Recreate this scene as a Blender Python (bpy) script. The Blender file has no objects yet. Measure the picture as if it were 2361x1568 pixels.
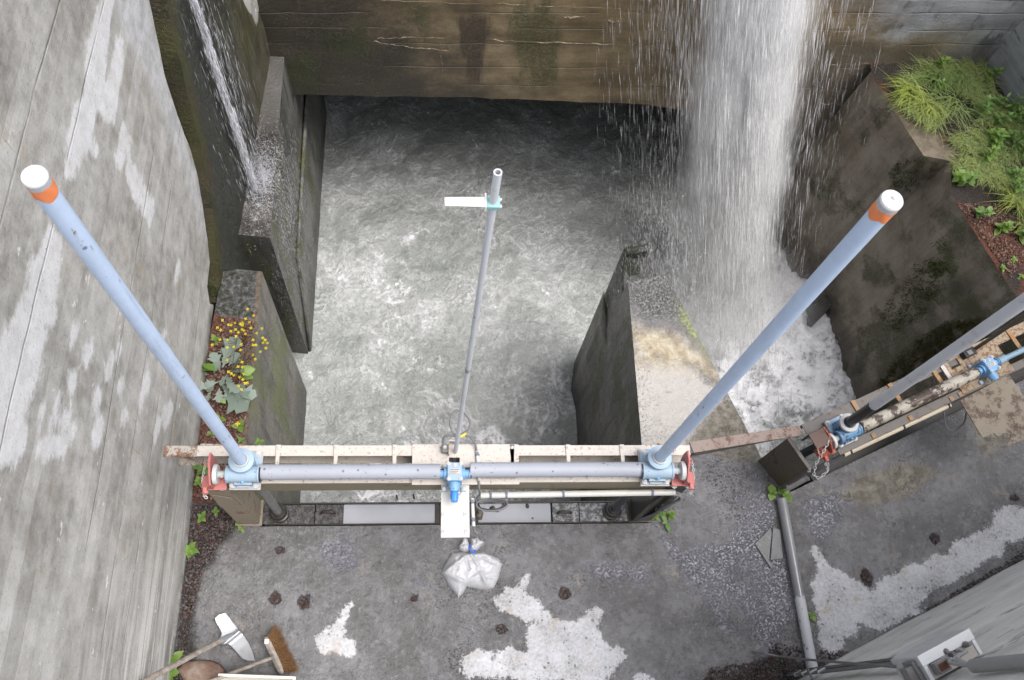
import bpy, bmesh, math, random
import numpy as np
from mathutils import Vector, Matrix
from mathutils.geometry import delaunay_2d_cdt
random.seed(7); RNG = np.random.default_rng(7)
S = bpy.context.scene
COL = S.collection
# ------------------------------------------------------------------ camera
# picture coordinates used for measuring are those of a 2361 x 1568 view of the place
PW, PH, PF = 2361.0, 1568.0, 2085.0
CAMH = 7.7
def _ray(p): return np.array([p[0]-PW/2, -(p[1]-PH/2), -PF])
_Z = -_ray((985., 1650.)); _Z /= np.linalg.norm(_Z)
_Y = _ray((1042., -4270.)); _Y -= _Z*(_Y@_Z); _Y /= np.linalg.norm(_Y)
_X = np.cross(_Y, _Z)
ROT = np.array([_X, _Y, _Z]); CAMP = np.array([0, 0, CAMH])
cd = bpy.data.cameras.new('camera'); cam = bpy.data.objects.new('camera', cd); COL.objects.link(cam)
cam.matrix_world = Matrix.Translation(CAMP) @ Matrix([list(r) for r in ROT]).to_4x4()
cd.sensor_fit = 'HORIZONTAL'; cd.sensor_width = 36.0; cd.lens = 36.0*PF/PW
cd.clip_start = 0.05; cd.clip_end = 400
cd.dof.use_dof = True; cd.dof.focus_distance = 6.9; cd.dof.aperture_fstop = 5.6
S.camera = cam
# ------------------------------------------------------------------ world, sun, exposure (bright overcast)
SUN_EL, SUN_AZ = math.radians(68), math.radians(112)
w = bpy.data.worlds.new('World'); S.world = w; w.use_nodes = True
nt = w.node_tree; nt.nodes.clear()
sky = nt.nodes.new('ShaderNodeTexSky'); sky.sky_type = 'NISHITA'; sky.sun_disc = False
sky.sun_elevation = SUN_EL; sky.sun_rotation = SUN_AZ; sky.dust_density = 4.0; sky.air_density = 1.0
hs = nt.nodes.new('ShaderNodeHueSaturation'); hs.inputs['Saturation'].default_value = 0.38
bg = nt.nodes.new('ShaderNodeBackground'); bg.inputs['Strength'].default_value = 0.15
wo = nt.nodes.new('ShaderNodeOutputWorld')
nt.links.new(sky.outputs[0], hs.inputs['Color']); nt.links.new(hs.outputs[0], bg.inputs['Color']); nt.links.new(bg.outputs[0], wo.inputs[0])
sd = bpy.data.lights.new('sun', 'SUN'); sd.energy = 1.15; sd.angle = math.radians(36); sd.color = (1.0, 0.98, 0.96)
so = bpy.data.objects.new('sun', sd); COL.objects.link(so)
sv = Vector((math.sin(SUN_AZ)*math.cos(SUN_EL), math.cos(SUN_AZ)*math.cos(SUN_EL), math.sin(SUN_EL)))
so.rotation_euler = sv.to_track_quat('Z', 'Y').to_euler()
S.view_settings.view_transform = 'Standard'; S.view_settings.look = 'None'
S.view_settings.exposure = 0.97; S.view_settings.gamma = 1.0; S.view_settings.use_curve_mapping = False
S.render.engine = 'CYCLES'
S.cycles.transparent_max_bounces = 24; S.cycles.max_bounces = 9; S.cycles.diffuse_bounces = 5; S.cycles.transmission_bounces = 6
S.cycles.volume_bounces = 5; S.cycles.volume_max_steps = 96; S.cycles.volume_step_rate = 1.0; S.cycles.caustics_reflective = False; S.cycles.caustics_refractive = False
# ------------------------------------------------------------------ measuring helpers
def dirv(p): return ROT @ _ray(p)
def at(p, z=0.0):
    v = dirv(p); return CAMP + v*((z-CAMH)/v[2])
def onplane(p, P0, n):
    v = dirv(p); n = np.array(n, float); return CAMP + v*((np.array(P0, float)-CAMP)@n/(v@n))
def V(p): return Vector((float(p[0]), float(p[1]), float(p[2])))
def crop(pts, sc, ox, oy): return [((ox+x/sc)/1.73486, (oy+y/sc)/1.73486) for x, y in pts]
# ------------------------------------------------------------------ numpy gradient noise
_perm = RNG.permutation(1024)
_grad = RNG.normal(size=(1024, 3)); _grad /= np.linalg.norm(_grad, axis=1)[:, None]
def pn(x, y, z=0.0):
    x, y, z = np.broadcast_arrays(np.asarray(x, float), np.asarray(y, float), np.asarray(z, float))
    xi, yi, zi = np.floor(x).astype(int), np.floor(y).astype(int), np.floor(z).astype(int)
    xf, yf, zf = x-xi, y-yi, z-zi
    u, v, t = [a*a*a*(a*(a*6-15)+10) for a in (xf, yf, zf)]
    r = 0
    for i in (0, 1):
        for j in (0, 1):
            for k in (0, 1):
                h = _perm[(_perm[(_perm[(xi+i) % 1024]+yi+j) % 1024]+zi+k) % 1024]
                g = _grad[h]
                d = g[..., 0]*(xf-i)+g[..., 1]*(yf-j)+g[..., 2]*(zf-k)
                r = r + d*(u if i else 1-u)*(v if j else 1-v)*(t if k else 1-t)
    return r*1.6
def fbm(x, y, z=0.0, o=4, g=0.5):
    a, r, f = 1.0, 0, 1.0
    for _ in range(o):
        r = r + a*pn(np.asarray(x)*f, np.asarray(y)*f, np.asarray(z)*f+_*7.3); a *= g; f *= 2.03
    return r
def sdf(pts, poly):
    """signed distance (positive inside) of (n,2) points to a polygon"""
    P = np.asarray(pts, float); Q = np.asarray(poly, float); d = np.full(len(P), 1e9); ins = np.zeros(len(P), bool)
    for i in range(len(Q)):
        a, b = Q[i-1], Q[i]; e = b-a; L = max(e@e, 1e-12)
        t = np.clip(((P-a)@e)/L, 0, 1); d = np.minimum(d, np.hypot(*(P-a-t[:, None]*e).T))
        c = (a[1] > P[:, 1]) != (b[1] > P[:, 1])
        with np.errstate(divide='ignore', invalid='ignore'):
            xx = (b[0]-a[0])*(P[:, 1]-a[1])/(b[1]-a[1])+a[0]
        ins ^= c & (P[:, 0] < xx)
    return np.where(ins, d, -d)
def sdfs(pts, polys):
    r = np.full(len(pts), -1e9)
    for p in polys: r = np.maximum(r, sdf(pts, p))
    return r
# ------------------------------------------------------------------ node helper
class NM:
    def __init__(s, name):
        s.mat = bpy.data.materials.new(name); s.mat.use_nodes = True; s.t = s.mat.node_tree; s.t.nodes.clear()
        s.out = s.t.nodes.new('ShaderNodeOutputMaterial'); s.b = s.t.nodes.new('ShaderNodeBsdfPrincipled')
        s.t.links.new(s.b.outputs[0], s.out.inputs[0]); s.geo = s.t.nodes.new('ShaderNodeNewGeometry'); s.pos = s.geo.outputs['Position']
    def set(s, node, key, v):
        i = node.inputs[key]
        if isinstance(v, bpy.types.NodeSocket): s.t.links.new(v, i)
        elif isinstance(v, (tuple, list)) and len(v) == 3 and i.type == 'RGBA': i.default_value = (*v, 1)
        elif isinstance(v, (int, float)) and i.type == 'RGBA': i.default_value = (v, v, v, 1)
        else: i.default_value = v
    def map(s, scale=(1, 1, 1), rot=(0, 0, 0), vec=None, loc=(0, 0, 0)):
        n = s.t.nodes.new('ShaderNodeMapping'); s.set(n, 'Vector', vec or s.pos)
        n.inputs['Scale'].default_value = scale; n.inputs['Rotation'].default_value = rot; n.inputs['Location'].default_value = loc
        return n.outputs[0]
    def obj(s):
        n = s.t.nodes.new('ShaderNodeTexCoord'); return n.outputs['Object']
    def noise(s, scale, detail=5, rough=.6, vec=None, dist=0.0):
        n = s.t.nodes.new('ShaderNodeTexNoise'); s.set(n, 'Vector', vec or s.pos); s.set(n, 'Scale', scale); s.set(n, 'Detail', detail)
        s.set(n, 'Roughness', rough); s.set(n, 'Distortion', dist); return n.outputs[0]
    def noisec(s, scale, detail=3, vec=None):
        n = s.t.nodes.new('ShaderNodeTexNoise'); s.set(n, 'Vector', vec or s.pos); s.set(n, 'Scale', scale); s.set(n, 'Detail', detail); return n.outputs[1]
    def vor(s, scale, vec=None, feat='F1', rnd=1.0):
        n = s.t.nodes.new('ShaderNodeTexVoronoi'); n.feature = feat; s.set(n, 'Vector', vec or s.pos); s.set(n, 'Scale', scale); s.set(n, 'Randomness', rnd)
        return n.outputs['Distance'], (n.outputs['Color'] if feat != 'DISTANCE_TO_EDGE' else None)
    def m(s, op, a, b=0.0, c=None):
        n = s.t.nodes.new('ShaderNodeMath'); n.operation = op; s.set(n, 0, a); s.set(n, 1, b)
        if c is not None: s.set(n, 2, c)
        return n.outputs[0]
    def add(s, *a):
        r = a[0]
        for x in a[1:]: r = s.m('ADD', r, x)
        return r
    def mul(s, a, b): return s.m('MULTIPLY', a, b)
    def sm(s, x, a, b, lo=0.0, hi=1.0, lin=False):
        n = s.t.nodes.new('ShaderNodeMapRange'); n.interpolation_type = 'LINEAR' if lin else 'SMOOTHSTEP'; n.clamp = True
        s.set(n, 0, x); s.set(n, 1, a); s.set(n, 2, b); s.set(n, 3, lo); s.set(n, 4, hi); return n.outputs[0]
    def mix(s, f, a, b, mode='MIX'):
        n = s.t.nodes.new('ShaderNodeMix'); n.data_type = 'RGBA'; n.blend_type = mode
        s.set(n, 0, f)
        for k, v in ((6, a), (7, b)): s.set(n, k, v)
        return n.outputs[2]
    def ramp(s, f, stops, interp='LINEAR'):
        n = s.t.nodes.new('ShaderNodeValToRGB'); s.set(n, 0, f); e = n.color_ramp.elements; n.color_ramp.interpolation = interp
        while len(e) < len(stops): e.new(0.5)
        for k, (p, c) in zip(e, stops):
            k.position = p; k.color = (*c, 1) if isinstance(c, (tuple, list)) else (c, c, c, 1)
        return n.outputs[0]
    def attr(s, name):
        n = s.t.nodes.new('ShaderNodeAttribute'); n.attribute_name = name; return n.outputs['Fac']
    def xyz(s, vec=None):
        n = s.t.nodes.new('ShaderNodeSeparateXYZ'); s.set(n, 0, vec or s.pos); return n.outputs
    def warp(s, scale, amt, vec=None, detail=3):
        a = s.t.nodes.new('ShaderNodeVectorMath'); a.operation = 'MULTIPLY_ADD'
        s.set(a, 0, s.noisec(scale, detail, vec)); a.inputs[1].default_value = (amt,)*3; s.set(a, 2, vec or s.pos); return a.outputs[0]
    def rnd(s):
        n = s.t.nodes.new('ShaderNodeObjectInfo'); return n.outputs['Random']
    def bump(s, h, strength=.5, dist=.01, normal=None):
        n = s.t.nodes.new('ShaderNodeBump'); s.set(n, 'Height', h); s.set(n, 'Strength', strength); s.set(n, 'Distance', dist)
        if normal: s.set(n, 'Normal', normal)
        return n.outputs[0]
    def fin(s, col=None, rough=None, metal=None, normal=None, spec=None, **kw):
        for k, v in (('Base Color', col), ('Roughness', rough), ('Metallic', metal), ('Normal', normal), ('Specular IOR Level', spec)):
            if v is not None: s.set(s.b, k, v)
        for k, v in kw.items(): s.set(s.b, k.replace('_', ' '), v)
        return s.mat
# ------------------------------------------------------------------ mesh helper
class MB:
    def __init__(s, T=None): s.v = []; s.f = []; s.m = []; s.T = T or Matrix.Identity(4); s.mi = 0
    def add(s, vs, fs):
        o = len(s.v); s.v += [s.T @ Vector(v) for v in vs]; s.f += [tuple(o+i for i in f) for f in fs]; s.m += [s.mi]*len(fs); return s
    def box(s, a, b):
        (x0, y0, z0), (x1, y1, z1) = a, b
        return s.add([(x0, y0, z0), (x1, y0, z0), (x1, y1, z0), (x0, y1, z0), (x0, y0, z1), (x1, y0, z1), (x1, y1, z1), (x0, y1, z1)],
                     [(3, 2, 1, 0), (4, 5, 6, 7), (0, 1, 5, 4), (1, 2, 6, 5), (2, 3, 7, 6), (3, 0, 4, 7)])
    def bar(s, p, q, w, h, up=(0, 0, 1)):
        p, q = Vector(p), Vector(q); d = (q-p).normalized(); u = Vector(up); sd_ = d.cross(u).normalized(); u = sd_.cross(d)
        vs = [c + sd_*a*w/2 + u*b*h/2 for c in (p, q) for a, b in ((-1, -1), (1, -1), (1, 1), (-1, 1))]
        return s.add(vs, [(3, 2, 1, 0), (4, 5, 6, 7), (0, 1, 5, 4), (1, 2, 6, 5), (2, 3, 7, 6), (3, 0, 4, 7)])
    def cyl(s, p, q, r, r2=None, n=20, cap=True):
        r2 = r if r2 is None else r2
        return s.lathe(p, q, [(0, r), (1, r2)], n, cap)
    def lathe(s, p, q, prof, n=20, cap=True):
        p, q = Vector(p), Vector(q); d = q-p; z = d.normalized(); x = z.orthogonal().normalized(); y = z.cross(x)
        vs = []; fs = []
        for t, r in prof:
            for k in range(n):
                a = 2*math.pi*k/n; vs.append(p + d*t + (x*math.cos(a)+y*math.sin(a))*r)
        for i in range(len(prof)-1):
            for k in range(n): fs.append((i*n+k, i*n+(k+1) % n, (i+1)*n+(k+1) % n, (i+1)*n+k))
        if cap: fs += [tuple(range(n))[::-1], tuple((len(prof)-1)*n+k for k in range(n))]
        return s.add(vs, fs)
    def ring(s, p, q, r, ri, n=20):
        p, q = Vector(p), Vector(q); return s.lathe(p, q, [(0, ri), (0, r), (1, r), (1, ri), (0, ri)], n, False)
    def tube(s, pts, r, n=8, cap=True):
        pts = [Vector(p) for p in pts]; vs = []; fs = []; prev = None
        rr = r if isinstance(r, (list, tuple)) else [r]*len(pts)
        for i, p in enumerate(pts):
            d = (pts[min(i+1, len(pts)-1)]-pts[max(i-1, 0)]).normalized()
            x = (prev - d*prev.dot(d)) if prev else d.orthogonal()
            if x.length < 1e-6: x = d.orthogonal()
            x.normalize(); prev = x; y = d.cross(x)
            for k in range(n):
                a = 2*math.pi*k/n; vs.append(p+(x*math.cos(a)+y*math.sin(a))*rr[i])
        for i in range(len(pts)-1):
            for k in range(n): fs.append((i*n+k, i*n+(k+1) % n, (i+1)*n+(k+1) % n, (i+1)*n+k))
        if cap: fs += [tuple(range(n))[::-1], tuple((len(pts)-1)*n+k for k in range(n))]
        return s.add(vs, fs)
    def prism(s, poly, dvec):
        """closed polygon (3d points) pushed along dvec"""
        n = len(poly); d = Vector(dvec); P = [Vector(p) for p in poly]
        return s.add(P+[p+d for p in P], [tuple(range(n))[::-1], tuple(range(n, 2*n))]+[(i, (i+1) % n, n+(i+1) % n, n+i) for i in range(n)])
    def plate(s, xy, z0, z1): return s.prism([(x, y, z0) for x, y in xy], (0, 0, z1-z0))
    def mesh(s, name, org=(0, 0, 0), smooth=None):
        me = bpy.data.meshes.new(name); o = Vector(org); me.from_pydata([v-o for v in s.v], [], s.f)
        if any(s.m): me.polygons.foreach_set('material_index', s.m)
        bm = bmesh.new(); bm.from_mesh(me); bmesh.ops.recalc_face_normals(bm, faces=bm.faces); bm.to_mesh(me); bm.free()
        if smooth: me.shade_smooth(); me.set_sharp_from_angle(angle=math.radians(smooth))
        return me
    def build(s, name, mat, parent=None, smooth=35, bevel=0.0):
        org = wl(parent) if parent else (0, 0, 0)
        return link(name, s.mesh(name, org, smooth), mat, parent, bevel)
def wl(o):
    v = Vector(o.location)
    while o.parent: o = o.parent; v = v+Vector(o.location)
    return v
def link(name, me, mat, parent=None, bevel=0.0):
    for mm in (mat if isinstance(mat, (list, tuple)) else [mat]): me.materials.append(mm)
    o = bpy.data.objects.new(name, me); COL.objects.link(o)
    if parent: o.parent = parent
    if bevel:
        b = o.modifiers.new('bevel', 'BEVEL'); b.width = bevel; b.segments = 2; b.limit_method = 'ANGLE'; b.angle_limit = math.radians(50)
    return o
def tag(o, label=None, cat=None, group=None, kind=None):
    if label: o['label'] = label
    if cat: o['category'] = cat
    if group: o['group'] = group
    if kind: o['kind'] = kind
    return o
def thing(name, label, cat, loc=(0, 0, 0), group=None):
    o = bpy.data.objects.new(name, None); COL.objects.link(o); o.location = V(loc); o.empty_display_size = .1
    return tag(o, label, cat, group)
def inst(me, name, parent, M):
    """a part that shares mesh data; M is in world space (parent unrotated)"""
    o = bpy.data.objects.new(name, me); COL.objects.link(o); o.parent = parent
    if parent: M = Matrix.Translation(-wl(parent)) @ M
    o.matrix_local = M; return o
def poly_mesh(name, outer, sp, to3d, attrs=None, lift=None, drop=None, seed=0):
    """fine triangulated sheet of a flat polygon in (a,b) coordinates; attrs: name -> f(points)"""
    O = np.asarray(outer, float); pts = []; n0 = 0
    for i in range(len(O)):
        a, b = O[i], O[(i+1) % len(O)]; k = max(1, int(np.hypot(*(b-a))/sp))
        for j in range(k): pts.append(a+(b-a)*j/k)
    nb = len(pts); r = np.random.default_rng(seed)
    gx, gy = np.meshgrid(np.arange(O[:, 0].min(), O[:, 0].max(), sp), np.arange(O[:, 1].min(), O[:, 1].max(), sp))
    g = np.stack([gx.ravel(), gy.ravel()], 1); g = g + r.uniform(-.2, .2, g.shape)*sp
    g = g[sdf(g, O) > sp*.45]
    P = np.vstack([np.array(pts), g]); edges = [(i, (i+1) % nb) for i in range(nb)]
    co, _, fs, *_ = delaunay_2d_cdt([Vector(p) for p in P], edges, [], 1, 1e-6)
    Q = np.array([(c[0], c[1]) for c in co]); W3 = np.array(to3d(Q))
    if lift is not None: W3 = W3 + lift(Q, W3)
    me = bpy.data.meshes.new(name); vs = [tuple(p) for p in W3]; fs = [tuple(f) for f in fs]; nt_ = len(fs)
    if drop is not None:                      # skirt that gives the sheet its depth
        bd = [i for i in range(len(Q))]
        idx = {}
        from collections import Counter
        ec = Counter()
        for f in fs:
            for i in range(len(f)):
                e = (f[i], f[(i+1) % len(f)]); ec[tuple(sorted(e))] += 1
        bed = [e for f in fs for e in ((f[0], f[1]), (f[1], f[2]), (f[2], f[0])) if ec[tuple(sorted(e))] == 1]
        D = np.array(drop, float); ns = max(1, int(np.linalg.norm(D)/.4))
        lay = {}
        def vi(i, k):
            if (i, k) not in lay: lay[(i, k)] = len(vs); vs.append(tuple(W3[i]+D*k/ns))
            return lay[(i, k)]
        for a, b in bed:
            for k in range(ns): fs.append((vi(b, k), vi(a, k), vi(a, k+1), vi(b, k+1)))
    me.from_pydata(vs, [], fs)
    if drop is not None: me.polygons.foreach_set('material_index', [0]*nt_+[1]*(len(fs)-nt_))
    for k, f in (attrs or {}).items():
        d = np.full(len(vs), -1.0); d[:len(Q)] = f(Q)
        me.attributes.new(k, 'FLOAT', 'POINT').data.foreach_set('value', d.astype(np.float32))
    me.polygons.foreach_set('use_smooth', [True]*nt_+[False]*(len(fs)-nt_)); me.update()
    return me
# ================================================================== materials of the large structure
def wetdeck(name, pier=False):
    N = NM(name); px, py, pz = N.xyz()
    big = N.noise(.9, 4, .6); med = N.noise(4, 6, .65); fine = N.noise(38, 5, .7); pit = N.noise(130, 3, .6)
    sp, _ = N.vor(42, N.warp(20, .02)); sp2, _ = N.vor(17, N.warp(9, .05))
    jit = N.add(N.mul(N.m('SUBTRACT', N.noise(7, 5, .7), .5), .17), N.mul(N.m('SUBTRACT', fine, .5), .10), N.mul(N.m('SUBTRACT', pit, .5), .05))
    col = N.ramp(N.add(N.mul(big, .45), N.mul(med, .55)), [(.32, (.044, .041, .039)), (.44, (.084, .079, .077)), (.54, (.135, .130, .132)), (.68, (.205, .20, .205))])
    col = N.mix(N.sm(fine, .55, .75, 0, .3), col, (.055, .053, .05))
    # still water films: smooth patches, lilac sky sheen painted into the colour
    film_sheen = N.sm(N.add(N.noise(1.7, 6, .62, N.warp(1.2, .5)), N.mul(N.attr('film_sheen'), 2.5)), .46, .70)
    film_sheen = N.mul(film_sheen, N.m('SUBTRACT', 1.0, N.mul(N.sm(N.noise(60, 5, .75, N.warp(20, .03)), .46, .62), .42))); film_sheen = N.mul(film_sheen, N.sm(sp, .10, .20, .5, 1))
    col = N.mix(N.mul(film_sheen, .75), col, (.20, .198, .228))
    # rough exposed aggregate
    agg = N.sm(N.noise(1.3, 5, .6, N.map(loc=(7, 3, 1))), .53, .66)
    agd = N.mul(N.sm(sp, .18, .34, 1, 0), agg)
    col = N.mix(N.mul(agd, .7), col, (.03, .027, .028))
    fe = N.m('ABSOLUTE', N.m('SUBTRACT', N.noise(5.5, 6, .68, N.warp(4, .1)), .47)); rel_shade = N.noise(24, 6, .68, N.warp(6, .06))
    col = N.mix(N.mul(N.sm(fe, .0, .012, 1, 0), N.mul(N.sm(N.noise(1.5, 3), .45, .55), .6)), col, (.035, .034, .034))
    col = N.mix(N.mul(N.sm(rel_shade, .46, .36), N.m('SUBTRACT', .55, N.mul(film_sheen, .42))), col, (.035, .034, .035))  # dirt in hollows; dark reflections and lilac glints of the relief painted in
    col = N.mix(N.mul(N.sm(rel_shade, .55, .66), .32), col, (.30, .30, .325))
    # old tan scabs
    tan = N.sm(N.noise(3.2, 6, .7, N.map(loc=(2, 9, 4))), .60, .66)
    col = N.mix(N.mul(tan, .55), col, (.23, .20, .165))
    # wet earth along the wall foot, brown puddles
    dirt = N.sm(N.add(N.attr('dirt'), jit), -.03, .05)
    dcol = N.ramp(N.noise(60, 4, .7), [(.38, (.010, .009, .008)), (.54, (.030, .024, .020)), (.66, (.075, .046, .034)), (.78, (.18, .15, .12))])
    col = N.mix(dirt, col, dcol)
    brown = N.sm(N.add(N.attr('brown'), N.mul(jit, .9)), -.02, .06)
    bcol = N.mix(N.sm(N.noise(11, 6, .7), .4, .62), (.075, .058, .030), (.21, .185, .14))
    col = N.mix(N.mul(brown, .85), col, bcol)
    # holes full of red grit
    hole = N.sm(N.add(N.attr('hole'), N.mul(jit, .55)), -.01, .012)
    hcol = N.ramp(N.noise(90, 3, .7), [(.35, (.012, .009, .008)), (.55, (.055, .03, .022)), (.7, (.13, .08, .06))])
    col = N.mix(hole, col, hcol)
    # dry pale patches with rain spots
    dry = N.sm(N.add(N.attr('dry'), jit), -.012, .014)
    sps = N.m('MINIMUM', N.m('ADD', N.sm(sp, .16, .22), N.sm(N.noise(9, 2), .42, .50)), N.m('ADD', N.sm(sp2, .15, .21), N.sm(N.noise(4, 2), .46, .5)))
    spots = N.m('MINIMUM', 1.0, N.m('MAXIMUM', sps, 0))
    dcl = N.ramp(N.add(N.mul(fine, .5), N.mul(med, .5)), [(.34, (.26, .245, .23)), (.46, (.43, .425, .43)), (.6, (.57, .565, .585))])
    dcl = N.mix(N.sm(N.noise(5, 5, .7, N.map(loc=(5, 1, 0))), .56, .66, 0, .7), dcl, (.40, .33, .26))
    dcl = N.mix(N.m('SUBTRACT', 1.0, spots), dcl, (.19, .19, .205))
    col = N.mix(dry, col, dcl)
    if pier:
        alg = N.sm(N.add(N.attr('green'), jit), -.05, .12)
        och = N.sm(N.add(N.attr('ochre'), N.mul(jit, 2)), -.10, .22)
        dk = N.sm(N.add(N.attr('dark'), N.mul(jit, 1.5)), -.08, .22)
        lite = N.sm(N.add(N.attr('lite'), N.mul(jit, 1.5)), -.02, .12)
        mot = N.noise(9, 6, .66)
        col = N.mix(N.mul(lite, .9), col, N.mix(N.sm(mot, .60, .76), (.46, .43, .395), (.22, .185, .13)))
        col = N.mix(N.mul(och, .85), col, N.ramp(mot, [(.3, (.22, .165, .09)), (.5, (.46, .375, .24)), (.65, (.64, .58, .46))]))
        col = N.mix(dk, col, N.ramp(N.noise(45, 5, .75), [(.38, (.020, .018, .015)), (.52, (.075, .07, .066)), (.66, (.30, .30, .31))]))
        col = N.mix(N.mul(alg, .85), col, N.mix(N.sm(fine, .4, .6), (.085, .11, .012), (.34, .37, .12)))
    dryrough = N.m('MAXIMUM', dry, N.mul(dirt, .6))
    ro = N.m('MAXIMUM', N.add(N.sm(med, .35, .65, .19, .32), N.mul(film_sheen, .01)), N.mul(dry, .9))
    h = N.add(N.mul(N.noise(24, 6, .68, N.warp(6, .06)), .9), N.mul(fine, .35), N.mul(pit, .22), N.mul(agd, -.6), N.mul(dirt, N.mul(N.noise(70, 3), .8)))
    h = N.mul(h, N.m('SUBTRACT', 1.0, N.mul(N.m('MAXIMUM', film_sheen, N.mul(dry, .5)), .82)))
    h = N.add(h, N.mul(hole, -.7), N.mul(dry, .12))
    return N.fin(col, ro, normal=N.bump(h, .9, .022), spec=N.m('SUBTRACT', .85, N.m('MAXIMUM', N.mul(film_sheen, .36), N.mul(dry, .75))))
def sidewall(name, dark, mid, moss, streaks=1.0):
    """wet vertical concrete faces, mossy in runs, slimy near the water"""
    N = NM(name); px, py, pz = N.xyz()
    run = N.noise(1, 5, .65, N.map((7, 7, .7))); gr = N.noise(30, 5, .7); big = N.noise(1.3, 6, .68)
    col = N.mix(N.sm(N.add(N.mul(big, .75), N.mul(gr, .25)), .40, .60), dark, mid)
    brd = N.sm(N.m('ABSOLUTE', N.m('SUBTRACT', N.m('FRACT', N.add(N.mul(pz, 3.3), N.mul(N.noise(1.2, 3), .12))), .5)), .47, .495)
    col = N.mix(N.mul(brd, .45), col, tuple(c*.3 for c in dark))
    fly = N.sm(N.noise(1, 5, .7, N.map((26, 26, 1.6), loc=(3, 1, 0))), .60, .70); col = N.mix(N.mul(fly, .5), col, tuple(min(1, c*1.6) for c in mid))
    col = N.mix(N.sm(run, .5, .62, 0, .75), col, tuple(c*.35 for c in dark))
    mm = N.mul(N.sm(N.noise(1.5, 5, .7, N.map((1.6, 1.6, .6), loc=(3, 1, 2))), .49, .60), N.sm(gr, .35, .6))
    col = N.mix(N.mul(mm, .85), col, moss)
    low = N.sm(N.add(pz, N.mul(N.noise(3, 4), .9)), -2.9, -2.0, 1, 0)
    col = N.mix(N.mul(low, .7), col, tuple(c*.4 for c in dark))
    h = N.add(N.mul(gr, .5), N.mul(run, .4), N.mul(mm, .5), N.mul(brd, -.5))
    return N.fin(col, N.sm(gr, .3, .7, .25, .55), normal=N.bump(h, .7, .03), spec=.6)
M = {}
M['deck'] = wetdeck('wet_deck_concrete'); M['pier_top'] = wetdeck('pier_top_concrete', True)
M['side'] = sidewall('wet_wall_concrete', (.075, .071, .062), (.19, .182, .162), (.08, .105, .016))
M['side_green'] = sidewall('mossy_wall_concrete', (.085, .073, .056), (.215, .195, .16), (.17, .21, .02))
M['side_mid'] = sidewall('grey_wet_wall_concrete', (.085, .082, .074), (.19, .184, .168), (.10, .105, .018))
M['tunnel'] = sidewall('tunnel_concrete', (.012, .012, .012), (.025, .024, .023), (.02, .02, .015))
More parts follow.
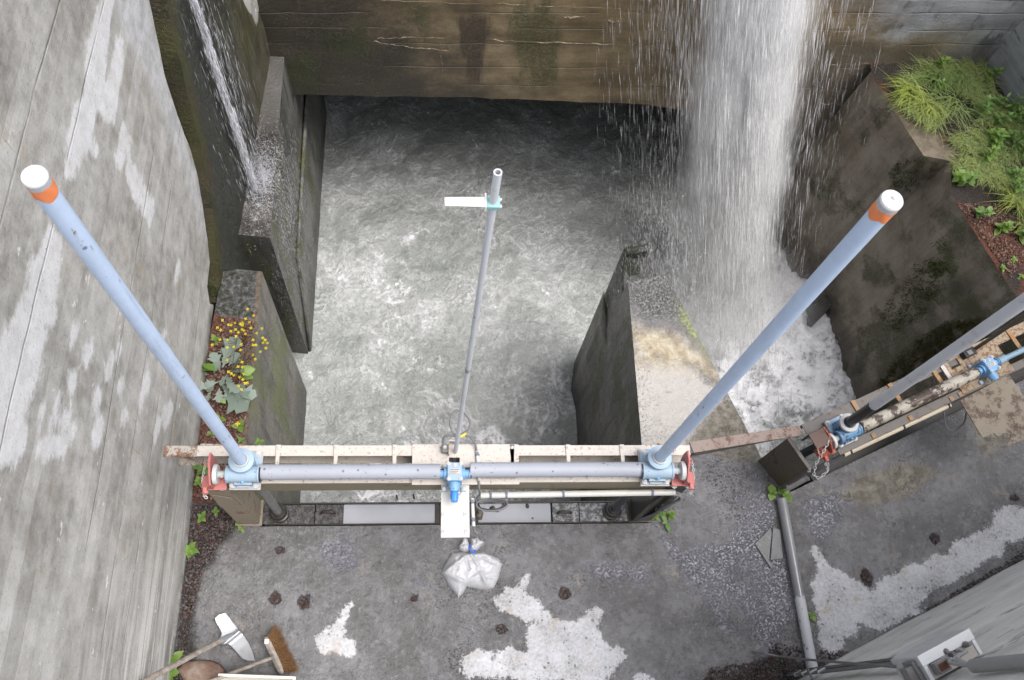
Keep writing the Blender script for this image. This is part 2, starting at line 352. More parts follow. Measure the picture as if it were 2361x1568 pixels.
def left_wall_mat():
    N = NM('left_wall_concrete'); px, py, pz = N.xyz()
    along = N.noise(1, 6, .68, N.map((1, .55, 5.5), rot=(math.radians(7), 0, 0))); cloud = N.noise(1.5, 6, .68); gr = N.noise(55, 5, .75); mid = N.noise(9, 5, .7)
    foot0 = N.sm(N.add(N.mul(pz, .9), py), 3.4, 1.2)
    f = N.add(N.mul(N.sm(foot0, 0, 1, .12, .40), along), N.mul(N.sm(foot0, 0, 1, .52, .40), cloud), N.mul(N.sm(foot0, 0, 1, .36, .2), mid))
    col = N.ramp(f, [(.36, (.205, .195, .178)), (.45, (.32, .307, .283)), (.53, (.42, .406, .38)), (.64, (.53, .52, .50))])
    col = N.mix(N.sm(N.noise(2.4, 5, .7, N.map(loc=(0, 4, 2))), .55, .68, 0, .45), col, (.30, .25, .19))
    bz = N.mul(N.add(pz, N.mul(py, .06), N.mul(N.noise(1.4, 3), .05)), 6.2); bi = N.m('FLOOR', bz); wn = N.t.nodes.new('ShaderNodeTexWhiteNoise'); wn.noise_dimensions = '1D'; N.set(wn, 'W', bi)
    bt = N.m('SUBTRACT', wn.outputs['Value'], .5); bw = N.mul(N.sm(foot0, 0, 1, .65, 1), N.sm(N.noise(1.1, 3, .6, N.map(loc=(2, 2, 8))), .35, .6))
    col = N.mix(N.m('ABSOLUTE', N.mul(N.mul(bt, .62), bw)), col, N.mix(N.m('GREATER_THAN', bt, 0.0), (.12, .112, .10), (.70, .69, .67)))
    bj = N.mul(N.sm(N.m('ABSOLUTE', N.m('SUBTRACT', N.m('FRACT', bz), .5)), .465, .495), bw); col = N.mix(N.mul(bj, .4), col, (.12, .11, .095))
    jit = N.add(N.mul(N.m('SUBTRACT', N.noise(1, 6, .72, N.map((1, 2.2, 9), rot=(math.radians(8), 0, 0))), .5), .34), N.mul(N.m('SUBTRACT', gr, .5), .05))
    band = N.sm(N.add(N.attr('band'), N.mul(jit, .6)), -.10, .06)
    col = N.mix(N.mul(band, .6), col, N.mix(N.sm(mid, .4, .6), (.42, .42, .43), (.54, .54, .56)))
    lime = N.sm(N.add(N.attr('lime'), N.mul(jit, .62), N.mul(N.m('SUBTRACT', mid, .5), .10)), -.055, .004)
    col = N.mix(N.mul(lime, .86), col, N.ramp(mid, [(.3, (.56, .55, .54)), (.6, (.68, .675, .68))]))
    # pale drawn-out board marks near the foot
    st = N.noise(1, 6, .7, N.map((1, .5, 9), rot=(math.radians(7), 0, 0), loc=(0, 5, 3)))
    foot = N.sm(N.add(N.mul(pz, .9), py), 2.6, .9)
    col = N.mix(N.mul(N.sm(st, .505, .56), foot), col, (.60, .59, .56))
    chips = N.mul(N.sm(N.noise(1, 4, .7, N.map((1, 4.5, 7), loc=(0, 1, 6))), .655, .675), N.sm(py, 3.0, 2.2))
    col = N.mix(N.mul(chips, .8), col, (.68, .67, .65))
    # wet rim low down by the deck, yellow drips
    rim = N.sm(N.add(pz, N.mul(N.noise(1, 5, .7, N.map((1, 5, 1.2))), .5)), .38, .16)
    col = N.mix(N.mul(rim, .8), col, (.055, .052, .043))
    yd = N.mul(N.sm(N.noise(1, 2, .5, N.map((1, 16, .9))), .70, .74), N.sm(cloud, .45, .6))
    col = N.mix(N.mul(yd, .4), col, (.33, .21, .03))
    # board joints: long thin lines, slightly sloping
    jl = None
    for c, k in ((4.05, -.55), (3.55, -.5), (2.25, -.32), (1.72, -.24), (1.30, -.20), (.86, -.16), (.48, -.1)):
        v = N.m('ABSOLUTE', N.m('SUBTRACT', N.add(pz, N.mul(py, k*-.14), N.mul(N.noise(2, 3), .03)), c))
        l = N.sm(v, .0035, .011, 1, 0); jl = l if jl is None else N.m('MAXIMUM', jl, l)
    jl = N.mul(jl, N.sm(N.noise(1.2, 3), .4, .55))
    col = N.mix(N.mul(jl, .38), col, (.10, .09, .075))
    col = N.mix(N.sm(gr, .56, .68, 0, .6), col, (.13, .122, .108))
    h = N.add(N.mul(gr, .35), N.mul(along, .5), N.mul(lime, .15), N.mul(jl, -.7))
    return N.fin(col, N.m('SUBTRACT', .86, N.mul(rim, .4)), normal=N.bump(h, .55, .02), spec=.25)
def back_wall_mat():
    N = NM('back_wall_concrete'); px, py, pz = N.xyz()
    lay = N.noise(1, 6, .7, N.map((.6, 1, 4.5))); run = N.noise(1, 5, .7, N.map((6, 1, .8))); cl = N.noise(1.6, 6, .68); gr = N.noise(34, 5, .75); gran = N.noise(90, 3, .7)
    col = N.ramp(N.add(N.mul(cl, .6), N.mul(lay, .4)), [(.36, (.11, .079, .040)), (.5, (.225, .166, .09)), (.62, (.325, .255, .155))])
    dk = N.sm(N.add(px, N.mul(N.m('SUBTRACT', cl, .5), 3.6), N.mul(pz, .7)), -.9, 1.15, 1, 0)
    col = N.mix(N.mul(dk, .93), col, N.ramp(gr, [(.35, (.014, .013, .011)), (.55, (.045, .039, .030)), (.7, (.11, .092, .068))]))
    gm = N.mul(N.sm(N.add(N.attr('moss'), N.mul(N.m('SUBTRACT', run, .5), .7)), -.06, .16), N.sm(gr, .3, .65))
    col = N.mix(N.mul(gm, .8), col, (.045, .062, .008))
    sb = N.sm(N.add(N.attr('black'), N.mul(N.m('SUBTRACT', run, .5), .55)), -.03, .07)
    col = N.mix(N.mul(sb, .85), col, N.mix(N.sm(gran, .45, .62), (.018, .012, .008), (.12, .085, .06)))
    gy = N.sm(N.add(px, N.mul(N.m('SUBTRACT', cl, .5), 2.2), N.mul(pz, .3)), 4.2, 5.4)
    gcol = N.ramp(N.add(N.mul(lay, .55), N.mul(cl, .45)), [(.36, (.18, .185, .195)), (.5, (.29, .295, .31)), (.64, (.41, .415, .435))])
    gcol = N.mix(N.sm(N.noise(2.1, 5, .7, N.map((1, 1, .5), loc=(4, 0, 1))), .56, .68, 0, .8), gcol, (.055, .055, .062))
    lowg = N.sm(N.add(pz, N.mul(cl, .9)), .35, .85)
    col = N.mix(N.mul(gy, N.m('MAXIMUM', lowg, N.sm(px, 5.6, 6.2))), col, gcol)
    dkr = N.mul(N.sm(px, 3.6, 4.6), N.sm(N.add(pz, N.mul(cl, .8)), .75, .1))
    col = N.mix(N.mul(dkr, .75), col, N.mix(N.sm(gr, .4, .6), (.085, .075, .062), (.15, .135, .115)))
    jl = None
    for c, k, wv in ((-.02, -.015, .10), (-.42, -.01, .05), (.42, -.02, .05), (.72, .0, .04), (-.72, .006, .05), (.2, -.012, .05)):
        v = N.m('ABSOLUTE', N.m('SUBTRACT', N.add(pz, N.mul(px, k), N.mul(N.noise(1.3, 4), wv)), c))
        l = N.sm(v, .003, .012, 1, 0); jl = l if jl is None else N.m('MAXIMUM', jl, l)
    jl = N.mul(jl, N.sm(N.noise(1.1, 3, .6, N.map(loc=(1, 1, 5))), .46, .56))
    col = N.mix(N.mul(jl, .28), col, (.05, .036, .022))
    h = N.add(N.mul(gr, .5), N.mul(gran, .2), N.mul(gm, .5), N.mul(jl, -.6), N.mul(lay, .3))
    return N.fin(col, N.sm(gr, .3, .7, .3, .6), normal=N.bump(h, .8, .03), spec=.5)
def lower_wall_mat():
    N = NM('slimy_black_concrete'); px, py, pz = N.xyz()
    run = N.noise(1, 5, .7, N.map((1, 7, .9))); gr = N.noise(40, 5, .75); cl = N.noise(2, 5, .6)
    col = N.ramp(gr, [(.36, (.009, .010, .008)), (.52, (.032, .034, .026)), (.66, (.13, .13, .11))])
    edge = N.attr('edge')                                    # metres below the upper rim
    ol = N.mul(N.sm(N.add(edge, N.mul(N.m('SUBTRACT', run, .5), .28)), .22, .06), N.sm(gr, .25, .5))
    col = N.mix(N.mul(ol, .9), col, N.mix(N.sm(cl, .4, .6), (.058, .055, .012), (.050, .034, .016)))
    far = N.sm(N.add(py, N.mul(N.m('SUBTRACT', run, .5), 1.6)), 5.35, 6.0)
    col = N.mix(N.mul(far, .9), col, N.mix(N.sm(run, .42, .6), (.060, .058, .028), (.115, .105, .075)))
    mo = N.mul(N.sm(N.noise(1, 5, .7, N.map((1, 4, 1.1), loc=(0, 2, 7))), .54, .62), N.sm(gr, .4, .6))
    col = N.mix(N.mul(mo, .8), col, N.mix(far, (.028, .045, .008), (.17, .15, .01)))
    col = N.mix(N.sm(N.add(N.attr('lime'), N.mul(N.m('SUBTRACT', run, .5), .2)), -.02, .01), col, (.62, .61, .57))
    h = N.add(N.mul(gr, .8), N.mul(run, .5), N.mul(mo, .4))
    return N.fin(col, N.sm(gr, .3, .7, .28, .6), normal=N.bump(h, .9, .035), spec=.5)
def right_wall_mat():
    N = NM('brown_wet_concrete'); px, py, pz = N.xyz()
    cl = N.noise(1.5, 6, .68); run = N.noise(1, 5, .7, N.map((5, 5, .8))); gr = N.noise(36, 5, .75)
    col = N.ramp(N.add(N.mul(cl, .6), N.mul(run, .4)), [(.38, (.105, .087, .066)), (.5, (.21, .178, .136)), (.61, (.31, .272, .22))])
    pal = N.sm(N.noise(.9, 5, .6, N.map(loc=(3, 3, 1))), .5, .62)
    col = N.mix(N.mul(pal, .5), col, (.36, .325, .27))
    mo = N.mul(N.sm(N.add(N.mul(N.noise(1.7, 6, .72, N.map(loc=(1, 6, 3))), 1.0), N.mul(N.sm(py, 5.2, 4.0), .06)), .52, .66), N.sm(gr, .3, .65))
    col = N.mix(N.mul(mo, .75), col, N.mix(N.sm(gr, .5, .7), (.06, .08, .014), (.14, .165, .025)))
    low = N.sm(N.add(pz, N.mul(cl, 1.2)), -2.7, -2.0, 1, 0)
    col = N.mix(N.mul(low, .55), col, (.045, .042, .034))
    h = N.add(N.mul(gr, .5), N.mul(cl, .4), N.mul(mo, .8))
    return N.fin(col, N.sm(gr, .3, .7, .35, .65), normal=N.bump(h, .8, .035), spec=.4)
def grey_wall_mat(name, warm=0.0):
    N = NM(name); px, py, pz = N.xyz()
    lay = N.noise(1, 6, .7, N.map((.7, .7, 5))); cl = N.noise(1.6, 6, .68); gr = N.noise(45, 5, .75); fl = N.noise(1, 5, .7, N.map((2.2, 2.2, 10)))
    a = [(.36, (.45, .445, .43)), (.5, (.62, .61, .58)), (.64, (.74, .725, .69))] if warm else [(.36, (.17, .175, .185)), (.5, (.28, .285, .30)), (.64, (.38, .385, .405))]
    col = N.ramp(N.add(N.mul(lay, .55), N.mul(cl, .45)), a)
    col = N.mix(N.sm(fl, .57, .64, 0, .6), col, (.10, .09, .07) if warm else (.06, .06, .065))
    if warm: col = N.mix(N.sm(N.noise(1, 5, .7, N.map((2, 2, 9), loc=(3, 0, 0))), .56, .64, 0, .5), col, (.60, .57, .50))
    rim = N.sm(N.add(pz, N.mul(cl, .25)), .20, .10)
    if warm: col = N.mix(N.mul(rim, .7), col, (.05, .047, .05))
    h = N.add(N.mul(gr, .4), N.mul(lay, .5), N.mul(fl, -.3))
    return N.fin(col, .8, normal=N.bump(h, .6, .02), spec=.3)
M['left'] = left_wall_mat(); M['back'] = back_wall_mat(); M['lower'] = lower_wall_mat(); M['right'] = right_wall_mat()
M['grey'] = grey_wall_mat('grey_weathered_concrete'); M['warm'] = grey_wall_mat('pale_weathered_concrete', 1)
def terrace_mat():
    N = NM('red_scoria_ground'); n = N.noise(70, 4, .75)
    c = N.ramp(n, [(.34, (.02, .014, .012)), (.48, (.09, .035, .022)), (.58, (.17, .065, .04)), (.72, (.26, .14, .10))])
    dk = N.sm(N.add(N.attr('dark'), N.mul(N.m('SUBTRACT', N.noise(5, 5), .5), .3)), -.02, .08)
    c = N.mix(N.mul(dk, .9), c, N.ramp(n, [(.4, (.012, .012, .011)), (.6, (.045, .043, .040)), (.72, (.12, .12, .11))]))
    pal = N.sm(N.add(N.attr('pale'), N.mul(N.m('SUBTRACT', N.noise(4, 5), .5), .25)), -.03, .06)
    c = N.mix(pal, c, N.ramp(N.noise(8, 5, .7), [(.35, (.11, .09, .065)), (.6, (.23, .19, .145))]))
    return N.fin(c, .75, normal=N.bump(n, 1, .02), spec=.3)
M['scoria'] = terrace_mat()
def pool_mat():
    N = NM('turbulent_water'); px, py, pz = N.xyz()
    fo = N.attr('foam'); aer_lit = N.attr('aer_light')
    wv = N.warp(.9, 1.0, detail=3); wv2 = N.warp(3.2, .30, wv, 4)
    r1 = N.m('ABSOLUTE', N.m('SUBTRACT', N.noise(1.1, 5, .6, wv2), .5)); r2 = N.m('ABSOLUTE', N.m('SUBTRACT', N.noise(2.9, 5, .62, wv2), .5))
    k1 = N.m('ABSOLUTE', N.m('SUBTRACT', N.noise(1.5, 6, .6, N.map(loc=(3, 8, 2)), 2.4), .5)); k2 = N.noise(7.5, 5, .62, N.warp(1.2, .5), 1.8); k3 = N.noise(24, 3, .6, N.warp(3, .25), 1.4)
    c = N.noise(21, 5, .78, N.warp(7, .12)); d = N.noise(75, 3, .75, N.map((1, .55, 1), vec=N.warp(16, .05)))
    g1 = N.sm(N.noise(.8, 4, .6, N.map(loc=(4, 2, 1))), .45, .62); g2_ = N.sm(N.noise(1.2, 4, .6, N.map(loc=(1, 7, 1))), .48, .66)
    fil = N.add(N.mul(N.sm(r1, .0, .028, .85, 0), g1), N.mul(N.sm(r1, .0, .16, .55, 0), g1), N.mul(N.sm(r2, .0, .06, .5, 0), g2_))
    fil = N.add(N.mul(fil, .7), N.mul(N.add(N.mul(N.sm(k1, .0, .035, 1, 0), .8), N.mul(N.sm(k1, .0, .15, 1, 0), .42)), N.sm(N.noise(.9, 3, .6, N.map(loc=(9, 2, 4))), .38, .56)))
    fil = N.mul(N.mul(fil, N.sm(c, .36, .60, .35, 1)), N.add(.35, N.mul(aer_lit, .65)))
    soft = N.sm(N.noise(1.3, 7, .66, wv2), .46, .70)
    spk = N.sm(d, .53, .68)
    blob = N.sm(N.add(N.mul(N.noise(2.6, 8, .7, wv2), 1.5), N.mul(N.m('SUBTRACT', c, .5), .5), N.mul(fo, .40), N.mul(N.m('SUBTRACT', k2, .5), .7)), .90, 1.22)
    amt = N.add(N.mul(fil, N.add(.60, N.mul(fo, .7))), N.mul(spk, N.add(N.mul(aer_lit, .13), N.mul(fo, .10), .05)), N.mul(soft, N.add(.10, N.mul(fo, .25))), N.mul(blob, .95))
    amt = N.m('MINIMUM', 1.0, amt)
    sedi_shade = N.mix(N.sm(N.noise(.8, 5, .6, wv), .35, .65), (.275, .295, .28), (.36, .38, .362))
    sedi_shade = N.mix(N.m('MINIMUM', 1.0, N.add(aer_lit, N.mul(N.m('SUBTRACT', N.noise(1.6, 5, .65, wv), .5), .7))), (.21, .22, .208), sedi_shade)  # less aerated water, plus shade and dark wall reflection painted in
    sedi_shade = N.mix(N.mul(N.sm(c, .52, .38), .22), sedi_shade, (.17, .18, .165)); sedi_shade = N.mix(N.mul(N.sm(d, .47, .34), .22), sedi_shade, (.14, .15, .14))
    sedi_shade = N.mix(N.mul(N.sm(k2, .50, .34), .34), sedi_shade, (.165, .175, .162)); sedi_shade = N.mix(N.mul(N.sm(k3, .54, .66), N.add(.06, N.mul(aer_lit, .15))), sedi_shade, (.70, .71, .70)); sedi_shade = N.mix(N.mul(N.sm(k3, .46, .34), .2), sedi_shade, (.15, .16, .15))  # dark and bright shading of the wavelets painted into the water colour
    col = N.mix(amt, sedi_shade, (.92, .92, .94))
    h = N.add(N.mul(N.noise(4, 5, .66, N.warp(2.5, .3)), 1.2), N.mul(k2, .7), N.mul(k3, .2), N.mul(amt, .35))
    return N.fin(col, N.sm(amt, 0, 1, .16, .75), normal=N.bump(h, .8, .05), spec=N.sm(amt, 0, 1, .9, .1))
M['water'] = pool_mat()
def fall_mat(name, col, alpha, grain):
    N = NM(name)
    al = N.mul(N.sm(N.noise(grain, 4, .7, N.map((1, 1, .16))), .34, .66, .45, 1.0), alpha)
    tr = N.t.nodes.new('ShaderNodeBsdfTranslucent'); N.set(tr, 'Color', col); mx = N.t.nodes.new('ShaderNodeMixShader'); N.set(mx, 0, .5)
    tp = N.t.nodes.new('ShaderNodeBsdfTransparent'); m2 = N.t.nodes.new('ShaderNodeMixShader'); N.set(m2, 0, al)
    N.fin(col, .5, spec=.3)
    N.t.links.new(N.b.outputs[0], mx.inputs[1]); N.t.links.new(tr.outputs[0], mx.inputs[2])
    N.t.links.new(tp.outputs[0], m2.inputs[1]); N.t.links.new(mx.outputs[0], m2.inputs[2]); N.t.links.new(m2.outputs[0], N.out.inputs[0])
    return N.mat
M['fall'] = fall_mat('falling_water', (1., 1., 1.), .82, 7); M['spray'] = fall_mat('flying_spray', (.93, .93, .96), .85, 30)

# ================================================================== setting
WZ = -3.4
flatz = lambda z: (lambda Q: np.column_stack([Q, np.full(len(Q), z)]))
def xyc(pts, z=0): return [tuple(at(p, z)[:2]) for p in pts]
# ---- deck
deck_poly = [(-1.98, -1.6), (3.0, -1.6), (3.0, .184), (7.5, 2.11), (7.5, 3.63), (3.204, 1.757), (2.99, 2.03), (2.90, 1.93), (2.78, 1.86), (2.70, 1.72), (2.55, 1.66), (2.46, 1.52), (2.30, 1.50), (2.16, 1.42), (2.05, 1.46), (1.905, 1.49), (1.72, 1.49), (-1.40, 1.49), (-1.40, 1.69), (-1.98, 1.69)]
c3 = lambda pts: xyc(crop(pts, 1.574, 600, 2100)); c4 = lambda pts: xyc(crop(pts, 1.6864, 1700, 2100)); c5 = lambda pts: xyc(crop(pts, 1.974, 2900, 2000))
dry = [c3([(1290,480),(1250,478),(1210,540),(1150,620),(1080,680),(1040,720),(1050,790),(1090,830),(1130,810),(1290,820),(1290,730),(1230,700),(1225,640),(1245,580),(1275,540)]),
       c4([(685,318),(705,345),(680,400),(650,410),(670,455),(690,475),(740,478),(800,530),(808,590),(860,600),(930,645),(1000,655),(1060,620),(1120,580),(1180,540),(1198,570),(1190,640),(1170,700),(1200,770),(1240,830),(1290,815),(1340,840),(1360,890),(1395,915),(1330,940),(1300,980),(1230,1010),(1200,1056),(700,1056),(560,1025),(400,1030),(300,1025),(230,990),(240,930),(275,860),(320,835),(370,820),(410,860),(460,885),(470,910),(490,860),(560,820),(620,835),(690,850),(670,780),(690,720),(730,660),(790,660),(700,650),(650,640),(600,600),(520,580),(450,510),(500,470),(540,405),(580,420),(640,400)]),
       c4([(1420,1005),(1500,1010),(1535,1050),(1415,1050)]),
       c5([(690,350),(760,420),(800,480),(870,540),(960,590),(1050,630),(1100,690),(1160,720),(1200,640),(1260,600),(1330,575),(1400,570),(1440,490),(1560,500),(1640,440),(1760,430),(1800,340),(1960,260),(2120,200),(2130,80),(2250,50),(2420,40),(2420,290),(2220,340),(2200,450),(2100,440),(2020,520),(1900,600),(1800,640),(1680,690),(1560,780),(1480,850),(1600,850),(1500,910),(1440,900),(1400,960),(1210,1040),(1130,1000),(1060,960),(1030,1070),(940,1080),(960,1160),(850,1225),(780,1180),(720,1120),(750,1020),(740,940),(720,860),(690,740),(700,600),(740,520),(690,420)])]
def blobs(lst, z=0): return [[(c[0]+rx*k_*math.cos(a), c[1]+ry*k_*math.sin(a)) for a in np.linspace(0, 6.283, 18)[:-1] for k_ in [random.uniform(.55, 1.05)]] for (p, rx, ry) in lst for c in [at(p, z)]]
holes = blobs([((642,1268),.06,.04),((633,1380),.045,.055),((702,1388),.07,.075),((955,1378),.04,.04),((1305,1370),.07,.055),((2157,1243),.06,.05),((2000,1330),.055,.09),((2340,1148),.05,.05),((1157,1450),.06,.05)])
dirts = [[(-1.98,-1),(-1.74,.1),(-1.84,.6),(-1.86,.95),(-1.80,1.15),(-1.68,1.38),(-1.55,1.52),(-1.5,1.69),(-1.98,1.69)],
         xyc([(1640,1600),(1790,1500),(1880,1545),(1990,1500),(2361,1285),(2361,1340),(1900,1620)])]
browns = [xyc([(1960,1100),(2090,1060),(2170,1080),(2120,1140),(2010,1170),(1930,1150)]), xyc([(2230,960),(2361,900),(2361,1010),(2270,1060)])]
film_sheens = [xyc([(1590,1050),(1750,1060),(1800,1160),(1840,1400),(1800,1520),(1660,1480),(1560,1300),(1600,1180)]), xyc([(740,1260),(820,1260),(830,1310),(760,1320)]), xyc([(1010,1390),(900,1330),(980,1300),(1010,1340)]), xyc([(1850,1150),(1960,1110),(2000,1160),(1880,1260)]), xyc([(1300,1270),(1500,1300),(1500,1360),(1330,1340)]), xyc([(1490,1200),(1560,1230),(1680,1350),(1640,1370),(1530,1290)])]
me = poly_mesh('deck', deck_poly, .035, flatz(0), {'dry': lambda Q: sdfs(Q, dry), 'hole': lambda Q: sdfs(Q, holes), 'dirt': lambda Q: sdfs(Q, dirts), 'brown': lambda Q: sdfs(Q, browns),
     'film_sheen': lambda Q: np.clip(sdfs(Q, film_sheens)*.9, -.05, .09)}, lift=lambda Q, W: np.column_stack([0*Q[:, 0], 0*Q[:, 0], np.clip(fbm(Q[:, 0]*3, Q[:, 1]*3)*.006-.004-.03*np.clip(sdfs(Q, holes)+.01, 0, .03)/.03, -.05, 0)]), drop=(0, 0, -3.7))
tag(link('deck', me, [M['deck'], M['side']]), 'wet grey concrete deck with dry white patches', kind='structure')
# ---- pier between the two gate openings
pier_poly = [(1.91, 1.30), (3.0, 1.30), (3.15, 1.76), (2.97, 2.07)] + xyc([(1743,1028),(1726,997),(1661,874),(1588,731),(1559,676),(1531,628)]) + xyc([(1513,636),(1480,645),(1448,648)])
def gz(p): return lambda Q, p=p: sdfs(Q, [xyc(q) for q in p])
pa = {'dry': lambda Q: np.full(len(Q), -1.), 'hole': lambda Q: np.full(len(Q), -1.), 'dirt': lambda Q: np.full(len(Q), -1.),
      'brown': gz([[(1640,880),(1700,930),(1770,1060),(1690,1070),(1600,1040),(1560,1000),(1620,960)]]), 'film_sheen': lambda Q: np.full(len(Q), -.2),
      'dark': gz([[(1430,600),(1560,600),(1600,740),(1560,760),(1450,740)]]), 'ochre': gz([[(1440,735),(1560,760),(1620,800),(1700,900),(1600,860),(1460,850)]]),
      'green': gz([[(1555,690),(1600,720),(1650,850),(1610,800),(1570,750)]]), 'lite': gz([[(1440,820),(1600,830),(1690,920),(1640,960),(1560,1090),(1450,1090)]])}
pier_poly = pier_poly+[(1.89, 1.52)]
me = poly_mesh('pier_body', pier_poly, .035, flatz(-.004), pa, drop=(0, 0, -3.7))
pier = thing('dividing_pier', 'wet concrete pier with ochre stain between the two gate openings', 'pier', (2.4, 2.6, -3.6))
def child(me, name, mats, parent, bevel=0.0):
    o = link(name, me, mats, parent, bevel); o.matrix_local = Matrix.Translation(-wl(parent)); return o
child(me, 'pier_body', [M['pier_top'], M['side']], pier)
mb = MB(); nose = xyc([(1437,572),(1470,571),(1488,566),(1497,563),(1496,585),(1490,597),(1513,633),(1535,634)], -.3) + [(1.9+.34, 3.75), (1.885, 3.75)]
mb.plate(nose, -3.7, -.3); M['nose'] = sidewall('black_wet_concrete', (.022, .022, .020), (.060, .058, .054), (.02, .03, .006)); child(mb.mesh('pier_nose', smooth=30), 'pier_nose', M['nose'], pier, .02)
mb = MB(); mb.plate(xyc([(1437,572),(1470,571),(1488,566),(1497,563),(1495,583),(1470,588),(1443,590)], -.22), -.299, -.17); child(mb.mesh('nose_spur', smooth=30), 'nose_spur', M['nose'], pier, .02)
mb = MB(); mb.plate([(1.84, 3.9), (1.905, 4.3), (1.90, 3.8), (1.89, 3.6)], -3.7, -1.2); child(mb.mesh('nose_facing', smooth=30), 'nose_facing', M['side'], pier, .01)
# ---- left quay wall with the planted strip on top
quay = thing('quay_wall', 'mossy concrete quay wall under the strip of red gravel', 'wall', (-1.75, 2.7, -3.6))
qp = [(-1.98, 1.693), (-1.57, 1.693), (-1.566, 2.3), (-1.572, 3.86), (-1.80, 3.88), (-1.93, 3.85), (-1.98, 3.2)]
def quay_top():
    N = NM('quay_top'); f = N.attr('wet'); n = N.noise(70, 4, .75); g = N.noise(20, 5, .7)
    c = N.ramp(n, [(.34, (.02, .012, .010)), (.48, (.085, .032, .02)), (.58, (.16, .06, .036)), (.72, (.25, .13, .09))])
    wet = N.sm(N.add(f, N.mul(N.m('SUBTRACT', g, .5), .12)), -.02, .03)
    c = N.mix(wet, c, N.ramp(g, [(.38, (.02, .024, .008)), (.5, (.05, .05, .046)), (.66, (.16, .16, .165))]))
    e = N.sm(N.add(N.attr('edge'), N.mul(N.m('SUBTRACT', g, .5), .05)), .03, .045)
    c = N.mix(N.mul(e, 1.0), N.ramp(g, [(.35, (.07, .045, .03)), (.6, (.17, .13, .10))]), c)
    return N.fin(c, N.sm(wet, 0, 1, .8, .22), normal=N.bump(N.add(N.mul(n, .6), g), .9, .025))
M['quay_top'] = quay_top()
me = poly_mesh('quay_body', qp, .035, flatz(-.004), {'wet': lambda Q: sdfs(Q, [[(-2, 3.42), (-1.5, 3.34), (-1.5, 3.95), (-2, 3.95)]]), 'edge': lambda Q: -1.575-Q[:, 0]}, drop=(0, 0, -3.7))
child(me, 'quay_body', [M['quay_top'], M['side_green']], quay)
# ---- far training wall
tw = thing('training_wall', 'dark low concrete wall splashed by the thin water jet', 'wall', (-1.7, 5.5, -3.6))
tp = [(-1.585, 4.38), (-1.60, 6.56), (-1.60, 7.9), (-1.95, 7.9), (-1.76, 6.56), (-1.90, 4.41)]
def wettop():
    N = NM('spattered_concrete'); g = N.noise(30, 5, .75); px, py, pz = N.xyz()
    c = N.ramp(N.noise(5, 6, .7), [(.35, (.02, .018, .015)), (.55, (.065, .058, .05)), (.7, (.13, .12, .11))])
    far = N.sm(py, 5.5, 6.1); c = N.mix(N.mul(far, .7), c, (.13, .125, .115))
    sp = N.mul(N.sm(N.noise(14, 6, .8), .50, .72, 0, .6), N.sm(N.m('ABSOLUTE', N.m('SUBTRACT', N.add(py, N.mul(N.noise(3, 4), .5)), 5.05)), .75, .15))
    c = N.mix(sp, c, (.72, .73, .76)); return N.fin(c, .25, normal=N.bump(g, .8, .025))
M['spat'] = wettop()
me = poly_mesh('wall_body', tp, .05, flatz(-.3), {}, drop=(0, 0, -3.4)); child(me, 'wall_body', [M['spat'], M['side_mid']], tw)
mb = MB(); mb.prism([(-1.59, 4.3, -3.7), (-1.59, 8.2, -3.7), (-1.59, 8.2, -1.6), (-1.59, 5.0, -1.9)], (.045, 0, 0)); child(mb.mesh('wall_foot', smooth=30), 'wall_foot', M['side_mid'], tw, .02)
# ---- tall left wall (grey, plumb)
LX = -1.98
edge_px = [(330,-60),(344,0),(359,68),(379,171),(401,240),(424,308),(441,350),(456,393),(460,427),(462,440),(475,533),(479,553),(485,604),(479,660),(484,700)]
edge = [tuple(onplane(p, (LX, 0, 0), (1, 0, 0))[1:]) for p in edge_px]
lw_poly = [(-1.6, -.02), (3.52, -.02)] + edge[::-1] + [(5.4, 3.4), (5.6, 4.9), (-1.6, 4.9)]
r1 = lambda pts: [tuple(onplane(p, (LX, 0, 0), (1, 0, 0))[1:]) for p in crop(pts, 1.6857, 0, 0)]
r4 = lambda pts: [tuple(onplane(p, (LX, 0, 0), (1, 0, 0))[1:]) for p in crop(pts, 1.6857, 0, 900)]
lime = [r1([(690,0),(770,0),(740,150),(730,300),(700,420),(690,520),(720,600),(800,280),(830,300),(810,500),(800,620),(770,800),(700,770),(650,740),(620,870),(620,960),(660,1020),(640,1040),(600,990),(560,1050),(520,1130),(450,1200),(440,1100),(470,950),(500,860),(520,720),(570,700),(600,500),(590,320),(620,240),(650,130)]),
        r1([(830,845),(885,930),(850,1080),(830,1105),(780,1080),(800,960)]), r1([(870,1060),(940,1180),(960,1260),(1040,1400),(1010,1480),(920,1350),(880,1250),(850,1130)]),
        r4([(320,30),(400,80),(385,350),(350,520),(380,640),(300,650),(290,820),(260,1000),(150,1250),(160,1450),(100,1600),(-80,1600),(-80,1000),(60,700),(170,500),(200,300),(300,130)])]
for (x, y, a, b) in [(600,870,22,75),(740,980,22,80),(490,1050,18,60),(815,1090,14,60),(985,1090,22,70),(655,1180,20,60),(960,1200,16,55),(1125,1270,30,70),(840,1290,10,45),(440,1340,28,80),(490,1380,14,60),(660,1400,22,90),(1060,1370,16,60),(1195,320,14,60),(510,740,14,60),(1110,740,10,30),(800,860,10,60),(270,1290,14,70),(380,1240,16,90),(400,1490,70,60),(300,1520,40,60)]:
    lime.append(r4([(x+a*math.cos(t)*(.7 if math.cos(t) > 0 else 1)+.35*b*math.sin(-t)*.6, y+b*math.sin(t)) for t in np.linspace(0, 6.283, 12)[:-1]]))
bandp = [r1([(770,-40),(1000,-40),(1060,300),(1140,560),(1230,850),(1290,1100),(1350,1250),(1420,1600),(1340,1560),(1280,1250),(1180,960),(1050,620),(950,360),(850,200)])]
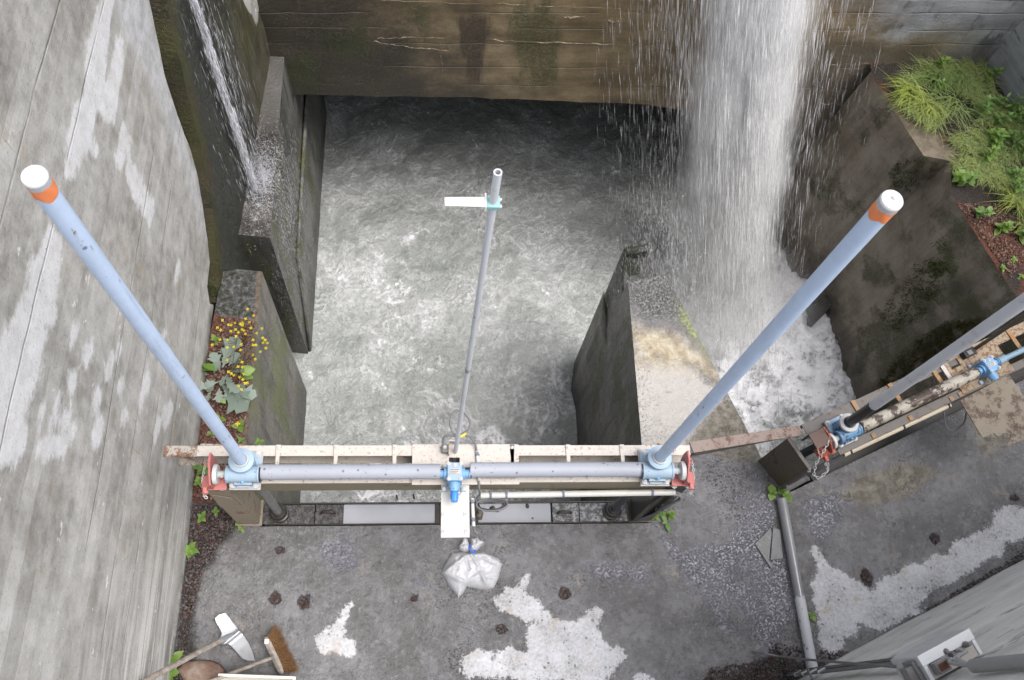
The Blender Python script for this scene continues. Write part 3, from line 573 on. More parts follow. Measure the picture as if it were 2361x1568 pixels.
me = poly_mesh('wall_body', lw_poly, .05, lambda Q: np.column_stack([np.full(len(Q), LX), Q]), {'lime': lambda Q: sdfs(Q, lime), 'band': lambda Q: sdfs(Q, bandp)},
               lift=lambda Q, W: np.column_stack([fbm(Q[:, 0]*1.1, Q[:, 1]*1.4, 3)*.008, 0*Q[:, 0], 0*Q[:, 0]]), drop=(-.6, 0, 0))
lw = thing('tall_left_wall', 'tall grey concrete wall with white lime streaks beside the deck', 'wall', (LX, 2, 0)); child(me, 'wall_body', [M['left'], M['warm']], lw)
# ---- lower left wall (black and slimy), standing a little proud of the grey one
p0 = np.array([-1.965, 3.2, 0]); p1 = np.array([-1.745, 6.58, 0]); ld = (p1-p0)/np.linalg.norm(p1-p0); ln = np.array([ld[1], -ld[0], 0])
top_px = [(372,-60),(385,0),(408,120),(438,240),(463,340),(476,400),(488,480),(497,560),(506,640),(508,700)]
tl = [((onplane(p, p0, ln)-p0)@ld, onplane(p, p0, ln)[2]) for p in top_px]
Ltot = np.linalg.norm(p1-p0)
lp = [(tl[-1][0]-.05, -3.7), (Ltot+.1, -3.7), (Ltot+.1, 2.9), (tl[0][0]+.05, 2.9)] + tl
me = poly_mesh('wall_body', lp, .05, lambda Q: p0+Q[:, :1]*ld+np.column_stack([0*Q[:, 0], 0*Q[:, 0], Q[:, 1]]), {'lime': lambda Q: sdfs(Q, [[((onplane(q, p0, ln)-p0)@ld, onplane(q, p0, ln)[2]) for q in [(558,-10),(596,-10),(596,40),(590,56),(582,30),(570,20)]]]), 'edge': lambda Q: np.min(np.hypot(Q[:, None, 0]-np.interp(np.linspace(0, 1, 60), np.linspace(0, 1, len(tl)), [t[0] for t in tl])[None], Q[:, None, 1]-np.interp(np.linspace(0, 1, 60), np.linspace(0, 1, len(tl)), [t[1] for t in tl])[None]), axis=1)},
               lift=lambda Q, W: (fbm(Q[:, 0]*5, Q[:, 1]*4, 9)*.012)[:, None]*ln[None], drop=tuple(-ln*.5))
lo = thing('lower_left_wall', 'black slimy concrete wall with the thin water jet running down it', 'wall', (-1.9, 5, -3.4)); child(me, 'wall_body', [M['lower'], M['lower']], lo)
# ---- back wall over the culvert
B0 = np.array([-1.98, 6.58, 0]); B1 = np.array([6.42, 6.86, 0]); bd = (B1-B0)/np.linalg.norm(B1-B0); bn = np.array([bd[1], -bd[0], 0]); BL = np.linalg.norm(B1-B0)
bs = lambda p: ((onplane(p, B0, bn)-B0)@bd, onplane(p, B0, bn)[2])
arch = [(0, bs((680,218))[1])] + [bs(p) for p in [(680,218),(860,222),(1090,225),(1300,233),(1480,240),(1560,252),(1620,270),(1655,300),(1690,345),(1712,400)]] + [(bs((1712,400))[0]+.1, -3.7)]
bp = [(0, 2.1)] + arch + [(BL, -3.7), (BL, 2.1)]
mossb = [[bs(p) for p in q] for q in ([(1150,30),(1260,0),(1300,60),(1290,200),(1210,210),(1190,120)],[(640,150),(720,120),(760,160),(720,220),(660,200)],[(740,90),(830,60),(860,120),(780,150)],[(940,10),(985,20),(980,80),(950,60)])]
blackb = [[bs(p) for p in q] for q in ([(1048,40),(1130,40),(1128,130),(1105,215),(1085,200),(1060,120)],)]
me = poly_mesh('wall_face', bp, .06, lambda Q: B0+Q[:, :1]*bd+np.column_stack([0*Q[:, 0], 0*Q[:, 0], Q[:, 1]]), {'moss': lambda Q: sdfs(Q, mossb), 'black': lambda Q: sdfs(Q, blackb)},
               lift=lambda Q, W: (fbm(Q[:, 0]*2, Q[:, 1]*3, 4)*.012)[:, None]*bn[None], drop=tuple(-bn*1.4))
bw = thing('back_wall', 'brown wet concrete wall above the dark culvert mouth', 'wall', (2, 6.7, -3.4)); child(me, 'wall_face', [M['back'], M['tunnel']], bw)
def seam(pts, r):                                             # raised crusts of lime along the pour joints
    mb = MB(); P = []
    for (a, b) in zip(pts[:-1], pts[1:]):
        for t in np.linspace(0, 1, 9)[:-1]:
            p = onplane((a[0]+(b[0]-a[0])*t, a[1]+(b[1]-a[1])*t+random.gauss(0, 1.1)), B0+bn*.012, bn); P.append(p)
    mb.tube(P, [max(.0008, 0.5*r*random.choice((.15, .4, .8, 1.2, 1.7))) for _ in P], 5); return mb
limec = NM('lime_crust'); M['crust'] = limec.fin(limec.ramp(limec.noise(30, 4), [(.35, (.11, .08, .045)), (.6, (.36, .30, .21))]), .85)
for pts, r in (([(868,88),(940,86),(1040,89)], .006), ([(1120,92),(1200,95),(1320,100),(1460,106)], .009), ([(860,95),(920,104),(960,112),(1045,118)], .005), ([(1240,14),(1360,18),(1460,22)], .004), ([(880,1),(1090,8),(1230,12)], .004), ([(1300,40),(1340,37),(1350,40)], .012), ([(1402,48),(1432,50)], .014), ([(1420,143),(1500,150),(1560,162),(1640,172)], .004), ([(1640,110),(1660,112),(1700,114)], .01), ([(1620,290),(1680,294)], .006), ([(1880,238),(1960,243),(2030,247)], .005), ([(1800,236),(1870,240)], .003), ([(1015,98),(1014,118),(1020,150),(1018,190)], .004), ([(1460,100),(1540,112),(1600,118)], .005), ([(1900,150),(2010,146),(2080,149)], .003)):
    child(seam(pts, r).mesh('lime_seam', smooth=60), 'lime_seam', M['crust'], bw)
mb = MB()                                                     # culvert behind the mouth: soffit and far end
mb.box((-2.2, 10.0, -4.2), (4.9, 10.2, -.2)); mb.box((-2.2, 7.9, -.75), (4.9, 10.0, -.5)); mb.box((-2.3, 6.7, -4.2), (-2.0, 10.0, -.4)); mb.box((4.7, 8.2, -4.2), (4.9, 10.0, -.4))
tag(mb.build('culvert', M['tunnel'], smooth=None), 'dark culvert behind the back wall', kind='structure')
# ---- right retaining wall and its terrace
topE = [(5.0, 6.70), (5.02, 6.54), (5.39, 5.56), (5.68, 5.51), (5.61, 5.06), (5.80, 4.49), (6.03, 3.88), (6.35, 3.05), (6.5, 2.6)]
botE = [(4.70, 6.75), (4.75, 6.5), (5.10, 5.72), (5.36, 5.50), (5.47, 5.12), (5.60, 4.4), (5.68, 3.8), (5.85, 3.0), (6.0, 2.5)]
TZ = -.3; vs = []; fs = []; NS = 8
for (a, b), (c, d) in zip(zip(topE[:-1], topE[1:]), zip(botE[:-1], botE[1:])):
    k = max(1, int(math.hypot(b[0]-a[0], b[1]-a[1])/.2)); o = len(vs)
    for i in range(k+1):
        for j in range(NS+1):
            t, u = i/k, j/NS; T = np.array([a[0]+(b[0]-a[0])*t, a[1]+(b[1]-a[1])*t]); Bq = np.array([c[0]+(d[0]-c[0])*t, c[1]+(d[1]-c[1])*t])
            q = T+(Bq-T)*u; vs.append((q[0], q[1], TZ+(-3.7-TZ)*u))
    for i in range(k):
        for j in range(NS): fs.append((o+i*(NS+1)+j, o+i*(NS+1)+j+1, o+(i+1)*(NS+1)+j+1, o+(i+1)*(NS+1)+j))
me = bpy.data.meshes.new('wall_face'); me.from_pydata(vs, [], fs)
rw = thing('right_retaining_wall', 'dark brown mossy concrete wall below the grassy terrace', 'wall', (5.6, 4.5, -3.4)); child(me, 'wall_face', M['right'], rw)
mb = MB(); stub = xyc([(1868,690),(1905,683),(1925,700),(1880,745)], -3.25); mb.plate(stub, -3.7, -3.22); child(mb.mesh('footing_block', smooth=30), 'footing_block', M['side'], rw, .02)
terr_poly = topE + [(9, 2.6), (9, 8), (5.0, 8)]
darkp = [xyc(q, TZ) for q in ([(2200,440),(2361,440),(2361,520),(2240,500)], [(2300,600),(2361,560),(2361,740),(2330,700)], [(1980,180),(2010,140),(2150,120),(2420,110),(2420,530),(2250,510),(2175,450),(2160,395),(2215,375),(2195,335),(2075,262),(2040,205)])]
palep = [xyc(q, TZ) for q in ([(2030,205),(2075,250),(2190,326),(2215,362),(2200,385),(2125,375)],)]
me = poly_mesh('terrace_ground', terr_poly, .06, flatz(TZ), {'dark': lambda Q: sdfs(Q, darkp), 'pale': lambda Q: sdfs(Q, palep)}, lift=lambda Q, W: np.column_stack([0*Q, .02*fbm(Q[:, 0]*4, Q[:, 1]*4)*(sdf(Q, terr_poly) > .1)]))
tag(link('terrace_ground', me, M['scoria']), 'red scoria ground of the terrace', kind='structure')
# ---- far right wall behind the grass
F0 = at((2270,146), TZ); F1 = at((2365,292), TZ); fd = (F1-F0)/np.linalg.norm(F1-F0); fn = np.array([-fd[1], fd[0], 0])*-1
F1 = F0+fd*3.2
me = poly_mesh('wall_body', [(-.12, -.05), (3.2, -.05), (3.2, 1.9), (-.12, 1.9)], .1, lambda Q: np.array([F0[0], F0[1], TZ])+Q[:, :1]*fd+np.column_stack([0*Q[:, 0], 0*Q[:, 0], Q[:, 1]]), {}, lift=lambda Q, W: (fbm(Q[:, 0]*2, Q[:, 1]*2, 4)*.01)[:, None]*fn[None], drop=tuple(-fn*.5))
fw = thing('far_right_wall', 'grey concrete wall in the corner behind the grass', 'wall', F0); child(me, 'wall_body', [M['grey'], M['grey']], fw)
# ---- lower right wall carrying the junction box
G0 = np.array([3.23, .282, 0]); G1 = np.array([5.237, 1.141, 0]); gd = (G1-G0)/np.linalg.norm(G1-G0); gn = np.array([-gd[1], gd[0], 0])
me = poly_mesh('wall_body', [(-1.3, -.02), (4.6, -.02), (4.6, 4.4), (-1.3, 4.4)], .08, lambda Q: G0+Q[:, :1]*gd+np.column_stack([0*Q[:, 0], 0*Q[:, 0], Q[:, 1]]), {}, lift=lambda Q, W: (fbm(Q[:, 0]*1.4, Q[:, 1]*1.4, 6)*.01)[:, None]*gn[None], drop=tuple(-gn*.5))
gw = thing('lower_right_wall', 'pale grey concrete wall behind the junction box', 'wall', G0); child(me, 'wall_body', [M['warm'], M['warm']], gw)
# ---- water of the pool
LAND = np.array([4.15, 5.75])
x = np.arange(-2.2, 6.3, .028); y = np.arange(1.2, 10.0, .028); gx, gy = np.meshgrid(x, y); sh = gx.shape
def g2(p, r): c = at(p, WZ); return np.exp(-((gx-c[0])**2+(gy-c[1])**2)/(2*r*r))
foam = 0.95*g2((1690,640),.55)+0.9*g2((1790,700),.55)+0.95*g2((1760,830),.5)+0.8*g2((1850,780),.45)+0.9*g2((1880,880),.4)+0.75*g2((1720,950),.4)+0.45*g2((1800,620),.4)+0.5*g2((1640,560),.45)+0.154*g2((900,640),.5)+0.138*g2((760,760),.35)+0.121*g2((1250,850),.5)+0.11*g2((900,900),.5)+0.165*g2((1000,1010),.5)+0.176*g2((1250,1000),.3)+0.088*g2((1100,700),.8)+0.7*g2((900,1140),.35)+0.6*g2((1150,1100),.4)+0.55*g2((1780,1000),.35)+0.165*g2((740,600),.2)+0.165*g2((740,880),.2)
foam = np.clip(foam*(1+.35*fbm(gx*1.7, gy*1.7, 2.0)), 0, 1.15)
aer_light = np.clip((6.75+.06*gx-gy)/1.7, 0, 1)+.0*gx  # aeration mixed with painted shade: water darkens toward the culvert
hh = .035*fbm(gx*1.8, gy*1.8, 1.0, 5, .55)+.12*np.clip(foam, 0, 1)*fbm(gx*3.4, gy*3.4, 5., 5, .62)+.16*np.exp(-((gx-LAND[0])**2+(gy-LAND[1])**2)/.35)
X = np.column_stack([gx.ravel(), gy.ravel(), (WZ+hh).ravel()])
ii = np.arange(sh[0]*sh[1]).reshape(sh); q = np.column_stack([ii[:-1, :-1].ravel(), ii[:-1, 1:].ravel(), ii[1:, 1:].ravel(), ii[1:, :-1].ravel()])
me = bpy.data.meshes.new('pool_water'); me.from_pydata(X.tolist(), [], q.tolist()); me.attributes.new('foam', 'FLOAT', 'POINT').data.foreach_set('value', foam.ravel().astype(np.float32)); me.attributes.new('aer_light', 'FLOAT', 'POINT').data.foreach_set('value', aer_light.ravel().astype(np.float32)); me.shade_smooth()
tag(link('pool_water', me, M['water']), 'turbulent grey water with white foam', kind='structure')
# ================================================================== materials of the machinery
def paint(name, base, rust=0.0, rough=.45, spots=None, dirt=(.10, .085, .07), dirtamt=.25, scale=1.0, rustcol=(.16, .07, .035)):
    N = NM(name); a = N.noise(9*scale, 6, .72); b = N.noise(40*scale, 4, .7); c = N.noise(3*scale, 4, .6)
    col = N.mix(N.sm(c, .35, .7, 0, .35), base, tuple(x*.8 for x in base))
    col = N.mix(N.sm(a, .54, .74, 0, dirtamt), col, dirt)
    rm = 0.0
    if rust:
        rm = N.sm(N.add(N.mul(a, .62), N.mul(b, .38)), .66-.20*rust, .70-.17*rust)
        col = N.mix(N.mul(rm, .9), col, N.ramp(b, [(.35, tuple(x*.35 for x in rustcol)), (.55, rustcol), (.7, (rustcol[0]*1.7, rustcol[1]*1.9, rustcol[2]*2))]))
    if spots:
        d, _ = N.vor(spots, N.warp(30, .01)); e, _ = N.vor(spots*2.3)
        sp = N.m('MAXIMUM', N.mul(N.sm(d, .13, .17, 1, 0), N.sm(N.noise(spots*.45, 2), .5, .53)), N.mul(N.sm(e, .10, .14, 1, 0), N.sm(N.noise(spots*.8, 2), .48, .52)))
        col = N.mix(N.mul(sp, .75), col, tuple(x*.22 for x in base))
    h = N.add(N.mul(a, .4), N.mul(b, .3), N.mul(rm, .5) if rust else 0.0)
    return N.fin(col, N.add(rough, N.mul(rm, .3)) if rust else N.sm(a, .3, .7, rough-.08, rough+.12), normal=N.bump(h, .25, .006), spec=.4)
M['cream_steel'] = paint('rust_spotted_cream_steel', (.52, .475, .43), rust=.5, rough=.5, dirt=(.27, .20, .14), dirtamt=.75, scale=4.5)
M['cream_steel_old'] = paint('flaked_cream_steel', (.36, .33, .29), rust=.9, rough=.6, dirt=(.12, .09, .06), dirtamt=.8)
M['web_steel'] = paint('mossy_grey_steel', (.20, .17, .12), rust=.45, rough=.6, dirt=(.075, .09, .012), dirtamt=.95, scale=.8, rustcol=(.20, .11, .05))
M['leg_steel'] = paint('stained_beige_steel', (.25, .21, .155), rust=.6, rough=.6, dirt=(.07, .05, .03), dirtamt=.9, scale=.7)
M['dark_steel'] = paint('dark_wet_steel', (.030, .026, .022), rust=.5, rough=.3, dirt=(.07, .055, .04), dirtamt=.8, rustcol=(.06, .035, .02))
M['rust_rail'] = paint('pink_rusty_rail', (.24, .19, .165), rust=.85, rough=.6, dirt=(.10, .06, .05), dirtamt=.9, scale=1.3, rustcol=(.13, .07, .05))
M['rail2'] = paint('wet_brown_rail', (.115, .10, .09), rust=.6, rough=.4, dirt=(.05, .04, .032), dirtamt=.8, rustcol=(.09, .05, .03))
M['tan_plate'] = paint('rusty_tan_plate', (.30, .24, .165), rust=.85, rough=.6, dirt=(.12, .085, .05), dirtamt=.95, scale=4)
M['orange_strap'] = paint('orange_rust_strap', (.28, .185, .11), rust=.9, rough=.65, dirt=(.30, .13, .03), dirtamt=.9, scale=2.5, rustcol=(.34, .16, .05))
M['sky_tube'] = paint('pale_blue_tube', (.40, .485, .64), rough=.42, dirt=(.27, .33, .44), dirtamt=.35, spots=3.2)
M['grey_tube'] = paint('pale_grey_tube', (.56, .57, .60), rough=.5, dirt=(.20, .18, .14), dirtamt=.5, spots=4)
M['guard'] = paint('lavender_grey_pipe', (.335, .35, .395), rough=.5, dirt=(.26, .27, .30), dirtamt=.2, spots=17)
M['jack_blue'] = paint('pale_blue_casting', (.30, .395, .49), rough=.5, dirt=(.20, .22, .24), dirtamt=.5, spots=26)
M['gear_blue'] = paint('mid_blue_casting', (.17, .34, .56), rough=.42, dirt=(.20, .22, .24), dirtamt=.35, spots=30)
M['vivid_blue'] = paint('bright_blue_wrap', (.06, .24, .74), rough=.35, dirtamt=.1)
M['deep_blue'] = paint('worn_blue_casting', (.13, .26, .42), rust=.75, rough=.4, dirt=(.03, .03, .032), dirtamt=.9, rustcol=(.05, .045, .045))
M['oily'] = paint('oily_black_steel', (.020, .021, .024), rust=.35, rough=.3, dirt=(.04, .09, .17), dirtamt=.8, rustcol=(.06, .06, .06))
M['red'] = paint('faded_red_paint', (.47, .165, .15), rust=.25, rough=.55, dirt=(.40, .22, .20), dirtamt=.5, scale=2, rustcol=(.22, .05, .035))
M['red2'] = paint('worn_red_paint', (.42, .095, .06), rust=.8, rough=.5, dirt=(.30, .12, .09), dirtamt=.6, scale=2, rustcol=(.08, .035, .025))
M['galv'] = paint('dull_zinc', (.42, .42, .42), rough=.45, dirt=(.30, .27, .22), dirtamt=.5, scale=4)
M['zinc_light'] = paint('bright_zinc', (.50, .50, .49), rough=.35, dirt=(.26, .23, .18), dirtamt=.4, scale=5)
M['white_panel'] = paint('off_white_panel', (.53, .52, .49), rough=.4, dirt=(.36, .30, .22), dirtamt=.35, scale=1.2)
M['white_pvc'] = paint('off_white_conduit', (.55, .535, .50), rough=.35, dirt=(.42, .36, .28), dirtamt=.3)
M['cream_pvc'] = paint('dirty_cream_conduit', (.50, .43, .33), rust=.35, rough=.45, dirt=(.15, .11, .07), dirtamt=.9, scale=2, rustcol=(.10, .075, .05))
M['grey_pvc'] = paint('wet_grey_conduit', (.17, .165, .16), rough=.35, dirt=(.08, .07, .06), dirtamt=.6)
M['cable'] = paint('grey_cable', (.15, .15, .155), rough=.5, dirtamt=.2); M['black'] = paint('black_rubber', (.012, .012, .014), rough=.45, dirtamt=.1)
M['clip_blue'] = paint('slate_blue_clamp', (.13, .15, .21), rough=.5, dirtamt=.1); M['orange'] = paint('orange_tape', (.78, .24, .09), rough=.6, dirt=(.85, .42, .25), dirtamt=.4, scale=3)
M['cap'] = paint('white_cap', (.64, .635, .625), rough=.4, dirt=(.60, .56, .50), dirtamt=.2); M['caprim'] = paint('grey_cap_rim', (.43, .44, .46), rough=.45)
M['teal'] = paint('teal_clamp', (.26, .46, .45), rough=.45, dirtamt=.15); M['plate_label'] = paint('worn_nameplate', (.44, .43, .42), rough=.4, dirt=(.10, .10, .10), dirtamt=.6, scale=9)
M['yellow'] = paint('yellow_tag', (.75, .60, .05), rough=.5)
def scuffed(name, base):
    N = NM(name); a = N.noise(5, 6, .72); st = N.noise(1, 5, .7, N.map((16, 16, 1.4))); fl = N.noise(1, 4, .65, N.map((9, 9, 2.2), loc=(3, 5, 1)))
    col = N.mix(N.sm(a, .38, .62, 0, .4), base, tuple(x*.82 for x in base)); col = N.mix(N.sm(st, .56, .70, 0, .35), col, (.25, .27, .30))
    col = N.mix(N.mul(N.sm(fl, .665, .70), .8), col, N.mix(N.sm(N.noise(60, 3), .45, .55), (.10, .08, .06), (.45, .44, .42)))
    d, _ = N.vor(7, N.warp(30, .02)); col = N.mix(N.mul(N.mul(N.sm(d, .07, .09, 1, 0), N.sm(N.noise(3, 2), .48, .55)), .7), col, (.06, .07, .12))
    return N.fin(col, N.sm(a, .3, .7, .36, .55), normal=N.bump(N.add(a, N.mul(fl, .6)), .18, .006), spec=.4)
M['sky_tube'] = scuffed('scuffed_pale_blue_tube', (.50, .605, .78))
def brown_pipe():
    N = NM('flaking_brown_pipe'); a = N.noise(7, 6, .75); b = N.noise(40, 4, .7)
    f = N.sm(N.add(N.mul(a, .8), N.mul(b, .2)), .49, .52)
    c = N.mix(f, N.ramp(b, [(.4, (.31, .28, .235)), (.65, (.42, .385, .32))]), N.ramp(b, [(.4, (.04, .028, .022)), (.65, (.10, .07, .055))]))
    return N.fin(c, N.sm(f, 0, 1, .55, .35), normal=N.bump(N.add(N.mul(f, .6), b), .4, .006), spec=.4)
M['brown_pipe'] = brown_pipe()
def still():
    N = NM('still_silty_water'); n = N.noise(2.5, 4, .5)
    return N.fin(N.mix(N.sm(n, .35, .65), (.295, .30, .315), (.34, .34, .36)), .06, spec=.5, IOR=1.33)
M['still'] = still()
HEX = lambda mb, p, d, r, h: mb.cyl(p, Vector(p)+Vector(d)*h, r, n=6)
def bolt_mesh(r=.017, h=.016):
    mb = MB(); mb.cyl((0, 0, 0), (0, 0, .004), r*1.35, n=16); mb.cyl((0, 0, .004), (0, 0, h), r, n=6); mb.cyl((0, 0, h), (0, 0, h+.007), r*.5, n=10)
    me = mb.mesh('bolt', smooth=30); me.materials.append(M['zinc_light']); return me
BOLT = bolt_mesh(); SBOLT = bolt_mesh(.010, .008)
def bolts(parent, pts, me=None, T=None, name='bolt'):
    for p in pts:
        q = (T @ Vector(p)) if T else Vector(p)
        R3 = T.to_3x3().to_4x4() if T else Matrix.Identity(4)
        inst(me or BOLT, name, parent, Matrix.Translation(q) @ R3 @ Matrix.Rotation(random.uniform(0, 1), 4, 'Z'))
def solve_z(xy, p, lo=2.0, hi=6.6):
    """height at which the plumb line through xy is seen on picture row p[1]"""
    for _ in range(50):
        z = (lo+hi)/2; v = ROT.T@(np.array([xy[0], xy[1], z])-CAMP); yy = PH/2-PF*v[1]/-v[2]
        if yy > p[1]: lo = z
        else: hi = z
    return z
# ================================================================== screw jacks with their tall spindle tubes
def jack(T, sgn, ztop, label, cols, sc=1.0, cap=True):
    """T: frame whose origin is the neck axis at frame level, x along the shaft; sgn: side of the guard pipe"""
    o = thing('screw_jack', label, 'screw jack', T.translation, 'screw jacks carrying the spindle tubes')
    body, tube, plate = cols; X = lambda v: v*sgn
    k = sc
    mb = MB(T); mb.box((-.105*k, -.155*k, .0), (.105*k, .115*k, .02)); mb.build('spacer_plate', M['cream_steel'] if sc == 1 else M['rail2'], o, bevel=.002)
    mb = MB(T)
    for z in (0,): mb.plate([(a*.102*k, b) for a, b in ((-1, -.150*k), (1, -.150*k), (1, .112*k), (-1, .112*k))], .021, .045)
    ob = mb.build('base_plate', plate, o); bv = ob.modifiers.new('round', 'BEVEL'); bv.width = .012; bv.segments = 3; bv.limit_method = 'ANGLE'
    bolts(o, [(a*.078*k, b*k, .045) for a in (-1, 1) for b in (-.128, .09)], T=T)
    mb = MB(T); mb.lathe((X(-.112)*k, -.07*k, .115), (X(.112)*k, -.07*k, .115), [(0, .045), (0, .060), (.06, .062), (.07, .056), (.93, .056), (.94, .062), (1, .062), (1, .045)], 28, True)
    mb.cyl((0, 0, .045), (0, 0, .195), .074*k, .066*k, 28); mb.plate([(-.06*k, -.14*k), (.06*k, -.14*k), (.05*k, .07*k), (-.05*k, .07*k)], .045, .10)
    mb.build('housing', body, o, bevel=.002)
    mb = MB(T); mb.lathe((0, 0, .195), (0, 0, .224), [(0, .066*k), (.1, .085*k), (.9, .085*k), (1, .080*k)], 32); mb.build('top_flange', plate if sc == 1 else M['galv'], o)
    mb = MB(T); mb.ring((0, 0, .224), (0, 0, .24), .053*k, .042*k, 28); mb.build('tube_collar', M['galv'] if sc == 1 else M['oily'], o)
    mb = MB(T); mb.box((-.045*k, -.149*k, .046), (.04*k, -.115*k, .058)); mb.build('nameplate', M['plate_label'], o)
    mb = MB(T); mb.lathe((0, -.124*k, .125), (0, -.14*k, .128), [(0, .012), (.6, .010), (1, .004)], 10); mb.build('grease_nipple', M['gear_blue'], o)
    r = .0392 if sc == 1 else .040
    z0 = T.translation.z
    mb = MB(T); mb.cyl((0, 0, .224), (0, 0, ztop-z0), r, n=40); mb.build('spindle_tube', tube, o)
    if sc != 1: mb = MB(T); mb.lathe((0, 0, .24), (0, 0, .66), [(0, r*1.02), (.7, r*1.02), (.85, r*1.015), (1, r*1.003)], 40, False); mb.build('oil_sleeve', M['oily'], o)
    if cap:
        zc = ztop-z0
        mb = MB(T); n = 40; vs = []; prof = [(-.075, r*1.03), (-.06, r*1.05), (-.035, r*1.04), (-.012, r*1.05), (.0, r*1.03)]
        for zz, rr in prof:
            for i in range(n):
                a = 6.2832*i/n; w_ = 1+.035*math.sin(a*5+zz*60)*(1 if zz < -.01 else .4); vs.append((rr*w_*math.cos(a), rr*w_*math.sin(a), zc+zz+.008*math.sin(a*3+1)*(zz < -.05)))
        mb.add(vs, [(i*n+j, i*n+(j+1) % n, (i+1)*n+(j+1) % n, (i+1)*n+j) for i in range(4) for j in range(n)]); mb.build('orange_tape', M['orange'], o, smooth=60)
        mb = MB(T); mb.lathe((0, 0, zc-.012), (0, 0, zc+.016), [(0, r*1.06), (1, r*1.08)], 40); mb.build('cap_rim', M['caprim'], o)
        mb = MB(T); mb.lathe((0, 0, zc+.016), (0, 0, zc+.028), [(0, r*1.075), (.6, r*1.06), (1, r*.98)], 40); mb.build('tube_cap', M['cap'], o)
        mb = MB(T); mb.cyl((.005, .004, zc+.028), (.007, .006, zc+.034), .009, n=10); mb.build('cap_stud', M['cap'], o)
    # hand shaft with its disc on the outer side
    mb = MB(T); mb.cyl((X(-.112)*k, -.07*k, .115), (X(-.175)*k, -.07*k, .115), .024, n=18); mb.cyl((X(-.14)*k, -.097*k, .125), (X(-.14)*k, -.07*k, .125), .008, n=10); mb.build('shaft_stub', M['galv'], o)
    mb = MB(T); mb.lathe((X(-.166)*k, -.07*k, .115), (X(-.196)*k, -.07*k, .115), [(0, .03), (.0, .066), (.85, .07), (1, .066), (1, .02)], 32); mb.build('shaft_disc', M['zinc_light'], o, bevel=.002)
    mb = MB(T); mb.ring((X(.112)*k, -.07*k, .115), (X(.122)*k, -.07*k, .115), .058, .02, 24); mb.build('shaft_seal', M['oily'], o)
    return o
def chain(parent, pts, r=.0028, L=.02):
    """open links, one object each"""
    tor = MB(); n1, n2 = 14, 5; vs = []
    for i in range(n1):
        a = 6.2832*i/n1; c = Vector((math.cos(a)*L*.62, math.sin(a)*L*.36, 0)); d = Vector((math.cos(a), math.sin(a), 0))
        for j in range(n2): b = 6.2832*j/n2; vs.append(c+d*r*math.cos(b)+Vector((0, 0, r*math.sin(b))))
    tor.add(vs, [(i*n2+j, i*n2+(j+1) % n2, ((i+1) % n1)*n2+(j+1) % n2, ((i+1) % n1)*n2+j) for i in range(n1) for j in range(n2)])
    me = tor.mesh('chain_link', smooth=60); me.materials.append(M['zinc_light'])
    P = [Vector(p) for p in pts]; k = 0
    for a, b in zip(P[:-1], P[1:]):
        n = max(1, int((b-a).length/(L*.95)))
        for i in range(n):
            q = a+(b-a)*((i+.5)/n); R3 = (b-a).to_track_quat('X', 'Z').to_matrix().to_4x4(); k += 1
            inst(me, 'chain_link', parent, Matrix.Translation(q) @ R3 @ Matrix.Rotation(math.radians(90*(k % 2)+20), 4, 'X'))
def lock(T, sgn, label, mat):
    """red bracket that chains the shaft disc"""
    o = thing('wheel_lock', label, 'lock bracket', T @ Vector((-.24*sgn, -.08, 0)), 'red lock brackets'); X = lambda v: -v*sgn
    mb = MB(T); mb.prism([(X(.204), -.15, .02), (X(.204), .035, .02), (X(.204), .055, .10), (X(.204), .055, .21), (X(.204), -.02, .225), (X(.204), -.15, .13)], (X(.014), 0, 0)); mb.build('lock_plate', mat, o, bevel=.002)
    mb = MB(T); mb.box((X(.125), -.155, .0), (X(.29), -.06, .016)); mb.build('foot', mat, o, bevel=.002)
    mb = MB(T); mb.prism([(X(.22), -.15, .016), (X(.285), -.15, .016), (X(.285), -.15, .05), (X(.22), -.15, .10)], (0, .085, 0)); mb.build('hasp_box', mat, o, bevel=.003)
    mb = MB(T); mb.ring((X(.255), -.19, .05), (X(.255), -.172, .05), .021, .011, 16); mb.box((X(.243), -.172, .03), (X(.268), -.15, .07)); mb.build('lug', mat, o)
    mb = MB(T); mb.tube([(X(.218), .01, .12), (X(.25), .014, .125), (X(.262), .0, .125), (X(.25), -.014, .12), (X(.218), -.012, .118)], .005, 8); mb.build('shackle', mat, o)
    W = lambda *p: T @ Vector(p)
    chain(o, [W(X(.258), -.002, .12), W(X(.275), -.04, .07), W(X(.283), -.09, .055), W(X(.276), -.12, .05)])
    chain(o, [W(X(.262), -.186, .04), W(X(.272), -.20, .01), W(X(.245), -.21, -.005), W(X(.262), -.188, .02)])
    return o
Z1 = 1.4
JL = at((555.7, 1060.6), Z1+.224); JR = at((1521.8, 1054.4), Z1+.224)
TL = Matrix.Translation((JL[0], JL[1], Z1)); TR = Matrix.Translation((JR[0], JR[1], Z1))
jack(TL, 1, solve_z(JL, (82, 415)), 'pale blue screw jack with the tall blue tube leaning out over the left wall', (M['jack_blue'], M['sky_tube'], M['jack_blue']))
jack(TR, -1, solve_z(JR, (2045, 469)), 'pale blue screw jack with the tall blue tube in front of the waterfall', (M['jack_blue'], M['sky_tube'], M['jack_blue']))
lock(TL, 1, 'faded red lock bracket beside the tall left wall, above the green weeds', M['red'])
lock(TR, -1, 'faded red lock bracket over the wet deck where the two hoist frames meet', M['red'])
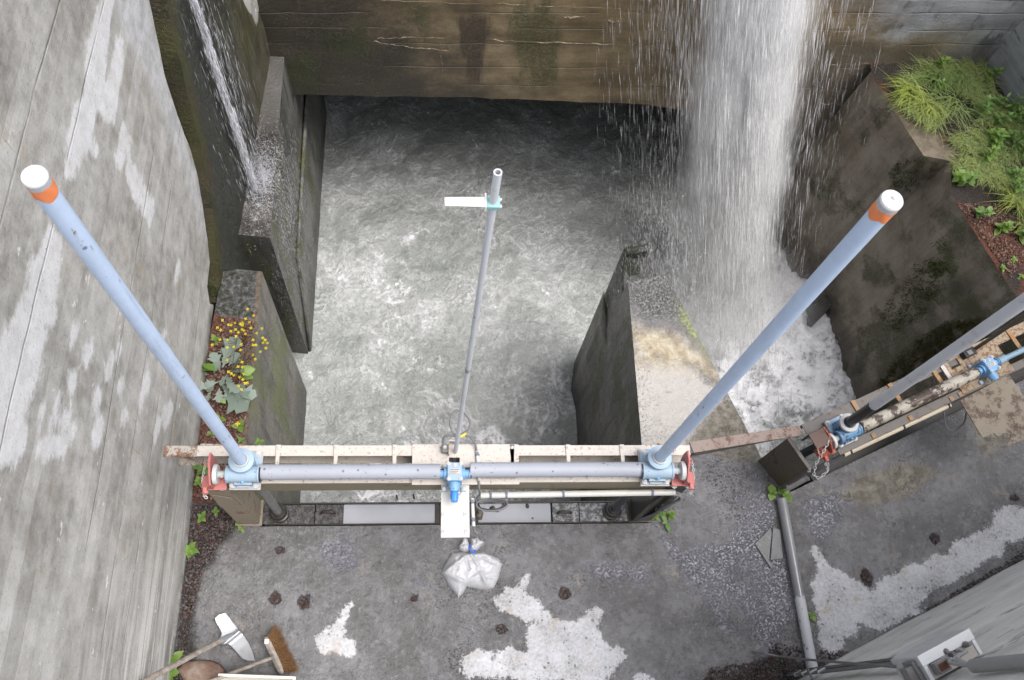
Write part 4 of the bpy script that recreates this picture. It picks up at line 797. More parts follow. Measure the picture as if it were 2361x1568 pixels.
# ================================================================== first hoist frame
fr = thing('hoist_frame', 'rust spotted cream steel hoist frame spanning the gate opening', 'hoist frame', (0.05, 1.65, 0))
mb = MB(); mb.box((-1.62, 1.712, Z1-.009), (1.902, 1.789, Z1)); mb.box((-1.62, 1.781, Z1-.2), (1.902, 1.789, Z1-.0095)); mb.box((-1.62, 1.712, Z1-.209), (1.902, 1.789, Z1-.2005)); mb.build('rear_channel', M['cream_steel'], fr, bevel=.0015)
mb = MB(); mb.box((-1.845, 1.708, Z1-.008), (-1.621, 1.787, Z1+.001)); mb.box((-1.845, 1.779, Z1-.2), (-1.621, 1.787, Z1-.0085)); mb.box((-1.79, 1.70, Z1-.21), (-1.621, 1.779, Z1-.2)); mb.build('channel_end', M['cream_steel_old'], fr, bevel=.0015)
for x0, x1 in ((-1.60, -1.30), (1.66, 1.80)): mb = MB(); mb.box((x0, 1.7895, Z1-.004), (x1, 1.80, Z1+.006)); mb.build('packing_strip', M['cream_steel_old'], fr)
mb = MB(); mb.box((-1.385, 1.518, Z1-.009), (1.81, 1.60, Z1)); mb.build('front_flange', M['cream_steel'], fr, bevel=.0015)
mb = MB(); mb.box((-1.385, 1.516, Z1-.22), (1.81, 1.526, Z1-.0095)); mb.box((-1.385, 1.526, Z1-.22), (1.81, 1.59, Z1-.21)); mb.build('front_web', M['web_steel'], fr, bevel=.0015)
for x0, x1, m_ in ((-1.575, -1.405, 'leg_steel'), (1.742, 1.90, 'dark_steel')):  # right leg: shade on its face put into a darker steel colour
    mb = MB(); mb.box((x0, 1.506, 0), (x1, 1.518, Z1-.0)); mb.box((x0, 1.518, 0), (x0+.012, 1.70, Z1-.21)); mb.box((x1-.012, 1.518, 0), (x1, 1.70, Z1-.21)); mb.box((x0-.02, 1.495, 0), (x1+.02, 1.71, .012)); mb.build('leg', M[m_], fr, bevel=.002)
    mb = MB(); mb.prism([(x0, 1.503, .72), (x1, 1.503, .72), (x1-.02, 1.503, 1.02), (x0+.02, 1.503, 1.14)], (0, -.006, 0)); mb.build('gusset', M[m_], fr)
    bolts(fr, [(x0+.03, 1.50, Z1-.05), (x1-.03, 1.50, Z1-.05)], T=None)
for px_, qx in ((641.5, 635), (775, 774), (910, 910), (1180.6, 1188), (1309.5, 1320), (1434, 1450)):
    a = at((px_, 1040), Z1)[0]; b = at((qx, 1108), Z1)[0]
    mb = MB(); w_ = .0165
    mb.prism([(a-w_, 1.792, Z1+.001), (a+w_, 1.792, Z1+.001), (a+w_, 1.735, Z1+.001), (a+w_*.8, 1.70, Z1+.001), (a+w_*.8, 1.615, Z1+.001), (a-w_*.8, 1.615, Z1+.001), (a-w_*.8, 1.70, Z1+.001), (a-w_, 1.735, Z1+.001)], (0, 0, .009))
    mb.box((a-.03, 1.608, Z1+.002), (a+.02, 1.620, Z1+.055)); mb.build('pipe_strap', M['cream_steel'], fr, bevel=.0015)
    mb = MB(); mb.box((b-.018, 1.53, Z1+.001), (b+.016, 1.565, Z1+.007)); mb.box((b-.02, 1.556, Z1+.0075), (b+.018, 1.563, Z1+.06)); mb.build('strap_foot', M['cream_steel'], fr, bevel=.001)
    inst(SBOLT, 'bolt', fr, Matrix.Translation((a, 1.77, Z1+.010))); inst(SBOLT, 'bolt', fr, Matrix.Translation((b, 1.54, Z1+.007)))
hx0, hy1 = at((1035, 1056), Z1)[:2]; hx1, hy0 = at((1060, 1067), Z1)[:2]
mb = MB(); cx0, cx1, zt = -.124, .637, Z1+.010
for bx in (((cx0, 1.58), (hx0, 1.793)), ((hx1, 1.58), (cx1, 1.793)), ((hx0, 1.58), (hx1, hy0)), ((hx0, hy1), (hx1, 1.793))): mb.box((bx[0][0], bx[0][1], Z1+.0005), (bx[1][0], bx[1][1], zt))
mb.build('mounting_plate', M['cream_steel'], fr)
mb = MB(); mb.box((cx0, 1.50, Z1+.0005), (cx1, 1.545, zt)); mb.build('mounting_plate', M['cream_steel'], fr, bevel=.003)
# ---- shaft guard pipes
def guard(p, q, r, label, mat, shaft=.018):
    o = thing('guard_pipe', label, 'guard pipe', (Vector(p)+Vector(q))/2, 'guard pipes over the drive shafts')
    mb = MB(); mb.ring(p, q, r, r*.93, 40); mb.build('pipe', mat, o)
    d = (Vector(q)-Vector(p)).normalized(); mb = MB(); mb.cyl(Vector(p)-d*.04, Vector(q)+d*.04, shaft, n=14); mb.build('drive_shaft', M['oily'], o); return o
gyl, gyr = at((800, 1088), Z1+.11)[1], at((1300, 1083), Z1+.11)[1]
guard((at((594, 1087), Z1+.11)[0], gyl, Z1+.112), (at((1015, 1087), Z1+.11)[0], gyl, Z1+.112), .0525, 'lavender grey guard pipe from the jack at the left wall to the middle gearbox', M['guard'])
guard((at((1084, 1087), Z1+.11)[0], gyr, Z1+.112), (at((1488, 1087), Z1+.11)[0], gyr, Z1+.112), .0525, 'lavender grey guard pipe above the long white conduit', M['guard'])
# ---- middle gearbox
def gearbox(T, label, body, cover, s=1.0, cap=True):
    o = thing('bevel_gearbox', label, 'gearbox', T.translation, 'gearboxes in the middle of the hoist frames')
    mb = MB(T); mb.box((-.052, -.065, .02), (.052, .065, .165)); mb.build('housing', body, o, bevel=.006)
    mb = MB(T); mb.box((-.05, -.063, .166), (.05, .063, .176)); mb.build('cover', cover, o, bevel=.003)
    mb = MB(T); mb.box((-.036, -.02, .177), (.038, .018, .180)); mb.build('nameplate', M['plate_label'], o)
    mb = MB(T)
    for k in range(3): mb.box((-.031, .009-.012*k, .1801), (.030-.008*k, .012-.012*k, .1809))
    mb.build('plate_print', M['black'], o)
    bolts(o, [(x, y, .177) for x in (-.042, .042) for y in (-.053, .053)], SBOLT, T, 'screw'); bolts(o, [(0, .042, .177)], SBOLT, T, 'oil_plug')
    for sg in (-1, 1):
        mb = MB(T); mb.cyl((sg*.052, 0, .11), (sg*.072, 0, .11), .044, n=24); mb.build('side_hub', body, o)
        mb = MB(T); mb.cyl((sg*.072, 0, .11), (sg*.102, 0, .11), .028, n=20); mb.cyl((sg*.102, 0, .11), (sg*.110, 0, .11), .038, n=20); mb.build('coupling', M['gear_blue'], o)
        mb = MB(T); mb.cyl((sg*.110, 0, .11), (sg*.118, 0, .11), .036, n=20); mb.build('rubber_ring', M['black'], o)
        mb = MB(T); mb.box((sg*.05, -.105, .011), (sg*.085, -.07, .022)); mb.box((sg*.05, .06, .011), (sg*.085, .09, .022)); mb.build('foot', cover, o, bevel=.003)
        bolts(o, [(sg*.07, -.088, .022), (sg*.07, .075, .022)], SBOLT, T)
    mb = MB(T); mb.lathe((0, -.065, .10), (0, -.125, .10), [(0, .040), (.6, .040), (.7, .036), (1, .034)], 24); mb.build('input_hub', body, o)
    if cap:
        mb = MB(T); n = 16; vs = []
        for i, (yy, rr) in enumerate(((-.125, .022), (-.14, .027), (-.17, .026), (-.195, .024), (-.20, .012))):
            for j in range(n): a = 6.2832*j/n; k = 1+.08*math.sin(a*4+i*1.3); vs.append((rr*k*math.cos(a), yy, .10+rr*k*math.sin(a)))
        mb.add(vs, [(i*n+j, i*n+(j+1) % n, (i+1)*n+(j+1) % n, (i+1)*n+j) for i in range(4) for j in range(n)]+[tuple(range(4*n, 5*n))]); mb.build('shaft_wrap', M['vivid_blue'], o, smooth=60)
    return o
gc = at((1048.5, 1087), Z1+.17); TG = Matrix.Translation((gc[0], gc[1], Z1))
gearbox(TG, 'light blue gearbox with a bright blue wrapped shaft end above the white plate', M['gear_blue'], M['jack_blue'])
# ---- white motor plate hanging out over the deck
mp = thing('motor_plate', 'off white steel plate with four clamped bolts above the plastic bag', 'plate', (.18, 1.3, Z1-.02))
mb = MB(); a, b = at((1017, 1128), Z1-.02), at((1082, 1239), Z1-.02); mb.box((a[0], b[1], Z1-.026), (b[0]+.002, 1.515, Z1-.018)); mb.build('plate', M['white_panel'], mp, bevel=.001)
mb = MB(); mb.box((a[0]+.02, 1.17, Z1-.06), (a[0]+.028, 1.515, Z1-.0265)); mb.box((b[0]-.03, 1.17, Z1-.06), (b[0]-.022, 1.515, Z1-.0265)); mb.build('plate_rib', M['white_panel'], mp)
for p in ((1024, 1187), (1075, 1186), (1025, 1226), (1077, 1225)):
    q = at(p, Z1-.018); mb = MB(); mb.box((q[0]-.018, q[1]-.018, Z1-.0175), (q[0]+.016, q[1]+.018, Z1-.010)); mb.build('clamp_pad', M['cap'], mp, bevel=.002); inst(SBOLT, 'bolt', mp, Matrix.Translation((q[0], q[1], Z1-.010)))
mb = MB()
for p, q in (((1049, 1141), (1058, 1133)), ((1062, 1142), (1070, 1134)), ((1053, 1148), (1058, 1141)), ((1040, 1143), (1048, 1150))):
    mb.bar(at(p, Z1-.004), at(q, Z1+.004), .014, .004)
mb.build('tape_end', M['cap'], mp)
# ---- position rod with its flag
RB = at((1050, 1043), Z1); RT = at((1148, 397), 4.86)
rod_at = lambda t: V(RB)+(V(RT)-V(RB))*t
ro = thing('position_rod', 'slender grey rod with a white flag arm standing in mid water', 'gauge rod', RB)
mb = MB(); mb.cyl(rod_at(-.06), rod_at(.985), .0152, n=20, cap=False); mb.ring(rod_at(.90), rod_at(1), .0165, .0115, 20); mb.cyl(rod_at(.93), rod_at(.935), .0118, n=12); mb.build('rod', M['grey_tube'], ro)
def t_of(p):
    lo_, hi_ = 0., 1.
    for _ in range(40):
        t = (lo_+hi_)/2; v = ROT.T@(np.array(rod_at(t))-CAMP); yy = PH/2-PF*v[1]/-v[2]
        lo_, hi_ = (t, hi_) if yy > p[1] else (lo_, t)
    return t
kp = rod_at(t_of((1138, 468))); dz = (V(RT)-V(RB)).normalized(); Tk = Matrix.Translation(kp) @ dz.to_track_quat('Z', 'Y').to_matrix().to_4x4()
Tk = Matrix.Translation(kp)
mb = MB(Tk); mb.box((-.026, -.026, -.012), (.026, .028, .012)); mb.build('clamp', M['teal'], ro, bevel=.003)
mb = MB(Tk); mb.box((-.034, -.030, -.016), (-.0265, .034, .018)); mb.prism([(-.188, -.022, .004), (-.034, -.026, .010), (-.034, .018, .010), (-.19, .016, .004)], (0, 0, .005)); mb.build('flag_arm', paint('white_rust_edged_steel', (.72, .69, .67), rust=.45, rough=.5, scale=4), ro, bevel=.001)
mb = MB(Tk); mb.cyl((.026, .014, .002), (.034, .014, .002), .007, n=6); mb.cyl((.026, -.016, .002), (.034, -.016, .002), .007, n=6); mb.build('clamp_bolt', M['zinc_light'], ro)
ls = thing('limit_switch', 'small grey switch box bolted beside the foot of the slender rod', 'limit switch', at((1028, 1033), Z1+.02))
q = at((1030, 1034), Z1+.05); mb = MB(); mb.box((q[0]-.034, q[1]-.03, Z1+.012), (q[0]+.012, q[1]+.028, Z1+.06)); mb.build('switch_box', M['grey_pvc'], ls, bevel=.005)
mb = MB(); mb.box((q[0]+.0125, q[1]-.045, Z1+.011), (q[0]+.018, q[1]+.055, Z1+.075)); mb.box((q[0]+.018, q[1]+.047, Z1+.011), (q[0]+.07, q[1]+.055, Z1+.075)); mb.build('bracket', M['cream_steel'], ls, bevel=.001)
inst(SBOLT, 'bolt', ls, Matrix.Translation((q[0]-.014, q[1]+.008, Z1+.06)))
# ---- conduits and cables of the first hoist
def curve(pts, n=8):
    """Catmull-Rom through points"""
    P = [Vector(p) for p in pts]; P = [P[0]*2-P[1]]+P+[P[-1]*2-P[-2]]; r = []
    for i in range(1, len(P)-2):
        for k in range(n):
            t = k/n; r.append(.5*((2*P[i])+(P[i+1]-P[i-1])*t+(2*P[i-1]-5*P[i]+4*P[i+1]-P[i+2])*t*t+(3*P[i]-P[i-1]-3*P[i+1]+P[i+2])*t**3))
    return r+[P[-2]]
def pipe(name, label, cat, p, q, r, mat, clamps=(), clampmat=None, group=None, open_=True):
    o = thing(name, label, cat, (Vector(p)+Vector(q))/2, group); mb = MB()
    mb.ring(p, q, r, r*.82, 24); mb.build('pipe', mat, o); d = Vector(q)-Vector(p)
    for t in clamps: mb = MB(); c = Vector(p)+d*t; u = d.normalized(); mb.ring(c-u*.008, c+u*.008, r*1.16, r*.98, 24); mb.box(tuple(c+Vector((-.008, -.004, r*1.1))), tuple(c+Vector((.008, .02, r*1.3)))); mb.build('clamp', clampmat or M['clip_blue'], o)
    return o
ZC = 1.22
pipe('cable_conduit', 'long white conduit strapped along the front of the hoist frame', 'conduit', at((1108, 1142), ZC), at((1556, 1135), ZC), .0235, M['white_pvc'], (.05, .13, .42, .88), group='white conduits on the hoist')
pipe('cable_conduit', 'short white conduit running along the right edge of the white plate', 'conduit', at((1089, 1149), Z1-.03), at((1092, 1214), Z1-.03), .0125, M['white_pvc'], (.16, .80), group='white conduits on the hoist')
pipe('cable_conduit', 'short white conduit passing beneath the guard pipe near the rod', 'conduit', at((1100, 1041), Z1+.024), at((1105, 1109), Z1+.024), .0125, M['white_pvc'], (.12,), group='white conduits on the hoist')
def cable(label, pts, r, mat=None, group='grey cables of the hoist', n=8): 
    mb = MB(); mb.tube(curve(pts, n), r, 8); o = mb.build('cable', mat or M['cable'], None, smooth=60); return tag(o, label, 'cable', group)
A_ = lambda x, y, z: at((x, y), z)
cable('looped grey cable circling the foot of the slender rod', [A_(1020,1030,1.46), A_(1026,1006,1.5), A_(1055,1004,1.5), A_(1078,992,1.52), A_(1083,970,1.54), A_(1063,948,1.55), A_(1043,955,1.55), A_(1038,980,1.54), A_(1048,1000,1.52), A_(1075,1004,1.5), A_(1093,1018,1.46), A_(1100,1043,1.425)], .0075)
mb = MB(); mb.tube(curve([A_(1062,1006,1.506), A_(1069,1003,1.51), A_(1074,999,1.512)], 4), .0095, 8); tag(mb.build('cable_tag', M['yellow'], None), 'small yellow tag on the looped grey cable', 'tag')
cable('grey cable dropping from the frame front to the cable coil', [A_(1104,1109,1.425), A_(1105,1128,1.40), A_(1106,1140,1.3), A_(1100,1148,1.26), A_(1098,1156,1.24)], .0075)
coil = thing('cable_coil', 'coil of black grey cable hanging over the water filled gate top', 'cable coil', A_(1135, 1163, 1.15))
for k in range(3):
    mb = MB(); pts = [A_(1134+ (36-3*k)*math.cos(t)-2*k, 1163+(15-2.2*k)*math.sin(t)+.12*(36*math.cos(t))*-.15+k*1.5, 1.18-.03*k+.01*math.sin(2*t+k)) for t in np.linspace(0, 6.283, 26)]; mb.tube(pts, .0085, 8); mb.build('cable_turn', M['cable'], coil, smooth=60)
mb = MB(); mb.tube(curve([A_(1100,1148,1.2), A_(1103,1160,1.17), A_(1110,1172,1.15), A_(1150,1180,1.15)], 5), .006, 6); mb.build('cable_tie', M['black'], coil, smooth=60)
cable('bent grey cable end sticking out below the short conduit', [A_(1092,1213,Z1-.03), A_(1094,1222,Z1-.05), A_(1101,1230,Z1-.06), A_(1110,1230,Z1-.05), A_(1115,1225,Z1-.03)], .0085)
bn_ = thing('cable_bundle', 'bundle of grey cables running down the dark right leg into the slot', 'cable bundle', A_(1540, 1150, 1.1))
for k in range(4):
    mb = MB(); e = k*3; mb.tube(curve([A_(1553,1134+k*3,1.22), A_(1566,1137+e*.6,1.22), A_(1569,1146+e*.6,1.19), A_(1557-e,1157+e*.3,1.02), A_(1520-e,1180+e*.3,.5), A_(1487-e*1.5,1196+e*.2,.06)], 6), .0085, 8); mb.build('cable', M['cable'], bn_, smooth=60)
for t in (.3, .5): mb = MB(); c = Vector(A_(1557, 1157, 1.02)).lerp(Vector(A_(1487, 1196, .06)), t); d = (Vector(A_(1487, 1196, .06))-Vector(A_(1557, 1157, 1.02))).normalized(); mb.ring(c-d*.006, c+d*.006, .034, .028, 14); mb.build('cable_tie', M['black'], bn_)
# ================================================================== gate leaf with water standing in its top
gl = thing('gate_leaf', 'dark steel sluice gate with water standing in its top cells', 'sluice gate', (.16, 1.59, -3.4))
mb = MB(); mb.box((-1.365, 1.497, -3.6), (1.70, 1.686, -.062)); mb.build('leaf_body', M['dark_steel'], gl)
mb = MB(); mb.box((-1.365, 1.497, -.0615), (1.70, 1.507, .003)); mb.box((-1.365, 1.672, -.0615), (1.70, 1.686, .006)); mb.build('top_rim', M['dark_steel'], gl, bevel=.002)
def wetplate(name, a, b):
    N = NM(name); n = N.noise(26, 5, .75); h = N.noise(50, 4, .8)
    return N.fin(N.mix(N.sm(n, .44, .58), a, b), N.sm(n, .4, .6, .12, .3), normal=N.bump(N.add(n, N.mul(h, .4)), .9, .015), spec=.7)
M['wp_dark'] = wetplate('wet_black_plate', (.018, .015, .013), (.075, .066, .06)); M['wp_light'] = wetplate('wet_grey_plate', (.05, .048, .045), (.27, .27, .275))
xw = [at((p, 1185), 0)[0] for p in (793, 1003, 1103, 1271)]; xs = [at((p, 1185), 0)[0] for p in (612, 726, 791, 1274, 1336, 1446)]
for x0, x1, m_ in ((xs[0]-.02, xs[1]-.003, 'wp_dark'), (xs[1]+.003, xs[2], 'wp_dark'), (xs[3], xs[4]-.003, 'wp_light'), (xs[4]+.003, xs[5], 'wp_light')):
    mb = MB(); mb.box((x0, 1.508, -.0615), (x1, 1.671, -.004)); mb.build('top_plate', M[m_], gl, bevel=.003)
for x0, x1 in ((xw[0]-.004, xw[1]), (xw[2], xw[3]-.004)):
    mb = MB(); mb.box((x0, 1.508, -.0615), (x1, 1.671, -.012)); mb.build('cell_water', M['still'], gl)
mb = MB(); mb.box((xw[1]+.001, 1.508, -.0615), (xw[1]+.035, 1.671, .002)); mb.box((xw[2]-.03, 1.508, -.0615), (xw[2]-.001, 1.671, .002)); mb.box((xw[1]+.0355, 1.508, -.0615), (xw[2]-.031, 1.671, -.03)); mb.build('cell_wall', M['dark_steel'], gl, bevel=.002)
for p in (757, 1301):
    c = at((p, 1183), 0); mb = MB(); pts = [(c[0]-.055, c[1], -.005), (c[0]-.05, c[1], .03), (c[0]-.03, c[1], .045), (c[0]+.03, c[1], .045), (c[0]+.05, c[1], .03), (c[0]+.055, c[1], -.005)]; mb.tube(curve(pts, 4), .013, 8); mb.build('lifting_handle', M['dark_steel'], gl, smooth=60)
for x0, m_ in ((JL[0]+.02, 'rail2'), (JR[0]-.04, 'oily')):
    c = Vector((x0, 1.592, 0)); mb = MB(); mb.lathe(c+Vector((0, 0, -.004)), c+Vector((0, 0, .10)), [(0, .078), (.5, .078), (.55, .066), (1, .062)], 24); mb.build('rod_boss', M['dark_steel'], gl)
    mb = MB(); mb.ring(c+Vector((0, 0, .10)), c+Vector((0, 0, .14)), .045, .034, 20); mb.build('rod_nut', M['dark_steel'], gl)
    mb = MB(); mb.cyl(c+Vector((0, 0, .09)), (x0, 1.60, Z1-.0), .034, n=20); mb.build('lifting_rod', M['grey_pvc'] if m_ == 'rail2' else M['oily'], gl)
    bolts(gl, [(c.x+.07*math.cos(a), c.y+.055*math.sin(a), -.004) for a in (.7, 2.4, 3.9)], SBOLT)
mb = MB(); [mb.bar(at(p, .01), at(q, .055), .014, .012) for p, q in (((1092-176, 1151), (1092-178, 1142)), ((955, 1150), (953, 1140)))]; mb.build('seal_bolt', M['dark_steel'], gl)
rk = NM('wet_brown_stone'); M['stone'] = rk.fin(rk.mix(rk.sm(rk.noise(20), .4, .6), (.03, .022, .014), (.11, .09, .065)), .3, normal=rk.bump(rk.noise(40), .5, .01))
def rock(name, p, z, r, label, mat, group=None, sq=.7):
    mb = MB(); bm = bmesh.new(); bmesh.ops.create_icosphere(bm, subdivisions=2, radius=1); s_ = random.random()*50
    for v in bm.verts: v.co *= 1+.28*float(pn(v.co.x*1.3+s_, v.co.y*1.3, v.co.z*1.3)); v.co.z *= sq
    c = at(p, z); mb.add([Vector((v.co.x*r[0]+c[0], v.co.y*r[1]+c[1], v.co.z*(r[0]+r[1])/2+z)) for v in bm.verts], [[v.index for v in f.verts] for f in bm.faces]); bm.free()
    return tag(mb.build(name, mat, None, smooth=40), label, 'stone', group)
for p, r, l in (((1105, 1186), (.034, .05), 'largest brown stone in the water cell beside the white plate'), ((1136, 1173), (.026, .024), 'round brown stone in the water cell under the cable coil'), ((1119, 1176), (.015, .012), 'tiny brown stone beside the cable coil in the water cell'), ((1216, 1167), (.016, .02), 'small brown stone alone toward the right end of the water cell'), ((1228, 1195), (.009, .009), 'pebble at the near edge of the right water cell')):
    rock('stone', p, -.006, r, l, M['stone'], 'stones lying in the gate top')
# ================================================================== second hoist (oblique, lower)
Z2 = .72; ANG = math.radians(23.6)
J2 = at((1958.7, 973.8), Z2+.224); T2 = Matrix.Translation((J2[0], J2[1], Z2)) @ Matrix.Rotation(ANG, 4, 'Z'); I2 = T2.inverted()
loc2 = lambda p, z=Z2: I2 @ V(at(p, z))
jack(T2, 1, 4.4, 'oil stained blue screw jack whose pale grey tube runs out at the right', (M['deep_blue'], M['grey_tube'], M['jack_blue']), sc=.92, cap=False)
f2 = thing('hoist_frame', 'brown rusty hoist frame set obliquely over the right gate opening', 'hoist frame', T2 @ Vector((1, 0, -.6)))
ra, rb = loc2((1853, 989)), loc2((2333, 770)); ry = (ra.y+rb.y)/2
fa, fb = loc2((1998, 1011), Z2-.01), loc2((2217, 904), Z2-.01); fy = (fa.y+fb.y)/2
mb = MB(T2); mb.box((ra.x, ry-.045, -.009), (3.4, ry+.045, 0)); mb.box((ra.x, ry+.036, -.2), (3.4, ry+.045, -.0095)); mb.build('rear_channel', M['rail2'], f2, bevel=.002)
mb = MB(T2); mb.box((1.35, ry-.043, .0005), (3.4, ry+.047, .004)); mb.build('rust_cover', M['tan_plate'], f2)
mb = MB(T2); mb.box((-.10, fy-.035, -.009), (3.4, fy+.035, 0)); mb.box((-.10, fy-.035, -.2), (3.4, fy-.026, -.0095)); mb.build('front_channel', M['rail2'], f2, bevel=.002)
mb = MB(T2); mb.box((ra.x+.03, ry-.06, -.2), (-.12, ry-.046, -.01)); mb.box((-.15, fy, -.05), (-.11, ry-.05, -.001)); mb.build('cross_member', M['rail2'], f2, bevel=.002)
ma, mb_, mc = loc2((2180, 850)), loc2((2314, 829)), loc2((2293, 787))
mb = MB(T2); h0, h1 = loc2((2207, 830)), loc2((2240, 812)); x0, x1 = ma.x, mb_.x+.02; yb, yt = fy-.02, ry+.05; hx0, hx1 = 1.235, 1.335; hy0, hy1 = .055, .125
for bx in (((x0, yb), (hx0, yt)), ((hx1, yb), (x1, yt)), ((hx0, yb), (hx1, hy0)), ((hx0, hy1), (hx1, yt))): mb.box((bx[0][0], bx[0][1], .0045), (bx[1][0], bx[1][1], .014))
mb.build('mounting_plate', M['tan_plate'], f2)
for px_, m_ in (((1972, 938), 'orange_strap'), ((2056, 897), 'orange_strap'), ((2146, 848), 'orange_strap'), ((2166, 838), 'cream_steel'), ((2330, 775), 'orange_strap')):
    a = loc2(px_).x; mb = MB(T2); mb.box((a-.02, fy+.10, .005), (a+.02, ry+.05, .016)); mb.box((a-.02, fy+.10, .0165), (a+.02, fy+.11, .05)); mb.build('pipe_strap', M[m_], f2, bevel=.002)
    mb = MB(T2); mb.box((a-.018, fy-.03, .001), (a+.02, fy+.012, .009)); mb.build('strap_foot', M['orange_strap'], f2, bevel=.001)
# dark side plate that carries the end of the frame
b0, b1 = at((1747, 1063), 0), at((1801, 1126), 0); dv = V(b1)-V(b0); nv = Vector((dv.y, -dv.x, 0)).normalized()*-.014
mb = MB(); mb.prism([V(b0), V(b1), V(b1)+Vector((0, 0, .66)), V(b0)+Vector((0, 0, .74))], nv); mb.build('side_plate', M['leg_dark'] if 'leg_dark' in M else paint('dark_stained_plate', (.085, .068, .05), rust=.6, rough=.4, dirt=(.17, .145, .12), dirtamt=.95, scale=.8, rustcol=(.045, .032, .022)), f2, bevel=.002)
mb = MB(); e = V(b1)-nv*0; mb.bar(V(b1)+Vector((0, 0, .0)), V(b1)+Vector((0, 0, .64)), .03, .03, up=(1, 0, 0)); mb.bar(V(b0)+Vector((0, 0, .74)), V(b1)+Vector((0, 0, .665)), .03, .014); mb.build('side_plate_edge', M['rail2'], f2)
lk = thing('link_rail', 'pinkish rusty rail joining the two hoist frames over the pier', 'rail', at((1720, 1012), 1.0))
mb = MB(); p, q = V(at((1594, 1032), 1.36)), V(at((1847, 992), .80)); mb.bar(p, q, .085, .010); mb.build('top_flange', M['rust_rail'], lk, bevel=.002)
mb = MB(); s_ = Vector((0, -.03, -.075)); mb.bar(p+s_+Vector((.02, 0, 0)), q+s_+Vector((-.12, 0, 0)), .012, .10); mb.build('web', M['rail2'], lk, bevel=.002)
lock(T2, 1, 'worn red lock bracket with a hanging chain beside the dark side plate', M['red2'])
lk2 = [o for o in bpy.data.objects if o.name.startswith('wheel_lock')][-1]
lk2 = sorted([o for o in bpy.data.objects if o.get('category') == 'lock bracket'], key=lambda o: o.location.x)[-1]
mb = MB(T2); mb.box((-.36, -.08, .195), (-.205, .05, .207)); mb.build('cover_plate', paint('brown_rust_cover', (.085, .045, .033), rust=.6, rough=.4, dirt=(.16, .13, .11), dirtamt=.4, scale=2, rustcol=(.06, .03, .02)), lk2, bevel=.002)
W2 = lambda *p: T2 @ Vector(p)
chain(lk2, [W2(-.24, -.06, .22), W2(-.31, -.12, .17), W2(-.37, -.17, .08), W2(-.40, -.24, .0), W2(-.36, -.28, -.02), W2(-.28, -.26, .02), W2(-.255, -.20, .05)], r=.0032, L=.026)
gp, gq = loc2((1996, 989), Z2+.1), loc2((2250, 866), Z2+.1); gy = (gp.y+gq.y)/2
g2o = guard(W2(.125, -.065, .115), W2(gq.x, -.065, .115), .050, 'flaking brown guard pipe on the oblique hoist frame', M['brown_pipe'])
mb = MB(T2); mb.ring((gq.x*.62, -.065, .115), (gq.x*.62+.012, -.065, .115), .0525, .0495, 30); mb.build('pipe_joint', M['brown_pipe'], g2o)
TG2 = T2 @ Matrix.Translation((gq.x+.13, -.06, .006)) @ Matrix.Rotation(math.radians(2), 4, 'Z')
gearbox(TG2, 'blue gearbox with a worn label on the oblique rusty frame', M['gear_blue'], M['gear_blue'], cap=False)
mb = MB(); mb.tube([W2(gq.x+.27, -.06, .115), W2(3.3, -.06, .115)], .024, 16); mb.cyl(W2(gq.x+.25, -.06, .115), W2(gq.x+.33, -.06, .115), .036, n=20)
tag(mb.build('drive_shaft', paint('chipped_blue_shaft', (.20, .30, .38), rust=.55, rough=.5, scale=2), None), 'thin chipped blue drive shaft leaving the frame at the right', 'shaft')
pp = loc2((2246, 806), Z2+.02); pr = thing('position_rod', 'slender brown rod standing close behind the pale grey tube', 'gauge rod', W2(pp.x, pp.y, 0))
mb = MB(); mb.cyl(W2(pp.x, pp.y, .016), W2(pp.x, pp.y, 3.6), .0165, n=18); mb.build('rod', paint('brown_stained_rod', (.10, .082, .06), rough=.5), pr)
sw = loc2((2230, 820), Z2+.03); ls2 = thing('limit_switch', 'black switch box half hidden behind the pale grey tube', 'limit switch', W2(sw.x, sw.y, 0))
mb = MB(T2); mb.box((sw.x-.05, sw.y-.02, .0145), (sw.x+.07, sw.y+.045, .075)); mb.build('switch_box', M['black'], ls2, bevel=.005); mb = MB(T2); mb.box((sw.x-.02, sw.y-.01, .0755), (sw.x+.03, sw.y+.03, .082)); mb.build('switch_lid', M['grey_pvc'], ls2, bevel=.003)
# rusty motor plate of the second hoist, with its cut-out
cpx = crop([(1950,655),(2115,900),(2115,1130),(1930,1205),(1968,1140),(1965,1115),(1940,1103),(1905,1107),(1870,1132),(1838,1102),(1755,1138),(1585,860)], 1.8896, 3000, 1150)
mpl = thing('motor_plate', 'large rusty brown plate with a rounded cut-out over the right deck', 'plate', at((2290, 950), Z2-.02))
mb = MB(); mb.prism([V(at(p, Z2-.03)) for p in cpx], (0, 0, .008)); mb.build('plate', paint('rust_streaked_plate', (.20, .165, .118), rust=.8, rough=.5, dirt=(.085, .07, .05), dirtamt=.95, scale=.9, rustcol=(.105, .07, .055)), mpl, smooth=None)
c0, c1 = at((1945, 1049), Z2-.06), at((2190, 934), Z2-.06)
pipe('cable_conduit', 'dirty cream conduit lying along the oblique hoist frame', 'conduit', c0, c1, .021, M['cream_pvc'], (.06, .55, .98), M['black'])
pipe('cable_conduit', 'short wet grey conduit at the foot of the dark side plate', 'conduit', at((1815, 1124), .14), at((1863, 1097), .24), .036, M['grey_pvc'], (.94,), M['grey_pvc'])
cb = thing('cable_bundle', 'fan of grey cables leaving the short grey conduit', 'cable bundle', at((1890, 1080), .4))
